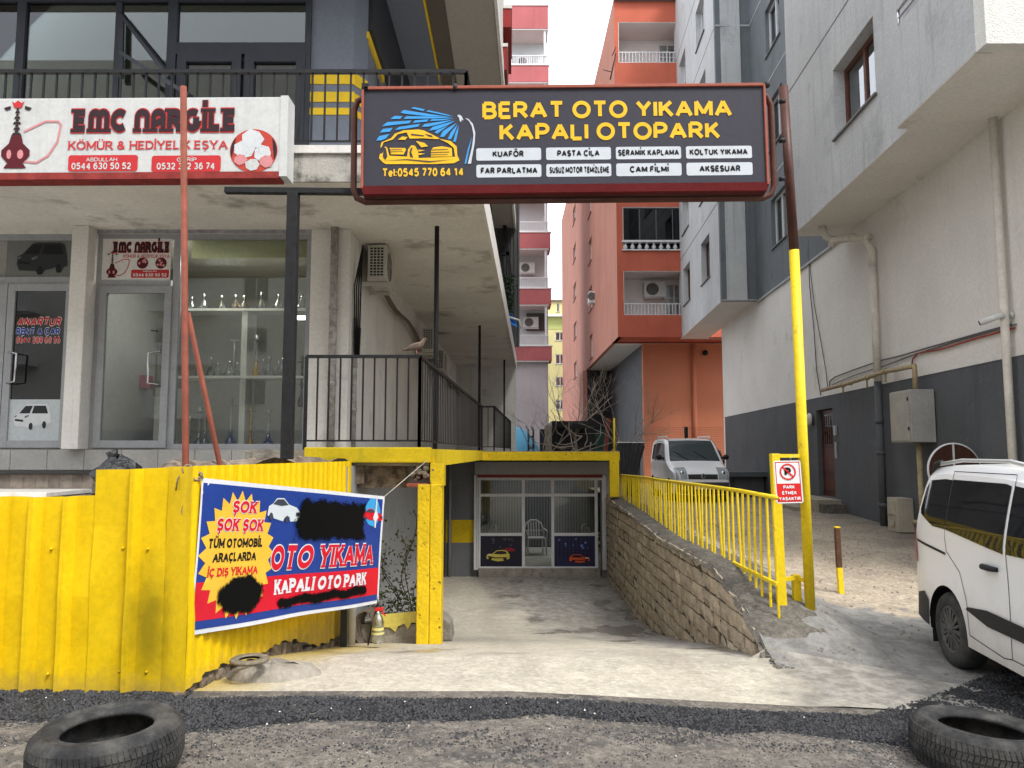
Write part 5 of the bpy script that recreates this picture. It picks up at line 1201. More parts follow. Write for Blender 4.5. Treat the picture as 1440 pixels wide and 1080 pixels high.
# tilted open casement
g = MB(); A = PY(171, 20, YU - .1); Bq = PY(240, 110, YU - .55); C_ = PY(171, 75, YU - .3); D_ = PY(268, 135, YU - .7)
g.bar(A, Bq, .09, .05); g.bar(C_, D_, .09, .05); g.bar(A, PY(170, 110, YU - .1), .07, .05); part('open_casement', g, m_dframe, up)
m_upgl = glass('upper_glass', (.52, .56, .53), 1.1, 1.5, base=.02)
for a_, b_, z0, z1 in ((-60, 25, zu0, ztop), (37, 163, zu0, ztop), (171, 237, zu0, ztop), (250, 430, z78, ztop), (257, 326, zu0 + .1, z62 - .1), (357, 422, zu0 + .1, z62 - .1)):
    g = MB(); g.box(ux(a_), ux(b_), YU - .004, YU + .004, z0, z1); part('pane', g, m_upgl, up)
g = MB(); g.box(-10, ux(438), YU + 2.6, YU + 2.7, zu0, 9); g.box(-10, -2.6, YU + .1, YU + 2.6, 8.6, 8.7); part('inner_wall', g, M('upper_room', (.33, .33, .30), .85, .1, .7), up)
g = MB(); g.box(-10, ux(438), YU - .06, YU + .3, ztop + .5, 9.1); part('head_band', g, m_dframe, up)
# side of the upper storey (faces the ramp side)
sxw = ux(512)
def sy(x, y, z): return Vector((x, y, z))
g = MB(); g.box(sxw - .2, sxw - .02, YU + .3, 27, 5.08, 8.05); part('side_wall', g, m_bluegrey, up)
for k in range(7):
    y0_ = 11.2 + k * 2.3; g = MB(); g.box(sxw - .03, sxw + .012, y0_, y0_ + 2.0, 5.5, 7.6); w_ = part('side_window', g, M('bronze_frame', (.22, .19, .16), .5), up)
    g = MB(); g.box(sxw + .010, sxw + .02, y0_ + .12, y0_ + .95, 5.62, 7.48); g.box(sxw + .010, sxw + .02, y0_ + 1.05, y0_ + 1.88, 5.62, 7.48); part('pane', g, m_darkgl, w_)
g = MB(); g.box(sxw - .1, sxw + .06, YU + .3, 27, 7.85, 9.05); part('dark_band', g, m_dframe, up)
ZU = 9.1
g = MB(); g.prism([(-10, YSl), (-.62 + .028 * YSl - .02, YSl), (.13, 27.3), (-10, 27.3)], lambda a, b, d: Vector((a, b, d)), ZU, ZU + .3); part('upper_slab', g, m_taupe, up)
g = MB(); g.prism([(-.62 + .028 * YSl - .01, YSl - .02), (-.62 + .028 * YSl + .04, YSl - .02), (.21, 27.3), (.14, 27.3)], lambda a, b, d: Vector((a, b, d)), ZU - .04, ZU + .35); part('upper_slab_edge', g, m_plast, up)
g = MB(); g.box(sxw + .07, sxw + .66, YU, 27, ZU - .12, ZU - .01); part('soffit_beam', g, m_bluegrey, up)
g = MB(); g.box(sxw + .665, sxw + .70, YU, 18, ZU - .13, ZU - .01); g.box(sxw - .02, sxw + .02, YU + .25, 11.9, 7.7, 7.8); part('yellow_strip', g, m_yst, up)
g = MB(); g.box(sxw + .705, sxw + 1.0, YU, 27, ZU - .06, ZU - .01); part('soffit_beam', g, M('brown_beam', (.12, .105, .085), .8, .1, 1), up)
q = PY(592, 68, 16.2); q2 = PY(604, 68, 16.2)
g = MB(); g.box(q.x, q2.x + .06, 16.2, 16.5, 5.08, q.z + .05); part('dark_pillar', g, m_dframe, up)
# storeys above: side balconies with red panels, only their edges show
for k, (pxa, pxb, pya, pyb, Y) in enumerate(((703, 713, 66, 98, 14.6), (709, 719, 12, 38, 19.0))):
    a_, b_ = PY(pxa, pyb, Y), PY(pxb, pya, Y); g = MB(); g.box(a_.x - .2, b_.x, Y, Y + 2.5, a_.z, b_.z); part('red_balcony_front', g, M('dark_red_paint', (.32, .03, .03), .7, .15, 2, streak=.2), up)
    g = MB(); g.box(a_.x - .2, b_.x + .02, Y - .02, Y + 2.6, b_.z, b_.z + .07); part('coping', g, m_plast, up)
a_ = PY(697, 125, 14); 
g = MB(); g.box(-.30, -.24, 12, 22, ZU + .3, 16); g.box(-.9, -.31, 12.2, 12.4, ZU + .3, 16); part('side_cladding', g, m_plast, up)
g = MB(); g.box(-10, -.5, YU + .3, 27, ZU + .3, 16.5); part('upper_walls', g, m_taupe, up)
# dark corrugated enclosure seen past the slab edge
en = thing('corrugated_enclosure', 'dark corrugated metal enclosure with black frame above the far end of the slab', 'enclosure', (-.6, 25, 5.1))
g = MB()
prof = rib_profile(0, 2.0, .12, .07, .03, .03)
g = sheet_strip((Vector((-1.75, 24.6, 5.1)), Vector((1, 0, 0)), Vector((0, -1, 0)), Vector((0, 0, 1))), prof, 0, 7.5); part('metal_sheet', g, M('dark_sheet', (.085, .085, .085), .6, .15, 2, streak=.3), en)
g = MB(); z_ = Z_(700, 300, 24.4); g.bar((-1.2, 24.4, z_), (0, 24.4, z_), .12); g.bar(PY(708, 305, 24.3), PY(718, 390, 24.3), .12); g.bar(PY(703, 357, 24.3), PY(703, 415, 24.3), .1); g.bar(PY(702, 357, 24.3), PY(716, 357, 24.3), .12); part('frame', g, m_iron, en)
iv = MB(); ir = random.Random(14)
for _ in range(900):
    q = PY(ir.gauss(712, 5), ir.uniform(388, 440), 24.1 + ir.uniform(-.2, .2)); leaf(iv, q, ir, ir.uniform(.06, .13))
single('ivy', iv, M('ivy_green', (.03, .055, .03), .7, .4, 20, bump=0), 'dark green ivy spilling over the far end of the slab', 'plant', fix=False)
g = MB(); cr = random.Random(3)
g.sheet(lambda i, j: PY(708 + i * 3.4 + j * 1.5 + cr.uniform(-.8, .8), 434 + j * 4.5 + i * 2.2 + cr.uniform(-1, 1), 23.0 + cr.uniform(-.1, .1)), 4, 4)
single('blue_cloth', g, flat('cloth_blue', (.03, .2, .62), .7), 'small bright blue cloth hanging at the slab edge', 'cloth')
g = MB(); g.tube([PY(700, 441, 22.5), PY(730, 450, 22.5), PY(733, 462, 22.5)], .03, 6); single('gutter_spout', g, m_panel, 'small white spout sticking out beside the blue cloth', 'spout')

# ------------------------------------------------------------------ EMC sign
YE = 8.02
E0 = PY(-60, 255, YE); E1 = PY(399.5, 250.5, YE); zt_e = PY(390, 136, YE).z
sg = thing('shop_sign_box', 'weathered white EMC NARGİLE sign box hanging on the balcony edge, left', 'sign', (E1.x, YE, E1.z))
L_ = E1.x - E0.x; H_ = zt_e - E1.z
ux_ = Vector((1, 0, .006)).normalized(); Fz = Vector((-.006, 0, 1)).normalized()
O_ = Vector((E1.x - L_, YE, E1.z - .006 * L_)); Fe = (O_, ux_, Vector((0, -1, 0)), Fz)
m_pan = M('weathered_vinyl', (.58, .59, .58), .5, .05, 2, streak=.22, bump=.05, stain=(4, .62, .1, (.45, .42, .36), .35))
g = MB(); g.fbox(Fe, 0, L_, -.22, 0, .07, H_); part('box_body', g, m_pan, sg, bevel=.01)
g = MB(); g.fbox(Fe, 0, L_ - .06, -.2, .006, 0, .075); part('bottom_trim', g, M('faded_red_trim', (.28, .035, .03), .7, .3, 6, streak=.3), sg)
g = MB(); g.fbox(Fe, L_ - .055, L_ + .03, -.24, .008, .02, H_ + .01); part('end_cap', g, m_pan, sg)
epx = lambda px: (px + 60) / 459.5 * L_ ; k_ = L_ / 459.5
ez = lambda py, px=0: (251 + (399 - px) * .011 - py) * k_ + .0
horned(Fe, 'EmC naRGİLE', epx(100), ez(185.5, 150), epx(331) - epx(100), .262, sg, .006)
g = MB(); letters(g, 'KÖMÜR & HEDİYELİK EŞYA', Fe, epx(94), ez(211, 150), epx(319) - epx(94), .098, .17, .006, .08); part('lettering', g, m_sred, sg)
for a_, b_ in ((95, 193), (212.5, 310)): g = MB(); fpoly(g, Fe, rrect(epx(a_), epx(b_), ez(243, a_), ez(219.5, a_), .03), .005); part('number_box', g, m_sred, sg)
for a_ in (('0544 630 50 52', Fe, epx(100), ez(240.5, 100), epx(184) - epx(100), .078, .2, .0075, .06), ('0532 312 36 74', Fe, epx(220), ez(240, 220), epx(302) - epx(220), .078, .2, .0075, .06),
           ('ABDULLAH', Fe, epx(120), ez(229, 100), epx(164) - epx(120), .046, .16, .0075), ('GARİP', Fe, epx(248), ez(228.5, 220), epx(276) - epx(248), .046, .16, .0075)): g = MB(); letters(g, *a_); part('lettering', g, m_pan, sg)
hookah_art(Fe, epx(20), ez(241, 0), .78, sg, m_maroon, m_pink)
cx, cy, rx, ry = epx(356), ez(211.5, 356), .262, .245
g = MB(); fpoly(g, Fe, [(cx + rx * math.cos(t * .196), cy + ry * math.sin(t * .196)) for t in range(32)], .005); part('coal_disc', g, flat('coal_red', (.5, .06, .04), .5), sg)
g = MB(); fpoly(g, Fe, [(cx + rx * .97 * math.cos(R(q)), cy + ry * .97 * math.sin(R(q))) for q in range(140, 206, 6)], .0062); fpoly(g, Fe, [(cx + rx * .97 * math.cos(R(q)), cy + ry * .97 * math.sin(R(q))) for q in range(-28, 42, 6)], .0062); part('coal_shadow_print', g, m_ink, sg)
cr = random.Random(6)
for k, (a_, b_, s, mt) in enumerate(((-.02, .13, .13, m_pale), (-.1, .02, .12, m_pale), (.1, -.03, .11, m_pale), (-.14, -.1, .075, m_pink), (-.01, -.16, .085, m_pan), (.15, -.12, .08, m_pink))):
    g = MB(); fpoly(g, Fe, [(cx + a_ + s * cr.uniform(.8, 1.1) * math.cos(t * .9), cy + b_ + s * cr.uniform(.75, 1.0) * math.sin(t * .9)) for t in range(7)], .008 + k * .0006); part('coal_print', g, mt, sg)
g = MB(); s_ = random.Random(2)
for _ in range(90):
    a_, b_ = cx + s_.gauss(0, .09), cy + s_.gauss(.02, .09); q = .006; fpoly(g, Fe, [(a_, b_), (a_ + q, b_ - q * .4), (a_ + q * .6, b_ + q)], .013)
part('coal_speckle', g, m_mid, sg, kind='stuff', fix=False)

# ------------------------------------------------------------------ big car wash sign
YB = 6.72
A0, A1 = PY(511, 262.5, YB), PY(1078, 257, YB); T0 = PY(512, 127, YB)
uB = (A1 - A0).normalized(); LB = (A1 - A0).length; HB = (T0 - A0).length; zB = Vector((-uB.z, 0, uB.x))
FB = (A0, uB, Vector((0, -1, 0)), zB)
bs = thing('car_wash_sign', 'wide dark BERAT OTO YIKAMA car wash sign box spanning the ramp entrance', 'sign', tuple(A0))
m_sgf = M('sign_charcoal', (.042, .041, .056), .6, .05, 1.5, bump=.015); m_copper = M('copper_frame', (.36, .10, .065), .6, .12, 4, streak=.15, bump=.05); m_mar2 = M('maroon_trim', (.17, .02, .022), .4, .15, 4, streak=.15)
g = MB(); g.fbox(FB, 0, LB, -.2, 0, -.0, HB); part('box_body', g, m_sgf, bs)
g = MB(); t_ = .022
g.fbox(FB, -t_, 0, -.2, .02, -.02, HB + t_); g.fbox(FB, LB, LB + t_, -.2, .02, -.02, HB + t_); g.fbox(FB, 0, LB, -.2, .02, HB, HB + t_ * 1.3); part('edge_frame', g, m_copper, bs, bevel=.004)
g = MB(); g.add([FB[0] + FB[1] * a + FB[2] * b + FB[3] * c for a, b, c in ((-t_, .02, -.0), (LB + t_, .02, -.0), (LB + t_ - .02, -.0, -.07), (-t_ + .02, -.0, -.07), (-t_, -.2, 0), (LB + t_, -.2, 0), (LB + t_, -.2, -.07), (-t_, -.2, -.07))],
      [(0, 1, 2, 3), (4, 5, 6, 7), (0, 4, 5, 1), (3, 2, 6, 7), (0, 3, 7, 4), (1, 2, 6, 5)]); part('bottom_trim', g, m_mar2, bs)
bt_ = MB(); xp = lambda px: (px - 511) / 567 * LB; kb = LB / 567
zp_ = lambda py, px: (262.5 - (px - 511) * .0097 - py) * kb
m_sy = flat('sign_yellow', (.85, .50, .03), .4); m_shad = flat('letter_shadow', (.02, .018, .02), .4)
def two(s, pa, pb, pyb, h, wt):
    for mt, gr, dd, dx, dz in ((m_sy, 0, .003, 0, 0),):
        g = MB(); letters(g, s, FB, xp(pa) + dx, zp_(pyb, pa) + dz + .009, xp(pb) - xp(pa), h, wt, dd, grow=gr); part('lettering', g, mt, bs)
two('BERAT OTO YIKAMA', 679, 1033, 166, 26 * kb, .215); two('KAPALI OTOPARK', 703, 1015, 198, 26 * kb, .215)
two('Tel:0545 770 64 14', 537.5, 652, 250, 12.5 * kb, .22)
bw = [(670, 761.5), (768.5, 860), (867, 959), (966, 1059)]
m_btn = flat('button_white', (.58, .62, .66), .35)
txt = (('KUAFÖR', 'FAR PARLATMA'), ('PASTA CİLA', 'SUSUZ MOTOR TEMİZLEME'), ('SERAMİK KAPLAMA', 'CAM FİLMİ'), ('KOLTUK YIKAMA', 'AKSESUAR'))
rng_ = (((693, 737), (676, 756)), ((784, 844), (773, 857)), ((870, 956), (886, 941)), ((971, 1053), (984, 1042)))
for i, (a_, b_) in enumerate(bw):
    for j in (0, 1):
        y0_ = (226.5, 251)[j] - i * .9; y1_ = (208.5, 232.5)[j] - i * .9
        off = (a_ - 511) * .0097
        z0, z1 = (262.5 - y0_ - off + (.0 if 1 else 0)) * kb, (262.5 - y1_ - off) * kb
        z0, z1 = (262.5 - (226.5, 251)[j] - .0) * kb, (262.5 - (208.5, 232.5)[j]) * kb
        g = MB(); fpoly(g, FB, rrect(xp(a_), xp(b_), z0, z1, .018), .002); p_ = part('service_button', g, m_btn, bs)
        ta, tb = rng_[i][j]; g = MB(); letters(g, txt[i][j], FB, xp(ta), z0 + (z1 - z0) * .26, xp(tb) - xp(ta), (z1 - z0) * .52, .27, .0035); part('lettering', g, m_black, bs)
# printed car and water jets; coordinates read off the sign itself
S = lambda pts, d, g: fpoly(g, FB, [(xp(505 + a / 4.8), zp_(115 + b / 4.8, 505 + a / 4.8)) for a, b in pts], d)
m_jet = flat('jet_blue', (.06, .33, .72), .4); g = MB()
for q in ([(350, 160), (372, 152), (445, 168), (432, 180)], [(450, 182), (470, 174), (600, 205), (640, 220), (560, 205)], [(278, 190), (300, 172), (470, 200), (620, 222), (450, 215), (300, 198)],
          [(208, 236), (238, 214), (292, 216), (276, 236)], [(300, 236), (318, 216), (480, 218), (635, 226), (520, 232)], [(152, 288), (188, 258), (352, 246), (338, 266), (200, 282)],
          [(362, 264), (376, 246), (470, 238), (458, 254)], [(476, 250), (490, 238), (640, 232), (560, 246)], [(136, 332), (160, 306), (226, 298), (206, 326)], [(240, 314), (268, 292), (410, 270), (398, 290), (300, 306)],
          [(424, 292), (440, 272), (640, 240), (560, 268), (470, 290)], [(114, 388), (134, 356), (204, 342), (180, 372), (150, 386)], [(470, 318), (500, 290), (650, 248), (600, 280), (520, 312)],
          [(546, 362), (566, 322), (660, 262), (630, 300), (572, 362)], [(598, 380), (620, 330), (666, 272), (650, 320), (622, 376)], [(636, 396), (650, 340), (674, 282), (668, 330), (654, 396)], [(510, 330), (530, 312), (600, 285), (560, 315), (528, 340)]):
    S(q, .005, g)
part('water_jet_print', g, m_jet, bs)
g = MB()
S([(134, 512), (140, 480), (156, 478), (170, 440), (176, 428), (190, 440), (204, 494), (324, 500), (330, 450), (352, 420), (376, 424), (398, 460), (402, 510), (520, 506), (640, 502), (664, 490), (678, 526), (640, 546), (500, 552), (180, 552), (160, 540)], .005, g)
S([(142, 440), (150, 400), (214, 372), (240, 340), (300, 316), (400, 310), (440, 318), (520, 360), (544, 372), (530, 378), (430, 372), (340, 374), (320, 330), (260, 344), (228, 380), (164, 400), (152, 432)], .0056, g)
S([(484, 500), (486, 456), (500, 436), (560, 428), (626, 440), (630, 500)], .0062, g); S([(540, 376), (620, 392), (660, 430), (664, 498), (648, 498), (640, 440), (600, 406)], .0068, g)
S([(206, 440), (310, 440), (316, 452), (300, 486), (214, 484)], .0062, g); S([(384, 392), (440, 404), (466, 428), (420, 436)], .0074, g); S([(260, 382), (290, 360), (326, 364), (310, 384)], .0074, g)
S([(400, 452), (446, 456), (402, 466)], .0062, g); S([(400, 476), (446, 480), (402, 490)], .0062, g)
part('printed_car', g, m_sy, bs)
g = MB()
for q in ([(160, 500), (166, 440), (180, 440), (190, 500), (176, 524)], [(344, 500), (340, 470), (350, 440), (362, 436), (352, 470), (366, 510)], [(350, 340), (440, 352), (436, 358), (352, 350)], [(440, 340), (490, 352), (500, 366), (470, 358)],
          [(484, 452), (600, 448), (600, 452), (484, 457)], [(484, 470), (610, 466), (610, 470), (484, 475)], [(484, 486), (600, 484), (600, 487), (484, 490)], [(206, 452), (290, 448), (290, 451), (206, 456)], [(208, 466), (296, 462), (296, 465), (208, 470)],
          [(150, 530), (320, 524), (470, 540), (640, 520), (480, 532), (320, 518)]): S(q, .0088, g)
part('printed_car_detail', g, m_sgf, bs)
g = MB(); S([(664, 214), (676, 204), (694, 216), (706, 244), (700, 246), (694, 236), (690, 258), (682, 252), (676, 226)], .005, g)
S([(718, 230), (740, 236), (770, 270), (786, 330), (782, 400), (756, 550), (734, 550), (764, 430), (774, 350), (764, 290), (744, 250)], .005, g); part('spray_gun_print', g, m_btn, bs)
g = MB(); S([(712, 550), (724, 550), (744, 450), (764, 360), (750, 400), (734, 450)], .005, g); part('hose_print', g, m_jet, bs)
# round pipe loop frame behind the box
fr_ = bs
def loop(sx, px_out):
    xo = xp(px_out); pts = []
    top_, bot_ = HB - .02, -.11
    ins = 0.02 if sx < 0 else LB - .02
    r_ = .11 * sx
    return [(ins, top_), (xo - r_, top_), (xo - r_ * .3, top_ - .035), (xo, top_ - .12), (xo, bot_ + .12), (xo - r_ * .3, bot_ + .035), (xo - r_, bot_), (LB * .5, bot_ )]
for sx, px_out in ((-1, 494), (1, 1094)):
    g = MB(); g.tube([FB[0] + FB[1] * a + FB[2] * (-.1) + FB[3] * b for a, b in loop(sx, px_out)], .03, 10); part('pipe_loop', g, m_brown, fr_)
for k, py in enumerate((143, 198, 252)):
    g = MB(); a_ = PY(1096, py, YB + .1); b_ = PY(1104, py - 1, YB + .1); g.tube([a_, b_], .022, 8); part('bracket_bolt', g, m_iron, fr_)
g = MB(); g.ball(PY(640, 123, YB), (.03, .03, .04), 8, 5); g.box(FB[0].x - .03, FB[0].x + .03, YB - .02, YB + .05, T0.z + .0, T0.z + .06); b_ = PY(1078, 119, YB); g.ball(b_, (.035, .03, .035), 8, 5); part('lug', g, m_iron, fr_)
# black T post and crossarm left
tp = thing('sign_post', 'black square steel T post carrying the left end of the big sign', 'post', tuple(PY(404, 642, 6.95)))
g = MB(); g.bar(PY(403.5, 646, 6.95), PY(413, 272, 6.95), .10, .10); part('upright', g, m_iron, tp, bevel=.006)
g = MB(); g.bar(PY(317, 268, 6.95), PY(520, 270, 6.95), .075, .055); part('crossarm', g, m_iron, tp, bevel=.004)
# leaning brown poles
m_rustp = M('red_oxide', (.23, .065, .04), .7, .2, 8, streak=.3, bump=.15)
b0_ = PY(261, 657, 5.55); g = MB(); g.tube([b0_ - Vector((0, 0, 1.5)), b0_, PY(258, 122, 5.55)], .024, 10); pl1 = thing('red_brown_pole', 'tall rusty red pole rising from the fence corner in front of the white sign', 'pole', tuple(b0_ - Vector((0, 0, 1.5))))
part('upright', g, m_rustp, pl1)
g = MB(); g.tube([PY(264, 440, 5.6), PY(309, 653, 6.0), PY(330, 760, 6.0)], .02, 8); part('brace', g, m_rustp, pl1)
# bin bag
bb = MB(); bc = PY(162, 652, 8.75); br_ = random.Random(17); nb, mb_ = 20, 9
def bagp(i, j):
    t = 2 * math.pi * i / nb; v = j / mb_; r_ = (math.sin(v * math.pi * .86 + .3)) * (1 + .10 * math.sin(5 * t + j) + .07 * math.sin(9 * t + 2 * j))
    return Vector((bc.x + .03 + .27 * r_ * math.cos(t), bc.y + .2 * r_ * math.sin(t), 1.185 + .42 * v + .03 * math.sin(3 * t + j)))
bb.sheet(bagp, nb, mb_); bb.tube([Vector((bc.x - .02, bc.y, 1.58)), Vector((bc.x - .05, bc.y, 1.66))], [.05, .07], 7)
m_bag, n_, p_ = newmat('bin_bag'); p_.inputs['Base Color'].default_value = (.02, .022, .025, 1); p_.inputs['Roughness'].default_value = .28
bmp = n_.nodes.new('ShaderNodeBump'); bmp.inputs['Strength'].default_value = 1; bmp.inputs['Distance'].default_value = .05; n_.links.new(noise(n_, 14, 4), bmp.inputs['Height']); n_.links.new(bmp.outputs[0], p_.inputs['Normal'])
single('bin_bag', bb, m_bag, 'crumpled black bin bag on the steps behind the yellow fence', 'bag')
# collared dove on the railing corner
dv = thing('dove', 'small brown dove perched on the corner of the walkway railing', 'bird', (-1.07, 8.55, 2.77))
db = MB(); c0 = Vector((-1.09, 8.55, 2.85)); ax_ = [(-.17, -.035, .006), (-.12, -.03, .018), (-.08, -.015, .03), (-.03, .0, .044), (.02, .012, .046), (.055, .035, .036), (.072, .062, .024), (.082, .085, .022), (.096, .092, .016), (.106, .088, .006), (.122, .082, .002)]
db.tube([c0 + Vector((a, 0, b)) for a, b, r_ in ax_], [r_ for _, _, r_ in ax_], 12); part('body', db, M('dove_brown', (.17, .12, .095), .8, .25, 40, bump=.1), dv)
for s in (-1, 1):
    g = MB(); g.prism([(-.15, -.03), (-.05, .0), (.03, .03), (.02, .0), (-.04, -.03)], lambda a, b, d: c0 + Vector((a, s * (.036 + d), b + .008)), 0, .008); part('wing', g, M('dove_wing', (.12, .095, .08), .8, .3, 50, bump=.1), dv)
    g = MB(); g.tube([c0 + Vector((.0, s * .015, -.035)), c0 + Vector((.005, s * .016, -.085))], .004, 5); part('leg', g, m_pink, dv)
    g = MB(); g.ball(c0 + Vector((.09, s * .019, .095)), .004, 6, 4); part('eye', g, m_black, dv)
# ------------------------------------------------------------------ walls with real openings
def holed(F, w_, h, holes, th=.2, mb=None, back=.5):
    O, U, N, Z = F; mb = mb or MB()
    hs = [(max(0, a), min(w_, b), max(0, c), min(h, d)) for a, b, c, d in holes if b > 0 and a < w_ and d > 0 and c < h]
    xs_ = sorted({0, w_, *[q for a in hs for q in a[:2]]}); zs_ = sorted({0, h, *[q for a in hs for q in a[2:]]})
    P_ = lambda a, b, c: O + U * a + N * b + Z * c
    for x0, x1 in zip(xs_, xs_[1:]):
        for z0, z1 in zip(zs_, zs_[1:]):
            cx, cz = (x0 + x1) / 2, (z0 + z1) / 2
            if any(a < cx < b and c < cz < d for a, b, c, d in hs): continue
            mb.add([P_(x0, 0, z0), P_(x1, 0, z0), P_(x1, 0, z1), P_(x0, 0, z1)], [(0, 1, 2, 3)])
    for a, b, c, d in hs:
        mb.add([P_(a, 0, c), P_(b, 0, c), P_(b, 0, d), P_(a, 0, d), P_(a, -th, c), P_(b, -th, c), P_(b, -th, d), P_(a, -th, d)], [(0, 1, 5, 4), (1, 2, 6, 5), (2, 3, 7, 6), (3, 0, 4, 7)])
    mb.add([P_(0, 0, 0), P_(w_, 0, 0), P_(w_, 0, h), P_(0, 0, h), P_(0, -th - back, 0), P_(w_, -th - back, 0), P_(w_, -th - back, h), P_(0, -th - back, h)], [(0, 1, 5, 4), (1, 2, 6, 5), (2, 3, 7, 6), (3, 0, 4, 7), (4, 5, 6, 7)])
    return mb
def window(parent, F, a, b, c, d, mat, gl, depth=.14, mull=1, fw=.055, sill=True, trans=0, curtain=None):
    g = MB(); y0, y1 = -depth - .03, -depth + .03
    g.fbox(F, a, a + fw, y0, y1, c, d); g.fbox(F, b - fw, b, y0, y1, c, d); g.fbox(F, a + fw, b - fw, y0, y1, c, c + fw); g.fbox(F, a + fw, b - fw, y0, y1, d - fw, d)
    for k in range(1, mull + 1): x = lerp(a, b, k / (mull + 1)); g.fbox(F, x - fw * .5, x + fw * .5, y0, y1 + .002, c + fw, d - fw)
    if trans: z = lerp(c, d, trans); g.fbox(F, a + fw, b - fw, y0, y1 - .002, z - fw * .4, z + fw * .4)
    w_ = part('window', g, mat, parent)
    g = MB(); g.fbox(F, a + fw, b - fw, -depth - .008, -depth, c + fw, d - fw); part('pane', g, gl, w_)
    g = MB(); g.fbox(F, a, b, -depth - .12, -depth - .06, c, d); part('curtain', g, curtain or m_curt, w_)
    if sill: g = MB(); g.fbox(F, a - .05, b + .05, -depth, .05, c - .035, c - .002); part('sill', g, m_sill, w_)
m_curt = M('curtain', (.40, .40, .38), .9, .25, 4, bump=.1); m_sill = M('sill_grey', (.2, .2, .2), .8, .15, 4)
m_wgl = glass('far_glass', (.86, .89, .9), 1.5, 1.5, base=.1); m_dgl = glass('near_black_glass', (.035, .04, .045), 1.2, 1.5)
# ------------------------------------------------------------------ grey building, right
m_grey = M('grey_render', (.52, .53, .535), .85, .1, .7, streak=.38, bump=.5, bsc=16, stain=(.8, .58, .14, (.26, .265, .265), .6))
m_dgrey = M('slate_render', (.16, .178, .192), .8, .12, 1, streak=.45, bump=.3, bsc=22, stain=(1.2, .55, .15, (.08, .09, .1), .6))
m_cream = M('cream_render', (.76, .735, .69), .85, .06, .8, streak=.08, bump=.35, bsc=9, stain=(.9, .6, .12, (.38, .34, .29), .5))
m_char = M('charcoal_dado', (.10, .106, .114), .75, .12, 1.2, streak=.3, bump=.25, bsc=20, stain=(2.5, .62, .1, (.2, .19, .17), .4))
m_whr = M('white_render', (.75, .75, .71), .85, .05, 1, streak=.1, bump=.8, bsc=55)
SL = .06; U_ = Vector((SL, 1, 0)).normalized(); KL = math.sqrt(1 + SL * SL)
def WP(x0, y, z): return Vector((x0 + SL * y, y, z))
Nw = Vector((-1, SL, 0)).normalized(); Zw = Vector((0, 0, 1))
XW, XA, XC_, ZD, ZO = 6.35, 5.2, 5.0, 2.97, 6.40
def WF(x0, y0, z0): return (WP(x0, y0, z0), U_, Nw, Zw)
gb = thing('grey_building', 'tall grey apartment building along the right side of the alley with overhanging upper floors', 'building', (XW + .9, 16, .2))
F = WF(XW, 8.2, -.4); Lw = (28.7 - 8.2) * KL
dy0, dy1 = PX(1173, 640, XW, SL).y, PX(1150, 640, XW, SL).y
zd0, zd1 = PX(1160, 698, XW, SL).z, PX(1173, 573, XW, SL).z
hole = ((dy0 - 8.2) * KL, (dy1 - 8.2) * KL, zd0 + .4, zd1 + .4)
part('lower_wall', holed(F, Lw, ZD + .4, [hole], .22), m_char, gb, 'charcoal painted lower wall')
part('ground_floor_wall', holed(WF(XW - .0, 8.2, ZD), Lw, ZO - ZD, [], .2), m_cream, gb, 'cream plastered wall above the dado')
g = MB(); g.fbox(WF(XW, 8.2, ZD), 0, Lw, -.1, .006, -.012, .004); part('paint_edge', g, m_char, gb)
# upper wall in the recess between the two blocks
GR = [9.62, 12.55, 15.45, 18.35, 21.2]
yA0, yA1, yB0, yB1 = PX(1390, 60, 5.05, SL).y + .17, 16.25, 23.4, 31.5
wins = []
for zg in GR[:4]: wins.append(((20.2 - yA1) * KL, (21.6 - yA1) * KL, zg - 2.05 - ZO, zg - .6 - ZO))
FR = WF(XW - .03, yA1, ZO); part('recess_wall', holed(FR, (yB0 - yA1) * KL, 22 - ZO, wins, .2), m_dgrey, gb, 'slate coloured wall between the overhangs')
for h in wins: window(gb, FR, *h, m_pvc, m_wgl)
g = MB(); g.fbox(FR, -.0, (yB0 - yA1) * KL, -.2, .02, -.06, .0)
for zg in GR[:4]: g.fbox(FR, 0, (yB0 - yA1) * KL, -.05, .012, zg - ZO, zg - ZO + .05)
part('floor_line', g, m_sill if 0 else M('pale_groove', (.42, .44, .45), .8), gb)
# block A (near)
FA = WF(XA, yA0, ZO); LA = (yA1 - yA0) * KL
wa = [((11.75 - yA0) * KL, (13.55 - yA0) * KL, 7.45 - ZO, 8.77 - ZO), ((11.75 - yA0) * KL, (13.55 - yA0) * KL, 10.4 - ZO, 11.7 - ZO)]
part('overhang_wall', holed(FA, LA, 22 - ZO, wa, .27), m_grey, gb, 'grey streaked wall of the near overhang')
m_bfr = M('brown_window', (.13, .05, .035), .5, .15, 5)
window(gb, FA, *wa[0], m_bfr, m_wgl, .24, 1, .09); window(gb, FA, *wa[1], m_bfr, m_wgl, .24, 1, .09)
g = MB()
for zg in GR: g.fbox(FA, 0, LA, -.02, .004, zg - ZO, zg - ZO + .035)
part('groove', g, m_sill, gb)
def pr(mb, x0a, x0b, ya, yb, z0, z1):
    """a block between two slanted planes"""
    vs = [WP(x, y, z) for z in (z0, z1) for x, y in ((x0a, ya), (x0b, ya), (x0b, yb), (x0a, yb))]
    return mb.add(vs, [(0, 3, 2, 1), (4, 5, 6, 7), (0, 1, 5, 4), (1, 2, 6, 5), (2, 3, 7, 6), (3, 0, 4, 7)])
g = MB(); pr(g, XA + .002, XW - .002, yA0 + .004, yA1 - .004, ZO - .008, ZO + .12); part('soffit', g, m_cream, gb, 'cream underside of the near overhang')
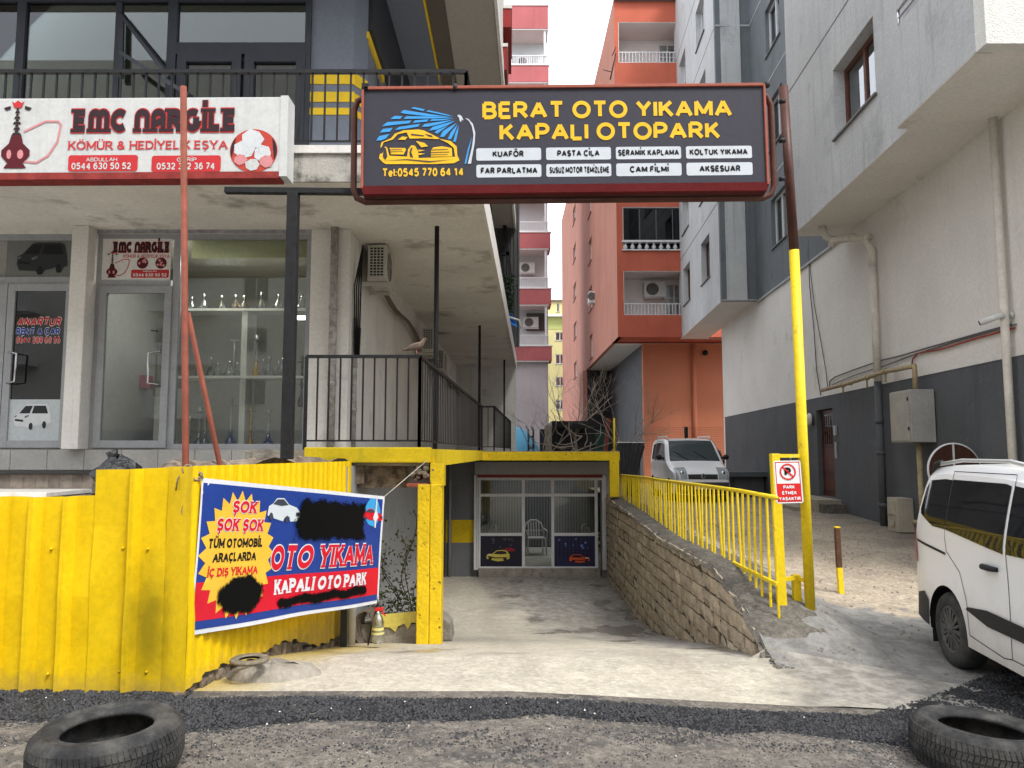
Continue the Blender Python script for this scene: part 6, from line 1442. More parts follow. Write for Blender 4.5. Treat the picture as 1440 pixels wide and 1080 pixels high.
def xface(x0a, x0b, y, z0, z1, mat, nm, th=.15):
    g = MB(); vs = [(x0a + SL * y, y, z0), (x0b + SL * y, y, z0), (x0b + SL * y, y, z1), (x0a + SL * y, y, z1)]; g.add(vs + [(a, b + th, c) for a, b, c in vs], [(0, 1, 2, 3), (4, 7, 6, 5), (0, 4, 5, 1), (2, 6, 7, 3), (0, 3, 7, 4), (1, 5, 6, 2)]); return part(nm, g, mat, gb)
xface(XA, XW, yA1 - .16, ZO, 22, m_grey, 'overhang_end')
xface(XA, XW + 6, yA0, ZO, 22, m_whr, 'overhang_end')
xface(XW, XW + 6, 8.2, -.4, ZO, m_cream, 'front_wall')
# block C: balcony on A
yC0, yC1 = PX(1390, 60, 5.05, SL).y, PX(1262, 178, 5.02, SL).y
zc1 = PY(1300, 75, 9.7).z
FC = WF(XC_, yC0, ZO - .01); LC = (yC1 - yC0) * KL
g = MB(); g.fbox(FC, 0, LC, -.2, 0, 0, 1.45); part('balcony_parapet', g, m_grey, gb, 'grey balcony parapet', bevel=.01)
g = MB(); vs = [(XC_ + SL * yC0, yC0), (XC_ + SL * yC0 + 3.5, yC0), (XC_ + SL * yC0 + 3.5, yC0 + .2), (XC_ + SL * yC0 + .0, yC0 + .2)]
g.prism(vs, lambda a, b, d: Vector((a, b - .04, d)), ZO - .026, ZO + 1.5); part('balcony_parapet', g, m_whr, gb, 'white textured balcony end')
g = MB(); pr(g, XC_ + .004, XA - .002, yC0 + .2, yC1 - .002, ZO - .018, ZO + .1); part('balcony_floor', g, m_cream, gb)
g = MB(); m_steel = flat('steel', (.6, .6, .62), .25, metal=1)
za = ZO + 1.45
for k in range(3): g.tube([FC[0] + U_ * .1 + Zw * (1.52 + .13 * k) - Nw * .08, FC[0] + U_ * (LC - .05) + Zw * (1.52 + .13 * k) - Nw * .08], .018 if k < 2 else .028, 8)
for q in (.1, .37, .64, .97): g.tube([FC[0] + U_ * LC * q + Zw * 1.44 - Nw * .08, FC[0] + U_ * LC * q + Zw * 1.8 - Nw * .08], .02, 8)
part('balcony_rail', g, m_steel, gb)
# block B (far)
FB_ = WF(XA, yB0, ZO + .02); LB_ = (yB1 - yB0) * KL
wb = []
for zg in GR[:4]:
    for yc in (25.8, 29.6): wb.append(((yc - .75 - yB0) * KL, (yc + .75 - yB0) * KL, zg - 2.05 - ZO, zg - .55 - ZO))
part('overhang_wall', holed(FB_, LB_, 22 - ZO, wb, .3), m_grey, gb, 'lighter grey wall of the far overhang')
for k, h in enumerate(wb): window(gb, FB_, *h, m_bfr if k < 2 else m_pvc, m_wgl, .22, 2 if k > 1 else 1, .06)
g = MB()
for zg in GR: g.fbox(FB_, 0, LB_, -.02, .004, zg - ZO, zg - ZO + .04)
part('groove', g, m_sill, gb)
xface(XA, XW - .0, yB0 - .01, ZO, 22, m_dgrey, 'overhang_end'); xface(XA, XW + 3, yB1 - .16, ZO, 22, m_grey, 'overhang_end')
g = MB()
for zg in GR: vs = [(XA + SL * yB0, yB0 - .03, zg), (XW + SL * yB0, yB0 - .03, zg)]; g.box(vs[0][0], vs[1][0], yB0 - .03, yB0 - .008, zg, zg + .06)
g.box(XA + SL * yB0, XW + SL * yB0, yB0 - .03, yB0 - .008, ZO - .0, ZO + .04); part('floor_line', g, MATS['pale_groove'], gb)
g = MB(); pr(g, XA + .002, XW - .002, yB0 + .14, yB1 - .17, ZO - .0, ZO + .12); part('soffit', g, m_cream, gb, 'cream underside of the far overhang')
xface(XW, XW + 4, 28.55, -.4, ZO, m_cream, 'end_wall')
# door, step, lamp, intercom
g = MB(); g.fbox(F, hole[0] + .02, hole[1] - .02, -.16, -.11, hole[2], hole[3] - .02); dr_ = part('entrance_door', g, M('door_brown', (.10, .032, .02), .5, .2, 5), gb, 'dark red brown iron door')
g = MB(); dw = hole[1] - hole[0]
for k in range(7): x = hole[0] + .12 + (dw - .24) * k / 6; g.fbox(F, x - .01, x + .01, -.105, -.09, hole[2] + 1.2, hole[3] - .15)
for z in (1.18, .55, .1): g.fbox(F, hole[0] + .06, hole[1] - .06, -.105, -.09, hole[2] + z, hole[2] + z + .05)
for k in range(4): c = F[0] + U_ * (hole[0] + .2 + (dw - .4) * k / 3) + Nw * -.09 + Zw * (hole[2] + 1.5); g.tube([c + U_ * .06 * math.cos(t * .7) + Zw * .06 * math.sin(t * .7) for t in range(10)], .008, 4)
part('door_grille', g, M('door_dark', (.05, .018, .012), .5), dr_)
g = MB(); g.fbox(F, hole[0] + .1, hole[1] - .1, -.108, -.1, hole[3] - .42, hole[3] - .12); part('door_light', g, m_wgl, dr_)
g = MB(); g.fbox(F, hole[0] - .35, hole[1] + .5, -.1, .55, 0, hole[2] - .02); g.fbox(F, hole[0] - .05, hole[1] + .8, .55, .95, 0, hole[2] - .2); part('step', g, M('step_stone', (.33, .29, .23), .85, .2, 3, bump=.3), gb, bevel=.01)
g = MB(); g.fbox(F, hole[0] - .65, hole[0] - .36, .0, .5, 0, hole[2] - .1); part('step_block', g, m_kerb, gb, bevel=.01)
c = PX(1142, 590, XW, SL) + Nw * .05; g = MB(); g.lathe([(.16, 0), (.16, .03), (.12, .07), (.04, .085)], c, 20, axis=lambda x, y, h: U_ * x + Zw * y + Nw * h); part('wall_lamp', g, m_plas, gb)
c = PX(1176, 606, XW, SL); g = MB(); g.fbox((c, U_, Nw, Zw), -.06, .06, 0, .05, -.1, .12); g.fbox((c, U_, Nw, Zw), -.035, .035, 0, .04, -.62, -.25); part('intercom', g, MATS['grey_frame'], gb, bevel=.006)
# pipes on the wall
def wpipe(pts, r_, mat, name, label, off=.09, x0=XW):
    g = MB(); P3 = [PX(px, py, x0, SL) + Nw * off for px, py in pts]; g.tube(P3, r_, 10)
    return g, P3
m_cpipe = M('cream_pipe', (.68, .64, .57), .6, .12, 5, streak=.25, bump=.08)
q0 = PX(1243, 530, XW, SL); y_ = q0.y
dp = thing('drain_pipe', 'cream drain pipe with elbows under the overhang, painted charcoal near the ground', 'pipe', tuple(WP(XW, y_, .2) + Nw * .1))
base = lambda z, o=.12: WP(XW, y_, z) + Nw * o
g = MB(); g.tube([WP(XW, y_ + .9, ZO) + Nw * .75, WP(XW, y_ + .88, ZO - .22) + Nw * .7, WP(XW, y_ + .75, ZO - .36) + Nw * .6, WP(XW, y_ + .4, ZO - .42) + Nw * .34, WP(XW, y_ + .15, ZO - .5) + Nw * .2, base(ZO - .8), base(ZO - 1.1)], .075, 10)
for a in (.78, .4, .1): g.tube([WP(XW, y_ + a, ZO - .36 - (.12 if a < .3 else .04)) + Nw * (.62 if a > .7 else .33 if a > .2 else .18), WP(XW, y_ + a - .06, ZO - .39 - (.12 if a < .3 else .04)) + Nw * (.58 if a > .7 else .3 if a > .2 else .16)], .09, 10)
part('elbow', g, m_cpipe, dp)
g = MB(); g.tube([base(ZO - 1.1), base(ZD + .05)], .07, 12); part('upper_length', g, m_cpipe, dp)
g = MB(); g.tube([base(ZD + .05), base(.2)], .068, 12)
for z in (2.2, 1.6, .6): g.tube([base(z), base(z + .08)], .078, 12)
part('lower_length', g, m_char, dp, 'charcoal painted lower length')
q1 = PX(1418, 330, XW, SL); g = MB(); g.tube([WP(XW, q1.y, ZO) + Nw * .12, WP(XW, q1.y, ZD) + Nw * .12, WP(XW, q1.y, .1) + Nw * .12], .055, 12)
single('drain_pipe', g, m_cpipe, 'straight cream drain pipe at the right edge of the picture beside the security camera', 'pipe')
g = MB(); P3 = [PX(a, b, XW, SL) + Nw * .22 for a, b in ((1168, 549), (1200, 541), (1235, 531), (1262, 522), (1279, 519.5))]
cabx0 = XW - .42; cn = PX(1281, 585, cabx0, SL); cf = PX(1252, 585, cabx0, SL)
zc0, zc1_ = PX(1281, 622, cabx0, SL).z, PX(1281, 547, cabx0, SL).z
ptop = WP(XW, lerp(cn.y, cf.y, .25), zc1_) + Nw * .22
P3 += [ptop + Vector((0, 0, .42)), ptop + Vector((0, 0, .3)), ptop]
g.tube(P3, .042, 10)
for k in (1, 2, 3): g.tube([P3[k] + U_ * .03, P3[k] - U_ * .05], .055, 10); g.tube([P3[k], P3[k] - Nw * .2], .015, 6); g.tube([P3[k] + Vector((0, 0, .0)), P3[k] + Vector((0, 0, -.2))], .018, 6)
m_gas = M('gas_pipe', (.38, .30, .17), .55, .25, 10, bump=.15)
gp = thing('gas_pipe', 'yellowish gas pipe running along the grey wall and down through the meter cabinet', 'pipe', tuple(P3[0]))
part('upper_pipe', g, m_gas, gp)
g = MB(); pb = WP(XW, cn.y + .22, zc0) + Nw * .2; g.tube([pb, Vector((pb.x, pb.y, .62)), Vector((pb.x, pb.y, .52)) , Vector((pb.x, pb.y, .45)) + U_ * .12, Vector((pb.x, pb.y, .45)) + U_ * .3], .045, 10); part('lower_pipe', g, m_gas, gp)
cbn = thing('meter_cabinet', 'large grey metal meter cabinet fixed on the charcoal wall', 'cabinet', tuple(WP(cabx0, cn.y, zc0)))
FCb = WF(cabx0, cn.y, zc0); Lc_ = (cf.y - cn.y) * KL
m_cab = M('cabinet_grey', (.37, .36, .34), .6, .1, 3, streak=.25, bump=.05)
g = MB(); g.fbox(FCb, 0, Lc_, -.40, 0, 0, zc1_ - zc0); part('case', g, m_cab, cbn, bevel=.012)
g = MB(); g.fbox(FCb, .03, Lc_ - .03, .002, .014, .03, zc1_ - zc0 - .03); part('door', g, M('cabinet_door', (.36, .34, .29), .6, .12, 3, streak=.3), cbn, bevel=.004)
g = MB(); g.fbox(FCb, .04, .07, .014, .03, .2, .26); g.fbox(FCb, .04, .07, .014, .03, .7, .76); part('hinge', g, m_iron, cbn)
mbx = PX(1285, 742, XW, SL); FM = WF(XW - .3, mbx.y - .05, mbx.z - .08)
g = MB(); g.fbox(FM, 0, .42, -.28, 0, 0, .6); g.fbox(FM, .06, .36, 0, .02, .3, .55); g.fbox(FM, .1, .3, .02, .03, .1, .2); single('meter_box', g, M('meter_beige', (.42, .38, .30), .6, .12, 4, streak=.25), 'small beige service box standing on the ground against the grey wall', 'box', bevel=.02)
# cables and camera
def wcable(pts, r_, mat, label, off=.03):
    g = MB(); g.tube([PX(px, py, XW, SL) + Nw * off for px, py in pts], r_, 5); single('cable', g, mat, label, 'cable')
m_cgr = flat('cable_grey', (.12, .12, .12), .6)
wcable(((1168, 548), (1169, 536), (1176, 530), (1205, 519), (1240, 507), (1262, 502), (1300, 491), (1360, 474), (1425, 456)), .014, m_cgr, 'long grey cable rising along the cream wall above the gas pipe')
wcable(((1172, 541), (1205, 527), (1250, 513), (1290, 498), (1350, 479), (1432, 456)), .012, m_cgr, 'second grey cable just below the long one on the cream wall')
wcable(((1284, 519), (1286, 505), (1292, 497), (1330, 490), (1375, 476), (1430, 461)), .014, flat('cable_red', (.35, .05, .04), .6), 'red cable curving up from the gas pipe along the cream wall')
wcable(((1138, 330), (1140, 400), (1146, 460), (1150, 520), (1156, 556)), .012, m_cgr, 'thin dark cable hanging down the wall left of the entrance door')
wcable(((1140, 370), (1147, 430), (1156, 480), (1163, 520), (1166, 546)), .010, m_cgr, 'thin slanting cable beside the hanging one above the entrance door')
cq = PX(1425, 443, XW, SL) + Nw * .1; ct = thing('security_camera', 'white security camera on the wall beside the right drain pipe', 'camera', tuple(cq))
g = MB(); g.tube([cq, cq + Nw * .1 + Vector((0, -.0, -.03))], .02, 8); g.lathe([(.05, 0), (.05, .02)], cq - Nw * .08, 12, axis=lambda x, y, h: U_ * x + Zw * y + Nw * h); part('bracket', g, m_plas, ct)
g = MB(); g.tube([cq + Nw * .05 - U_ * .05 + Zw * .0, cq + Nw * .3 + U_ * .1 - Zw * .09], [.04, .045], 12); part('housing', g, m_plas, ct)
g = MB(); g.tube([cq + Nw * .3 + U_ * .1 - Zw * .09, cq + Nw * .31 + U_ * .104 - Zw * .094], .035, 12); part('lens', g, m_black, ct)
# round wood panel
dc = PX(1385, 661, XW, SL) + Nw * .45; dcr = .385; _U, _N = U_, Nw; U_, Nw = Vector((1, 0, 0)), Vector((0, -1, 0)); m_dw = M('dark_wood', (.085, .035, .022), .5, .4, 2, bump=.1, streak=.6)
rp_t = thing('round_wood_panel', 'round dark wood panel with white rim standing against the wall behind the white van', 'panel', tuple(dc - Zw * dcr))
ax3 = lambda x, y, h: U_ * x + Zw * y + Nw * h
g = MB(); g.lathe([(dcr, 0), (dcr + .02, .01), (dcr + .02, .03), (dcr, .035)], dc, 40, axis=ax3, caps=False); part('rim', g, m_pvc, rp_t)
for s in (0, 1):
    g = MB(); g.prism([((dcr) * math.cos(R(a)), dcr * math.sin(R(a))) for a in ([90 + s * 180 + 3 + k * 9.6 for k in range(19)] if 1 else [])], lambda a, b, d: dc + U_ * a + Zw * b + Nw * d, .0, .02); part('panel_half', g, m_dw, rp_t)
g = MB(); g.fbox((dc, U_, Nw, Zw), -.012, .012, .018, .028, -dcr, dcr); part('seam', g, m_pvc, rp_t)
U_, Nw = _U, _N
# grey ledge beside the parked van
g = MB(); ql = PY(1040, 666, 23); g.box(ql.x - .75, ql.x + .9, 23, 24.2, ql.z - .1, ql.z + .05); g.box(ql.x - .1, ql.x + .8, 23.2, 24, .2, ql.z - .1)
single('concrete_table', g, m_char, 'low dark concrete ledge against the grey wall right of the parked van', 'ledge', bevel=.01)

# ------------------------------------------------------------------ salmon building
m_sal = M('salmon_side', (.50, .22, .16), .85, .14, .5, streak=.45, bump=.3, bsc=12, stain=(.5, .55, .2, (.30, .13, .10), .5))
m_sal2 = M('salmon_front', (.50, .125, .075), .85, .12, 1, streak=.15, bump=.2, stain=(1.2, .6, .1, (.28, .10, .07), .6))
m_ora = M('orange_wall', (.52, .19, .105), .85, .06, .8, streak=.08, bump=.15, stain=(1.3, .66, .05, (.34, .10, .04), .5))
m_balw = M('balcony_white', (.78, .77, .75), .8, .05, 1, bump=.05)
XS_, YSa, YSb = 4.40, 31.0, 62.0
sb = thing('salmon_building', 'tall salmon apartment building with white balcony recesses between the alley and the far yard', 'building', (7, 32, .3))
zso = PY(872, 474, YSa).z; ztp = PY(861, 2, YSa).z
sl2 = -.007; Us = Vector((sl2, 1, 0)).normalized(); Ns = Vector((-1, sl2, 0)).normalized()
FS = (Vector((XS_, YSa, zso)), Us, Ns, Zw); Lse = PX(826, 523, XS_).y - YSa
def sprj(px, py): q = PX(px, py, XS_); return q.y - YSa, q.z - zso
holes = []
flr = 2.68
for k in range(5):
    for (yy, hw, z0, z1) in ((PX(832, 400, XS_).y - YSa, .75, .35, 1.65), (PX(811, 400, XS_).y - YSa, 1.0, .2, 1.3)):
        holes.append((yy - hw, yy + hw, z0 + k * flr, z1 + k * flr))
part('side_wall', holed(FS, YSb - YSa, ztp - zso, holes, .15, None, .03), m_sal, sb, 'streaked salmon side wall')
for h in holes: window(sb, FS, *h, m_pvc, m_wgl, .15, 1, .08)
g = MB(); g.box(XS_ - .0, XS_ + 8, YSa - .2, YSb, ztp, ztp + .12); part('roof_edge', g, M('roof_grey', (.2, .17, .16), .8), sb)
g = MB(); g.prism([(XS_ + .01, YSa + .01), (XS_ + 7, YSa + .01), (XS_ + 7, YSb), (XS_ - .2, YSb)], lambda a, b, d: Vector((a, b, d)), zso + .005, zso + .15); part('soffit', g, m_balw, sb)
# lower part
g = MB(); g.box(PY(905, 560, 33).x, XS_ + 9, 33, 33.3, 0, zso); part('lower_front', g, m_ora, sb, 'plain orange ground floor wall')
g = MB(); xl = PY(905, 560, 33).x; g.box(xl, xl + .2, 33.3, 58, 0, zso); part('lower_side', g, m_char, sb)
yl = PX(826, 523, XS_).y; g = MB(); g.box(XS_ - .25, XS_ - .02, yl, YSb, 0, zso + .0); part('lower_side', g, m_sal, sb)
g = MB(); g.box(XS_ - .24, xl + .2, yl + .02, yl + .3, 0, zso); part('lower_cross_wall', g, M('very_dark', (.03, .033, .036), .8), sb)
g = MB(); xpz = PY(977, 560, 32.9); g.tube([(xpz.x, 32.93, .2), (xpz.x, 32.93, zso - .0)], .09, 10); part('down_pipe', g, m_ora, sb)
g = MB(); q = PY(992, 496, 32.9); g.lathe([(.12, 0), (.12, .03)], q, 14, axis='Y'); part('vent_hole', g, m_black, sb)
# front with recesses
FF = (Vector((XS_, YSa, zso)), Vector((1, 0, 0)), Vector((0, -1, 0)), Zw)
ff = lambda px, py: (PY(px, py, YSa).x - XS_, PY(px, py, YSa).z - zso)
bal = []
def zrange(pt, pb): return ff(900, pb)[1], ff(900, pt)[1]
x0b = ff(877, 400)[0]; x0t = ff(857, 60)[0]
rows = [(443, 381, 'open'), (352, 291, 'glazed'), (262, 212, 'open'), (176, 130, 'glazed'), (88, 31, 'open')]
hl = []
for pb, pt, kind in rows:
    z0, z1 = zrange(pt, pb); hl.append((x0b if pb > 100 else .18, 4.6, z0, z1, kind))
part('front_wall', holed(FF, 7.5, ztp - zso, [h[:4] for h in hl], 1.4), m_sal2, sb, 'salmon front bands')
g = MB(); g.fbox(FF, .0, 7.5, -1.62, -1.42, 0, ztp - zso); part('balcony_back_wall', g, m_balw, sb)
for (a, b, z0, z1, kind) in hl:
    g = MB(); g.fbox(FF, a + .002, a + .02, -1.4, -.01, z0 + .02, z1 - .002); g.fbox(FF, a + .02, b - .002, -1.4, -.01, z1 - .02, z1 - .002); part('balcony_lining', g, m_balw, sb)
    if kind == 'open':
        g = MB(); n_ = 30
        g.fbox(FF, a, b, -.06, -.02, z0 + .46, z0 + .50); g.fbox(FF, a, b, -.06, -.02, z0 + .0, z0 + .03)
        for k in range(n_ + 1): x = lerp(a + .02, b - .02, k / n_); g.fbox(FF, x - .014, x + .014, -.055, -.025, z0 + .03, z0 + .46)
        part('balcony_railing', g, m_pvc, sb)
        FW = (FF[0] + Vector((0, 1.4, 0)),) + FF[1:]
        window(sb, FW, a + 2.0, a + 3.6, z0 - .0, z1 - .25, m_pvc, m_wgl, .0, 3, .06, False, .62)
    else:
        m_bg = m_dgl; g = MB(); zt__ = z1 - .02; g.fbox(FF, a + .02, b, -.10, -.08, z0 + .42, zt__); part('black_glazing', g, m_bg, sb)
        g = MB()
        for k in range(7): x = lerp(a + .02, a + 4.2, k / 6); g.fbox(FF, x - .02, x + .02, -.08, -.05, z0 + .42, zt__)
        g.fbox(FF, a, b, -.09, -.04, z0 + .40, z0 + .46); g.fbox(FF, a, b, -.09, -.04, zt__ - .05, zt__); part('glazing_frame', g, m_char, sb)
        g = MB(); g.fbox(FF, a - .05, b, -.2, .08, z0 + .34, z0 + .42); g.fbox(FF, a - .05, b, -.2, .08, z0 - .02, z0 + .03); part('balustrade_rail', g, m_pvc, sb)
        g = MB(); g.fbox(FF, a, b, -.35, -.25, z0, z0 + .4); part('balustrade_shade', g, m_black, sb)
        for k in range(14):
            x = a + .1 + k * .30; c = FF[0] + Vector((x, .05, z0 + .03)); g = MB(); g.lathe([(.06, 0), (.04, .03), (.10, .1), (.08, .17), (.035, .24), (.06, .3), (.05, .31)], c, 8); part('baluster', g, m_pvc, sb)
qa = ff(905, 400)
oA = FF[0] + Vector((ff(912, 400)[0], 1.05, ff(912, 410)[1]))
ac_unit('air_conditioner', 'white air conditioner unit on the open salmon balcony below the dark glazing', oA, (1, 0, 0), (0, 1, 0), .95, .3, .68, mat=m_plas, side=False)
q = PX(838, 424, XS_); ac_unit('air_conditioner', 'small air conditioner unit on the salmon side wall below a narrow window', (XS_ - .35, q.y, q.z), (1, 0, 0), (0, 1, 0), .34, .8, .55, mat=m_plas, side=False)
g = MB(); aq = PY(863, 110, YSa); g.tube([PY(858, 112, YSa - .1), PY(866, 75, YSa - .1)], .03, 5); g.tube([PY(848, 98, YSa - .2), PY(859, 101, YSa - .1)], .02, 4); g.tube([PY(861, 78, YSa - .15), PY(866, 66, YSa - .1)], .02, 4); single('antenna', g, m_iron, 'thin television antenna on the upper corner of the salmon building', 'antenna')
# ------------------------------------------------------------------ pink balcony building
YPk = 40.0; pk = thing('pink_building', 'narrow white building with dark pink balcony bands seen in the gap beside the shop building', 'building', (1, YPk, .3))
m_pk = M('pink_band', (.43, .125, .13), .85, .15, .8, streak=.3, bump=.15); m_mau = M('mauve_wall', (.46, .41, .42), .85, .1, .5, streak=.15, bump=.15); m_bw = M('balcony_blue_white', (.58, .62, .63), .8, .06, .8)
kx = lambda px, py=400: PY(px, py, YPk).x; kz = lambda py: PY(745, py, YPk).z
xk0, xk1 = kx(690), kx(772.5)
bands = [(8, 40), (92, 115), (170, 194), (249, 272), (327, 349), (406, 428), (487, 507)]
g = MB(); g.box(xk0, xk1 - .1, YPk + .3, YPk + 6, .0, kz(505)); part('lower_wall', g, m_mau, pk, 'plain mauve lower wall')
g = MB(); g.box(xk0, xk1 - .12, YPk + 1.5, YPk + 1.7, kz(505), kz(12)); part('back_wall', g, m_bw, pk)
g = MB(); g.box(xk1 - .14, xk1 - .02, YPk + 1.4, YPk + 6, 0, kz(12)); part('side_wall', g, m_mau, pk)
g = MB(); q = kx(767, 300); g.box(q - .05, q + .06, YPk + .1, YPk + .22, kz(505), kz(20)); part('balcony_post', g, m_pvc, pk)
for k, (a, b) in enumerate(bands):
    g = MB(); g.box(xk0, xk1 + .02 * k, YPk, YPk + 1.5, kz(b), kz(a)); part('balcony_band', g, m_pk, pk)
    g = MB(); g.box(xk0, xk1 + .02 * k + .04, YPk - .04, YPk + .2, kz(a), kz(a) + .06); g.box(xk0, xk1 - .02, YPk + .03, YPk + 1.5, kz(b) - .06, kz(b) - .002); part('balcony_trim', g, m_balw, pk)
    if k:
        g = MB(); z0 = kz(a) + .06
        g.box(xk0, xk1 - .05, YPk + .05, YPk + .1, z0 + .52, z0 + .57); g.box(xk0, xk1 - .05, YPk + .05, YPk + .1, z0 + .03, z0 + .07)
        for i in range(26): x = lerp(xk0, xk1 - .07, i / 25); g.box(x, x + .03, YPk + .06, YPk + .09, z0 + .05, z0 + .52)
        part('balcony_railing', g, m_pvc, pk)
for k, (px, py) in enumerate(((738, 70), (742, 368), (747, 447))):
    o = Vector((kx(px) - .42, YPk + 1.1, kz(py + 9))); ac_unit('air_conditioner', ('white air conditioner unit on the top pink balcony', 'white air conditioner unit on the pink balcony with blue white wall', 'framed air conditioner unit on the lowest pink balcony')[k], o, (1, 0, 0), (0, 1, 0), .85, .3, .6, mat=m_plas, side=False)
g = MB(); g.box(kx(741), kx(767), YPk + 1.35, YPk + 1.48, kz(459), kz(434)); part('dark_window', g, m_char, pk)
# ------------------------------------------------------------------ yellow building far behind
YYl = 68.0; yb = thing('yellow_building', 'pale yellow apartment building far behind in the gap between the buildings', 'building', (5, YYl, 0))
m_yb = M('pale_yellow_render', (.62, .55, .26), .85, .08, .3, streak=.1); m_yb2 = M('lime_band', (.45, .50, .18), .85, .1, .3)
FY = (Vector((PY(772, 500, YYl).x - 1, YYl, 0)), Vector((1, 0, 0)), Vector((0, -1, 0)), Zw); yz = lambda py: PY(785, py, YYl).z; yx = lambda px: PY(px, 500, YYl).x - FY[0].x
hz = [(yx(781), yx(794), yz(b), yz(a)) for a, b in ((467, 479), (498, 512), (530, 543), (562, 576))] + [(yx(783), yx(787), yz(439), yz(426))]
part('wall', holed(FY, 9, yz(424), hz, .2), m_yb, yb)
for h in hz: window(yb, FY, *h, m_pvc, m_wgl, .1, 1 if h[1] - h[0] > .5 else 0, .07)
g = MB(); g.fbox(FY, -.1, 9.2, -.3, .15, yz(424), yz(424) + .15); part('roof_edge', g, M('roof_brown', (.2, .15, .12), .8), yb)
g = MB(); g.fbox(FY, .0, 9, 0, .03, yz(463), yz(446)); part('lime_band', g, m_yb2, yb)
g = MB(); g.fbox(FY, .0, 9, 0, .5, yz(446), yz(443)); part('balcony_edge', g, m_balw, yb)

# ------------------------------------------------------------------ yard between: ground, tank, shed, fences, trees
g = MB(); g.box(-8, 2.2, 22.3, 90, -1.0, .6); struct('yard_ground', g, m_road)
tk = thing('water_tank', 'big blue ribbed water tank with black ladder behind the walkway', 'tank', (0, 32, .6))
q = PY(698, 637, 32); tr_c = Vector((q.x, 33.5, 0)); m_tank = M('tank_blue', (.10, .34, .52), .45, .12, 2, streak=.2, bump=.05)
prf = []
for py, rp2 in ((700, 64), (640, 63.5), (634, 64), (632, 62), (627, 61), (625, 58.5), (620, 57), (618, 54), (613, 52), (611, 49), (606, 45), (603, 40), (599, 32), (597, 20), (596, 4)):
    prf.append((rp2 / 1060 * 32, PY(720, py, 32).z))
g = MB(); g.lathe(prf, tr_c, 40); part('tank_body', g, m_tank, tk)
ld = MB()
def lad(px, py, o): return PY(px, py, 31.4 + o)
for dx in (0, 7): ld.tube([lad(740 + dx, 600, .6), lad(743 + dx, 606, .3), lad(743.5 + dx, 640, 0)], .045, 5)
for py in (614, 630): ld.tube([lad(743.5, py, .1), lad(750.5, py, .1)], .04, 5)
part('ladder', ld, m_iron, tk)
sh = thing('dark_shed', 'dark open shed with black roof edge behind the garage roof', 'shed', (3, 27, .6))
g = MB(); a_, b_ = PY(776, 600, 27), PY(838, 592, 27); g.box(a_.x, b_.x, 27, 30, a_.z, b_.z); part('roof', g, m_iron, sh)
g = MB(); g.box(PY(760, 600, 29).x, b_.x + .1, 29.8, 30, .6, a_.z); part('back_wall', g, MATS['very_dark'], sh)
g = MB(); q = PY(771, 620, 26); g.box(q.x - .1, q.x + .12, 26, 26.2, .6, PY(771, 598, 26).z); part('post', g, m_conc, sh)
gf = MB(); a_, b_ = PY(838, 640, 24), PY(852, 604, 24); gf.box(a_.x, b_.x, 24, 24.05, .4, b_.z); single('green_screen', gf, M('green_sheet', (.02, .07, .05), .7, .2, 4), 'dark green sheet panel behind the bare tree', 'panel')
g = MB(); g.bar(PY(851, 640, 23), PY(856, 588, 23), .12); single('brown_post', g, m_rustp, 'leaning reddish brown post beside the green sheet', 'post')
g = MB(); g.tube([PY(864, 640, 16.35), PY(863.5, 588, 16.35)], .022, 6); single('yellow_rod', g, m_yel, 'thin yellow rod standing up from the right end of the garage roof edge', 'rod')
# dark corrugated panel
cp_ = MB(); A = PY(868, 623, 17.6); Bq = PY(907, 623, 17.6); C_ = PY(893, 669, 17.2); D_ = PY(868, 669, 17.2)
nn = 40
def cpt(i, j): t = i / nn; a = A * (1 - t) + Bq * t; b = D_ * (1 - t) + C_ * t; p = a * (1 - j) + b * j; return p + Vector((0, .035 * math.cos(t * math.pi * 2 * 6), .0))
cp_.sheet(lambda i, j: cpt(i, j / 3), nn, 3)
ct_ = thing('roofing_sheet', 'dark corrugated roofing sheet leaning behind the railing beside the garage roof', 'panel', tuple(D_)); part('sheet', cp_, M('black_sheet', (.03, .03, .032), .55, .2, 6), ct_)
g = MB(); g.tube([cpt(i, 0) + Vector((0, -.0, .012)) for i in range(nn + 1)], .016, 4); part('pale_edge', g, m_balw, ct_)
for k in range(3): g = MB(); g.bar(cpt(nn * k // 2, .1) + Vector((0, -.06, 0)), cpt(nn * k // 2, .95) + Vector((0, -.06, 0)), .03); part('batten', g, m_iron, ct_)
# wire fence before the orange wall
g = MB(); yw = 30.0
def fx(px): return PY(px, 640, yw).x
zw0, zw1 = .3, PY(960, 601, yw).z
for k in range(26): z = lerp(zw0, zw1, k / 25); g.bar((fx(906), yw, z), (fx(1022), yw, z), .008)
for k in range(46): x = lerp(fx(906), fx(1022), k / 45); g.bar((x, yw + .02, zw0), (x, yw + .02, zw1), .006)
wf_ = thing('wire_fence', 'dark wire mesh fence in front of the orange wall behind the parked van', 'fence', (fx(960), yw, .3)); part('wire_mesh', g, m_bfr, wf_, kind='stuff')
g = MB(); g.bar((fx(965), yw - .08, .3), (fx(965), yw - .08, zw1 + .02), .12); part('post', g, m_iron, wf_)
g = MB(); fr2 = random.Random(8)
for px, py, s in ((1011, 634, .35), (1013, 648, .28), (1018, 640, .2)):
    for _ in range(3): a = PY(px + fr2.uniform(-4, 4), py + fr2.uniform(-5, 5), 32.96); g.tube([a, a + Vector((fr2.uniform(-.2, .2), 0, fr2.uniform(-.4, .1)))], .05, 4)
single('wall_stain_marks', g, m_iron, 'dark painted scribbles on the orange wall right of the parked van', 'graffiti')
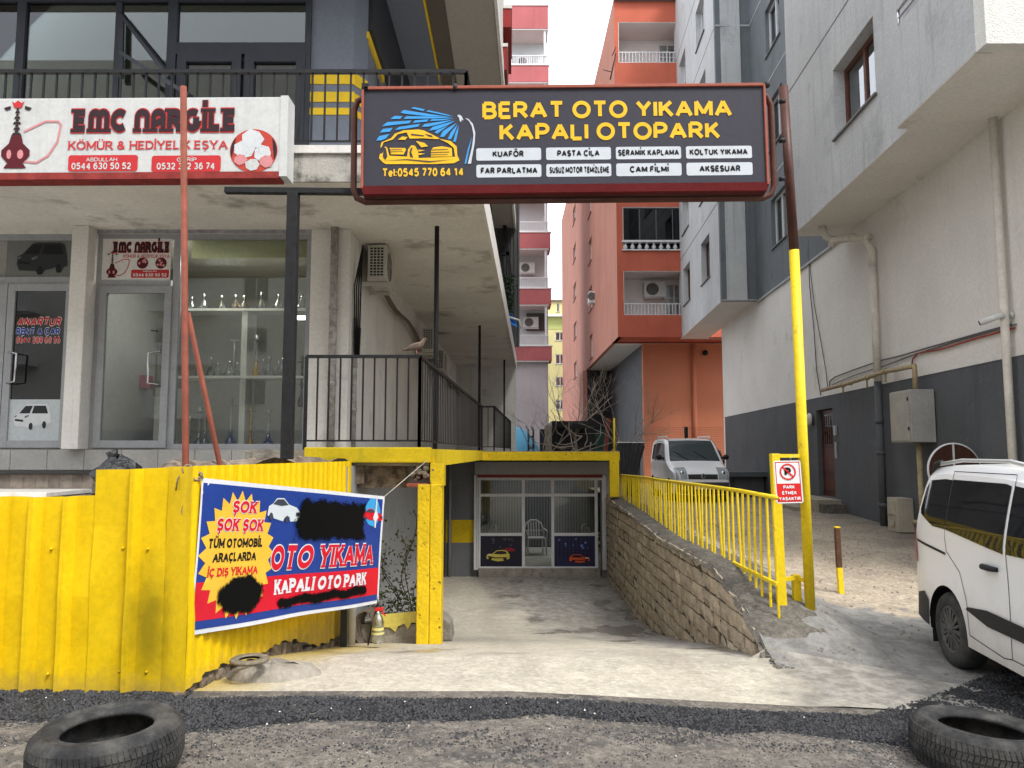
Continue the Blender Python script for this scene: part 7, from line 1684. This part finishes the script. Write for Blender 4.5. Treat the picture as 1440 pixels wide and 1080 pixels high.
# bare trees
m_bark = M('bare_bark', (.36, .30, .24), .9, .3, 12, bump=.5)
def branch(mb, p, d, L, r_, depth, rnd, curl=.25):
    pts = [p]; rs = [r_]; q = Vector(p); dd = Vector(d).normalized(); n = 5
    for i in range(n):
        dd = (dd + Vector((rnd.uniform(-curl, curl), rnd.uniform(-curl, curl), rnd.uniform(-curl * .5, curl)))).normalized(); q = q + dd * L / n; pts.append(q.copy()); rs.append(r_ * (1 - .6 * (i + 1) / n))
    mb.tube(pts, rs, 5 if depth > 1 else 4)
    if depth > 0:
        for i in range(3):
            k = rnd.randint(1, n); a = dd.orthogonal().normalized(); a.rotate(Matrix.Rotation(rnd.uniform(0, 6.28), 3, dd)); nd = (dd * .7 + a * .75)
            branch(mb, pts[k], nd, L * rnd.uniform(.5, .75), rs[k] * .7, depth - 1, rnd, curl)
def tree(base, h, seed, label, nb=5, tilt=(0, 0)):
    rnd = random.Random(seed); t = thing('bare_tree', label, 'tree', tuple(base)); base = Vector(base)
    g = MB(); top = base + Vector((tilt[0], tilt[1], h * .35)); g.tube([base, lerp(base, top, .5) + Vector((.03, 0, 0)), top], [.075, .06, .05], 8); part('trunk', g, m_bark, t)
    g = MB()
    for k in range(nb):
        a = k * 6.28 / nb + rnd.uniform(-.4, .4); branch(g, top - Vector((0, 0, rnd.uniform(0, .3))), (math.cos(a) * .75, math.sin(a) * .45, .8), h * .48, .021, 2 if h < 4 else 3, rnd)
    part('crown', g, m_bark, t, kind='stuff', fix=False)
q = PY(878, 650, 22); tree((q.x, 22, .3), 3.9, 4, 'bare leafless tree in front of the dark wall of the salmon building', 6, (.05, 0))
q = PY(812, 640, 29); tree((q.x, 29, .6), 5.2, 9, 'bare leafless tree in the gap before the yellow building', 5, (-.1, 0))
q = PY(772, 640, 25); tree((q.x, 25, .6), 2.9, 12, 'low bare leafless tree in front of the mauve wall', 5, (-.2, 0))
g = MB(); rnd = random.Random(77)
for _ in range(14):
    p = PY(rnd.gauss(812, 26), rnd.uniform(605, 642), 22.5 + rnd.uniform(-.6, .6)); branch(g, p, (rnd.uniform(-1, 1), rnd.uniform(-.3, .3), rnd.uniform(-.5, .5)), rnd.uniform(.6, 1.5), .022, 0, rnd, .5)
single('brush_pile', g, m_bark, 'tangled pile of dry branches behind the garage roof', 'brush', fix=False)['kind'] = 'stuff'
# building across the street, behind the camera: it is what the shop glass mirrors
ob = thing('opposite_building', 'beige apartment block across the street mirrored in the shop windows', 'building', (0, -22, 0))
FO = (Vector((45, -22, -.3)), Vector((-1, 0, 0)), Vector((0, 1, 0)), Zw)
ho = [(x, x + 1.5, z, z + 1.5) for z in (4.6, 7.6, 10.6, 13.6, 16.6, 19.6) for x in range(4, 88, 5)]
part('wall', holed(FO, 90, 25, ho, .2), M('opposite_render', (.74, .70, .62), .85, .08, .5, streak=.1), ob)
for h in ho: window(ob, FO, *h, m_pvc, m_dgl, .12, 1, .07)
g = MB()
for x in (12, 32, 52, 62, 72):
    for z in (4.0, 7.0, 10.0, 13.0, 16.0, 19.0): g.fbox(FO, x, x + 3.4, 0, 1.2, z - .2, z); [g.fbox(FO, x + k * .17, x + k * .17 + .06, 1.12, 1.18, z, z + .9) for k in range(21)]; g.fbox(FO, x, x + 3.4, 1.1, 1.2, z + .9, z + 1.0)
part('balcony', g, m_balw, ob)
g = MB(); g.fbox(FO, 2, 88, -.05, .02, .3, 3.2); part('shop_shutter', g, m_gwall, ob)
# ------------------------------------------------------------------ vans
def inset_profile(prof, d):
    o = []
    for i, (s, z) in enumerate(prof):
        a = prof[max(0, i - 1)]; b = prof[min(len(prof) - 1, i + 1)]; t = Vector((b[0] - a[0], b[1] - a[1])).normalized(); n = Vector((t.y, -t.x)); o.append((s + n.x * d, z + n.y * d))
    return o
def resample(poly, step):
    o = [poly[0]]
    for (a, b), (c, d) in zip(poly, poly[1:]):
        n = max(1, int(math.hypot(c - a, d - b) / step)); o += [(lerp(a, c, k / n), lerp(b, d, k / n)) for k in range(1, n + 1)]
    return o
def chaikin(p, it=2):
    for _ in range(it):
        q = [p[0]]
        for a, b in zip(p, p[1:]): q += [(lerp(a[0], b[0], .25), lerp(a[1], b[1], .25)), (lerp(a[0], b[0], .75), lerp(a[1], b[1], .75))]
        p = q + [p[-1]]
    return p
class Van:
    def __init__(s, name, label, org, head, L, hw, prof, belt, H, tumble, ground, arches, wr, front_taper=.2, paint=None, group=None):
        s.L, s.hw, s.belt, s.H, s.tum, s.ar, s.wr = L, hw, belt, H, tumble, arches, wr
        s.h = Vector((head[0], head[1], 0)).normalized(); s.r = Vector((s.h.y, -s.h.x, 0)); s.O = Vector((org[0], org[1], ground))
        s.ft = front_taper; s.prof = resample(chaikin(prof, 2), .06); s.Rr = .075; s.paint = paint
        s.t = thing(name, label, 'van', tuple(s.O - s.h * L / 2), group); s.edge = inset_profile(s.prof, s.Rr + .02)
    def W(s, a, z):
        k = 1.0
        if a < .75: k -= s.ft * ((.75 - a) / .75) ** 2.2
        if a > s.L - .5: k -= .07 * ((a - s.L + .5) / .5) ** 2
        if z > s.belt: k -= s.tum * ((z - s.belt) / (s.H - s.belt)) ** 1.25
        else: k -= .035 * ((s.belt - z) / s.belt) ** 2 - .008 * math.sin((z / s.belt) * math.pi * 2)
        return s.hw * k
    def P(s, a, y, z): return s.O - s.h * a + s.r * y + Vector((0, 0, z))
    def side(s, a, z, sg=1, d=0.): return s.P(a, sg * (s.W(a, z) + d), z)
    def skin(s, i, t, d=0.):
        """point on the sweep of the centre profile; i = fractional index, t = -1..1 across"""
        i = clamp(i, 0, len(s.prof) - 1); k = min(int(i), len(s.prof) - 2); f = i - k; a = s.prof[k]; b = s.prof[k + 1]
        p = (lerp(a[0], b[0], f), lerp(a[1], b[1], f)); tt = Vector((b[0] - a[0], b[1] - a[1])).normalized(); n = Vector((tt.y, -tt.x))
        q = max(0, (abs(t) - .86) / .14); off = s.Rr * (1 - math.sqrt(max(0, 1 - q * q))) + .02 * t * t - d
        x, z = p[0] + n.x * off, p[1] + n.y * off
        w_ = s.W(p[0] + n.x * (s.Rr + .02), p[1] + n.y * (s.Rr + .02)); return s.P(x, t * w_, z)
    def panel(s, name, outline, mat, sg, d=0., step=.055, parent=None, label=None, depth=0.):
        o = resample(list(outline) + [outline[0]], .05)[:-1]; xs_ = [p[0] for p in o]; zs_ = [p[1] for p in o]
        gp = []; x = min(xs_) + step * .5
        while x < max(xs_):
            z = min(zs_) + step * .5
            while z < max(zs_):
                if _inside(x, z, o): gp.append(Vector((x, z)))
                z += step
            x += step
        vs, ed, fs, *_ = delaunay_2d_cdt([Vector(p) for p in o] + gp, [(i, (i + 1) % len(o)) for i in range(len(o))], [], 1, 1e-5)
        mb = MB(); mb.add([s.side(v.x, v.y, sg, d) for v in vs], [tuple(f) for f in fs if _inside(sum(vs[i].x for i in f) / len(f), sum(vs[i].y for i in f) / len(f), o)], True)
        return part(name, mb, mat, parent or s.t, label)
    def seam(s, mb, pts, sg, w_=.007, d=.003):
        pts = resample(pts, .07)
        for a, b in zip(pts, pts[1:]):
            t = Vector((b[0] - a[0], b[1] - a[1])).normalized(); n = Vector((-t.y, t.x)) * w_ / 2
            mb.add([s.side(a[0] + n.x, a[1] + n.y, sg, d), s.side(b[0] + n.x, b[1] + n.y, sg, d), s.side(b[0] - n.x, b[1] - n.y, sg, d), s.side(a[0] - n.x, a[1] - n.y, sg, d)], [(0, 1, 2, 3)], True)
    def patch(s, i0, i1, t0, t1, d, nx=10, nt_=12, mb=None, fn=None):
        mb = mb or MB(); mb.sheet(lambda a, b: s.skin(lerp(i0, i1, b / nx), lerp(t0, t1, a / nt_) * (fn(b / nx) if fn else 1), d), nt_, nx); return mb
    def index_at(s, a=None, z=None, lo=0):
        best = min(range(lo, len(s.prof)), key=lambda i: abs(s.prof[i][0] - a) + (abs(s.prof[i][1] - z) if z is not None else 0)); return best
    def body(s, sill):
        mb = MB(); n = len(s.prof); mb.sheet(lambda a, b: s.skin(b, -1 + 2 * a / 24), 24, n - 1); part('body', mb, s.paint, s.t)
        e = s.edge; bot = []
        a_r, a_f = s.L - .12, .12
        out = list(e)
        x_end = out[-1][0]; pts = []
        for c in sorted(s.ar, reverse=True):
            rr = s.wr + .055; pts += [(c + rr, sill)] + [(c + rr * math.cos(R(q)), s.wr + .0 + rr * math.sin(R(q))) for q in range(0, 181, 12)] + [(c - rr, sill)]
        out += [(x_end - .02, sill)] + pts + [(e[0][0] + .02, sill)]
        o2 = [out[0]]
        for p in out[1:]:
            if math.hypot(p[0] - o2[-1][0], p[1] - o2[-1][1]) > .004: o2.append(p)
        s.outline = o2
        for sg in (1, -1): s.panel('side_panel', o2, s.paint, sg)
        g = MB()
        for sg in (1, -1):
            for c in s.ar:
                rr = s.wr + .057; ring = [(c + rr * math.cos(R(q)), s.wr + rr * math.sin(R(q))) for q in range(-10, 191, 10)]
                g.sheet(lambda i, j: s.P(ring[i][0], sg * (s.W(ring[i][0], ring[i][1]) - .004 - j * .28), ring[i][1]), len(ring) - 1, 1)
                g.sheet(lambda i, j: s.P(lerp(c, ring[i][0], j), sg * (s.W(c, s.wr) - .284), lerp(s.wr, ring[i][1], j)), len(ring) - 1, 1)
        fl = s.prof; g.add([s.P(a, y, sill + .02) for a in (.3, s.L - .2) for y in (-s.hw * .85, s.hw * .85)], [(0, 1, 3, 2)])
        part('wheel_well', g, m_black, s.t)
    def wheel(s, c, sg, style='cover', spokes=14):
        y = s.W(c, s.wr) * .985; ctr = s.P(c, sg * y, s.wr)
        ax = lambda a, b, h: -s.h * a + Vector((0, 0, b)) + s.r * sg * h
        wt = MB(); R_ = s.wr; ri = R_ * .63
        wt.lathe([(ri, -.01), (ri + .012, .0), (R_ - .05, .006), (R_ - .018, -.008), (R_, -.035), (R_, -.165), (R_ - .02, -.195), (ri, -.2)], ctr, 44, axis=ax, caps=False)
        w_ = part('wheel', wt, m_tyre, s.t)
        rm = MB(); rm.lathe([(ri + .004, -.012), (ri - .008, -.002), (ri - .02, -.012), (ri - .03, -.03)], ctr, 36, axis=ax, caps=False)
        for k in range(spokes):
            a = 2 * math.pi * k / spokes; ca, sa = math.cos(a), math.sin(a); hw_ = .011 if k % 2 else .018
            q = lambda r_, o, h: ctr + ax(ca * r_ - sa * o, sa * r_ + ca * o, h)
            rm.add([q(.035, -hw_ * .7, -.004), q(.035, hw_ * .7, -.004), q(ri - .012, hw_ * 1.25, -.012), q(ri - .012, -hw_ * 1.25, -.012), q(.035, -hw_ * .7, -.03), q(.035, hw_ * .7, -.03), q(ri - .012, hw_ * 1.25, -.035), q(ri - .012, -hw_ * 1.25, -.035)],
                   [(0, 1, 2, 3), (0, 4, 5, 1), (1, 5, 6, 2), (2, 6, 7, 3), (3, 7, 4, 0)])
        rm.lathe([(.002, .008), (.03, .006), (.04, -.004), (.05, -.02)], ctr, 20, axis=ax, caps=False)
        part('rim', rm, m_rim, w_)
        bk = MB(); bk.lathe([(ri, -.045), (.002, -.045)], ctr, 30, axis=ax, caps=False); part('brake_shadow', bk, m_black, w_)
def carpaint(name, col):
    m, n, p = newmat(name)
    X, Y, Z = xyz(n)
    c = mixc(n, ramp(n, noise(n, 1.2, 4), .3, .7), tuple(q * .95 for q in col), col)
    # road dirt thrown up along the sills
    d = mathn(n, 'MULTIPLY', ramp(n, mathn(n, 'ADD', Z, mathn(n, 'MULTIPLY', noise(n, 5, 6, rough=.7), .55)), .86, .32), .55)
    c = mixc(n, d, c, (.33, .27, .2)); n.links.new(c, p.inputs['Base Color'])
    p.inputs['Roughness'].default_value = .32; p.inputs['Coat Weight'].default_value = .6; p.inputs['Coat Roughness'].default_value = .08
    return m
m_tyre = M('tyre_rubber', (.04, .04, .04), .8, .3, 12, bump=.3, bsc=60, stain=(5, .5, .2, (.11, .10, .085), .55)); m_rim = M('rim_grey', (.06, .06, .062), .5, .25, 20, bump=0, spec=.5, stain=(30, .5, .15, (.16, .14, .12), .4))
m_pw = carpaint('white_car_paint', (.80, .805, .81)); m_cargl, n_, p_ = newmat('tinted_glass'); p_.inputs['Base Color'].default_value = (.012, .014, .017, 1); p_.inputs['Roughness'].default_value = .04; p_.inputs['Specular IOR Level'].default_value = .6
m_trim = M('black_trim', (.02, .02, .022), .55, .15, 20, bump=.1); m_lens = flat('lamp_lens', (.30, .33, .35), .08, .8); m_rlens = flat('rear_lamp_red', (.35, .012, .012), .12, .6); m_chrome = flat('chrome', (.75, .75, .76), .12, metal=1)
# near white van at the right edge
gzv = -.175; pc = PZ(1337, 938, gzv); hd = Vector((-.13, -1, 0)).normalized(); rt = Vector((hd.y, -hd.x, 0))
Lc, hwc, wrc = 4.16, .885, .312; cr_ = 3.345
Oc = Vector((pc.x, pc.y, 0)) + hd * cr_ - rt * hwc * .98
prof_c = [(.30, .24), (.06, .30), (.0, .50), (.03, .72), (.16, .86), (.62, 1.0), (.98, 1.09), (1.55, 1.50), (1.85, 1.655), (2.3, 1.72), (3.3, 1.735), (3.78, 1.71), (3.93, 1.62), (4.06, 1.12), (4.12, .85), (4.16, .62), (4.15, .42), (4.02, .27)]
va = Van('parked_van', 'white passenger van parked at the right edge of the picture, seen from its rear side', (Oc.x, Oc.y), (hd.x, hd.y), Lc, hwc, prof_c, 1.10, 1.73, .15, gzv, (.86, cr_), wrc, paint=m_pw)
va.body(.26)
w1 = [(3.293, 1.165), (3.293, 1.585), (3.42, 1.59), (3.72, 1.57), (3.80, 1.50), (3.86, 1.30), (3.84, 1.26), (3.55, 1.17)]
w2 = [(2.32, 1.08), (2.32, 1.575), (2.40, 1.59), (3.283, 1.59), (3.283, 1.165)]
w3 = [(1.28, 1.10), (1.55, 1.34), (1.85, 1.545), (2.27, 1.58), (2.27, 1.085)]
for sg in (1, -1):
    for k, o in enumerate((w1, w2, w3)): va.panel('side_window', o, m_cargl, sg, .006)
    g = MB(); sm = lambda p, w_=.007, m_=g: va.seam(m_, p, sg, w_)
    sm([(3.30, 1.66), (3.30, 1.57)]); sm([(3.30, 1.17), (3.28, .98), (3.06, .84), (2.96, .62), (2.93, .36), (2.4, .32), (2.28, .34), (2.28, 1.66), (3.30, 1.66)])
    sm([(2.28, .34), (1.30, .34), (1.22, .60), (1.20, 1.08), (1.5, 1.40)]); part('panel_gap', g, m_trim, va.t)
    va.panel('door_rail', [(3.30, .945), (3.30, .968), (3.93, 1.02), (3.93, .997)], m_trim, sg, .006, .1)
    va.panel('body_moulding', [(1.35, .50), (1.35, .60), (2.6, .62), (2.92, .585), (2.95, .56), (2.6, .50)], m_trim, sg, .016, .1)
    va.panel('body_moulding', [(3.72, .27), (3.70, .5), (3.80, .56), (3.98, .52), (4.04, .30)], m_trim, sg, .006, .06)
    g = MB(); hc = va.side(2.42, .93, sg, .006)
    for (a, z) in ((2.44, .955), (1.40, .94)):
        g.tube([va.side(a - .03, z, sg, .01), va.side(a + .02, z, sg, .035), va.side(a + .14, z - .0, sg, .035), va.side(a + .19, z, sg, .008)], [.018, .022, .024, .016], 8)
    part('door_handle', g, m_trim, va.t)
    g = MB(); g.tube([va.side(3.72, 1.66, sg, -.05) + Vector((0, 0, .055)), va.side(3.3, 1.68, sg, -.06) + Vector((0, 0, .075)), va.side(2.5, 1.68, sg, -.06) + Vector((0, 0, .075)), va.side(1.9, 1.62, sg, -.06) + Vector((0, 0, .07))], .017, 8); part('roof_rail', g, flat('rail_silver', (.6, .61, .62), .35, metal=.5), va.t)
    g = MB(); g.tube([va.side(3.86, 1.62, sg, -.05) + Vector((0, 0, .02)), va.side(3.80, 1.66, sg, -.05) + Vector((0, 0, .05)), va.side(3.68, 1.67, sg, -.05) + Vector((0, 0, .06))], [.014, .03, .026], 8); part('roof_rail_foot', g, m_trim, va.t)
    i0, i1 = va.index_at(4.02, 1.25), va.index_at(4.13, .82)
    va.panel('rear_lamp', [(3.97, .80), (3.965, 1.12), (3.995, 1.12), (4.05, .84), (4.04, .80)], m_rlens, sg, .008, .05)
    g = MB(); g.add([va.side(3.72, .40, sg, -.02), va.side(3.74, .12, sg, -.02), va.side(3.74, .12, sg, -.2), va.side(3.72, .40, sg, -.2)], [(0, 1, 2, 3)]); part('mud_flap', g, m_trim, va.t)
    for c in (.86, cr_): va.wheel(c, sg, spokes=16)
i0, i1 = va.index_at(3.95, 1.56), va.index_at(4.04, 1.14)
part('rear_window', va.patch(i0, i1, -.78, .78, .004), m_cargl, va.t)
i0, i1 = va.index_at(1.02, 1.12), va.index_at(1.72, 1.60); part('windscreen', va.patch(i0, i1, -.86, .86, .004), m_cargl, va.t)
i0, i1 = va.index_at(4.15, .60), va.index_at(4.12, .36); part('bumper_band', va.patch(i0, i1, -.9, .9, .006), m_trim, va.t)
i0, i1 = va.index_at(.02, .66), va.index_at(.06, .33); part('front_grille', va.patch(i1, i0, -.6, .6, .006), m_trim, va.t)
for sg in (1, -1):
    i0, i1 = va.index_at(.06, .74), va.index_at(.26, .89); part('headlamp', va.patch(i0, i1, .6 * sg, .95 * sg, .008, 5, 6), m_lens, va.t)
    g = MB(); c = va.side(1.30, 1.12, sg, .12); g.ball(c, (.09, .09, .09), 10, 6); g.bar(va.side(1.34, 1.1, sg), c, .05); part('wing_mirror', g, m_pw, va.t)

# farther white van facing us behind the railing
gk = .27; hk = Vector((-.02, -1, 0)).normalized(); qk = PY(990, 700, 20.4)
Lk, hwk, wrk = 4.03, .80, .31
prof_k = [(.25, .22), (.05, .28), (-.0, .42), (.02, .60), (.05, .74), (.14, .86), (.35, .95), (.80, 1.075), (.98, 1.13), (1.35, 1.46), (1.62, 1.70), (1.8, 1.765), (2.3, 1.81), (3.4, 1.81), (3.85, 1.75), (3.98, 1.1), (4.03, .5), (3.95, .25)]
vb = Van('parked_van', 'white delivery van with black mirrors parked behind the yellow railing, facing the street', (qk.x, 20.4), (hk.x, hk.y), Lk, hwk, prof_k, 1.10, 1.81, .14, gk, (.78, 3.45), wrk, .13, paint=m_pw)
vb.body(.26)
for sg in (1, -1):
    vb.panel('side_window', [(1.28, 1.14), (1.62, 1.48), (1.8, 1.62), (2.1, 1.66), (2.1, 1.14)], m_cargl, sg, .006); vb.panel('side_window', [(2.2, 1.14), (2.2, 1.66), (3.0, 1.66), (3.0, 1.14)], m_cargl, sg, .006); vb.panel('side_window', [(3.1, 1.16), (3.1, 1.65), (3.7, 1.6), (3.8, 1.2)], m_cargl, sg, .006)
    g = MB(); vb.seam(g, [(2.15, 1.72), (2.15, .36), (1.2, .36), (1.14, 1.08), (1.5, 1.5), (1.8, 1.70), (2.15, 1.72)], sg, .012); vb.seam(g, [(2.15, 1.72), (3.05, 1.72), (3.05, .36), (2.15, .36)], sg, .012); part('panel_gap', g, m_trim, vb.t)
    vb.panel('body_moulding', [(1.25, .52), (1.25, .62), (3.0, .62), (3.0, .52)], m_trim, sg, .012, .15)
    g = MB(); a = vb.side(1.36, 1.20, sg, .02); c = vb.side(1.30, 1.24, sg, .17); g.bar(a, c, .05); g.ball(c, (.085, .06, .08), 12, 8); part('wing_mirror', g, m_trim, vb.t)
    g = MB(); g.tube([vb.side(1.75, 1.73, sg, -.08) + Vector((0, 0, .02)), vb.side(1.9, 1.75, sg, -.08) + Vector((0, 0, .09)), vb.side(3.3, 1.76, sg, -.08) + Vector((0, 0, .09)), vb.side(3.45, 1.75, sg, -.08) + Vector((0, 0, .02))], .022, 8); part('roof_rail', g, m_plas, vb.t)
    i0, i1 = vb.index_at(.02, .66), vb.index_at(.42, .97)
    part('headlamp', vb.patch(i0, i1, .57 * sg, .97 * sg, .010, 6, 8, fn=lambda v: 1.02 - .05 * v), m_lens, vb.t)
    g = MB(); c = vb.skin(vb.index_at(.10, .82), .76 * sg, .012); g.ball(c, (.06, .02, .06), 10, 6); part('lamp_bulb', g, m_chrome, vb.t)
    g = MB(); i = vb.index_at(.0, .42); c = vb.skin(i, .72 * sg, .012); g.ball(c, (.05, .02, .05), 10, 6); part('fog_lamp', g, m_lens, vb.t)
    for c in (.78, 3.45): vb.wheel(c, sg, spokes=12)
i0, i1 = vb.index_at(1.00, 1.15), vb.index_at(1.66, 1.72)
m_wsc = flat('windscreen_glass', (.045, .055, .06), .05, .7); part('windscreen', vb.patch(i0, i1, -.88, .88, .004, 12, 14, fn=lambda v: 1 - .03 * v), m_wsc, vb.t)
g = MB(); i = vb.index_at(1.08, 1.20)
for t0 in (-.5, .2): g.tube([vb.skin(i - 1, t0, .012), vb.skin(i + 2.5, t0 + .32, .012), vb.skin(i + 4, t0 + .5, .012)], .008, 5)
part('wiper', g, m_trim, vb.t)
g = MB(); i0, i1 = vb.index_at(.03, .66), vb.index_at(.07, .78); vb.patch(i0, i1, -.55, .55, .006, 4, 12, g); part('grille', g, m_trim, vb.t)
i0, i1 = vb.index_at(.10, .25), vb.index_at(.01, .56); g = vb.patch(i0, i1, -.97, .97, .012, 8, 16); part('front_bumper', g, M('bumper_dark', (.05, .05, .052), .6, .15, 6), vb.t)
g = MB(); i = vb.index_at(.05, .74); c = vb.skin(i, 0, .02); fr_ax = (vb.r, Vector((0, 0, 1)), vb.h)
for s0, s1 in ((.075, .052), (.03, .01)):
    o = [(0, 1.25), (.8, 0), (0, -1.25), (-.8, 0)]
    for k in range(4):
        a, b = o[k], o[(k + 1) % 4]; g.add([c + vb.r * a[0] * s0 + Zw * a[1] * s0, c + vb.r * b[0] * s0 + Zw * b[1] * s0, c + vb.r * b[0] * s1 + Zw * b[1] * s1 + vb.h * .01, c + vb.r * a[0] * s1 + Zw * a[1] * s1 + vb.h * .01], [(0, 1, 2, 3)])
    break
part('front_emblem', g, m_chrome, vb.t)
g = MB(); i = vb.index_at(.0, .44); c = vb.skin(i, 0, .02); g.add([c + vb.r * a * .25 + Zw * b * .055 + vb.h * .012 for a, b in ((-1, -1), (1, -1), (1, 1), (-1, 1))], [(0, 1, 2, 3)]); part('number_plate', g, m_plas, vb.t)
g = MB(); c = vb.skin(vb.index_at(1.9, 1.78), .1, 0); g.tube([c, c - vb.h * .25 + Vector((0, 0, .42))], [.008, .003], 5); part('aerial', g, m_trim, vb.t)
# ------------------------------------------------------------------ old tyres lying on the road
def tyre(cx, cy, gz, R_, wd, tilt, label, seed):
    t = thing('old_tyre', label, 'tyre', (cx, cy, gz)); rnd = random.Random(seed)
    tm = Matrix.Rotation(tilt[0], 3, 'X') @ Matrix.Rotation(tilt[1], 3, 'Y'); c = Vector((cx, cy, gz))
    ax = lambda x, y, h: tm @ Vector((x, y, h - wd / 2)) + Vector((0, 0, wd / 2))
    ri = R_ * .60
    pr_ = [(ri + .03, .03), (ri, .012), (ri + .004, -.0), (ri + .02, -.004), (R_ * .80, -.014), (R_ * .9, -.012), (R_ - .022, .012), (R_ - .004, .04), (R_, .07), (R_, wd - .07), (R_ - .004, wd - .04), (R_ - .022, wd - .012),
           (R_ - .035, wd + .002), (R_ * .88, wd + .008), (R_ * .87, wd + .012), (R_ * .82, wd + .012), (R_ * .81, wd + .007), (R_ * .74, wd + .004), (R_ * .70, wd - .001), (R_ * .69, wd + .004), (R_ * .675, wd + .003), (ri + .012, wd - .010), (ri, wd - .02), (ri + .004, wd - .034), (ri + .03, wd - .045), (R_ * .78, wd - .05), (R_ * .92, wd * .7), (R_ * .93, wd * .3), (R_ * .78, .05), (ri + .03, .03)]
    g = MB(); g.lathe(pr_, c, 96, axis=ax, caps=False); part('carcass', g, m_tyre2, t)
    g = MB(); n = 84
    for k in range(n):
        for row, (z0, z1, sh) in enumerate(((.032, .07, .3), (.078, wd / 2 - .006, -.35), (wd / 2 + .006, wd - .078, .35), (wd - .07, wd - .026, -.3))):
            a0 = 2 * math.pi * (k + .08 + .25 * (row % 2)) / n; a1 = 2 * math.pi * (k + .86 + .25 * (row % 2)) / n; s_ = sh * 2 * math.pi / n
            rr = R_ + .007; r0 = R_ + (.006 if 0 < row < 3 else -.006)
            q = lambda a, r_, z: c + ax(r_ * math.cos(a), r_ * math.sin(a), z)
            rl = rr if row else rr - .012; rh = rr if row < 3 else rr - .012
            g.add([q(a0, rl, z0), q(a1, rl, z0), q(a1 + s_, rh, z1), q(a0 + s_, rh, z1), q(a0, R_ - .015, z0), q(a1, R_ - .015, z0), q(a1 + s_, R_ - .015, z1), q(a0 + s_, R_ - .015, z1)], [(0, 1, 2, 3), (0, 4, 5, 1), (1, 5, 6, 2), (2, 6, 7, 3), (3, 7, 4, 0)])
    part('tread_blocks', g, m_tyre2, t, kind='stuff', fix=False)
    g = MB()
    for k in range(46):
        if 14 < k < 22 or 34 < k < 40: continue
        a = 2 * math.pi * k / 46; q = lambda da, r_: c + ax(r_ * math.cos(a + da), r_ * math.sin(a + da), wd + .0125); g.add([q(0, R_ * .83), q(.05, R_ * .83), q(.05, R_ * .865), q(0, R_ * .865)], [(0, 1, 2, 3)])
    part('sidewall_ribs', g, m_tyre2, t, kind='stuff')
m_tyre2 = M('old_rubber', (.032, .032, .033), .75, .3, 8, bump=.45, bsc=35, stain=(4, .45, .2, (.15, .14, .12), .4), fine=.25)
zt1 = .25; q = PZ(153, 1017, zt1); tyre(q.x, q.y, .01, .36, .235, (R(1.5), R(-1)), 'large old tyre lying on the road before the left part of the fence', 1)
q = PZ(1381, 1018, .10); tyre(q.x, q.y, -.14, .375, .235, (R(-1.5), R(3.5)), 'smaller looking old tyre lying on the road before the near white van', 2)
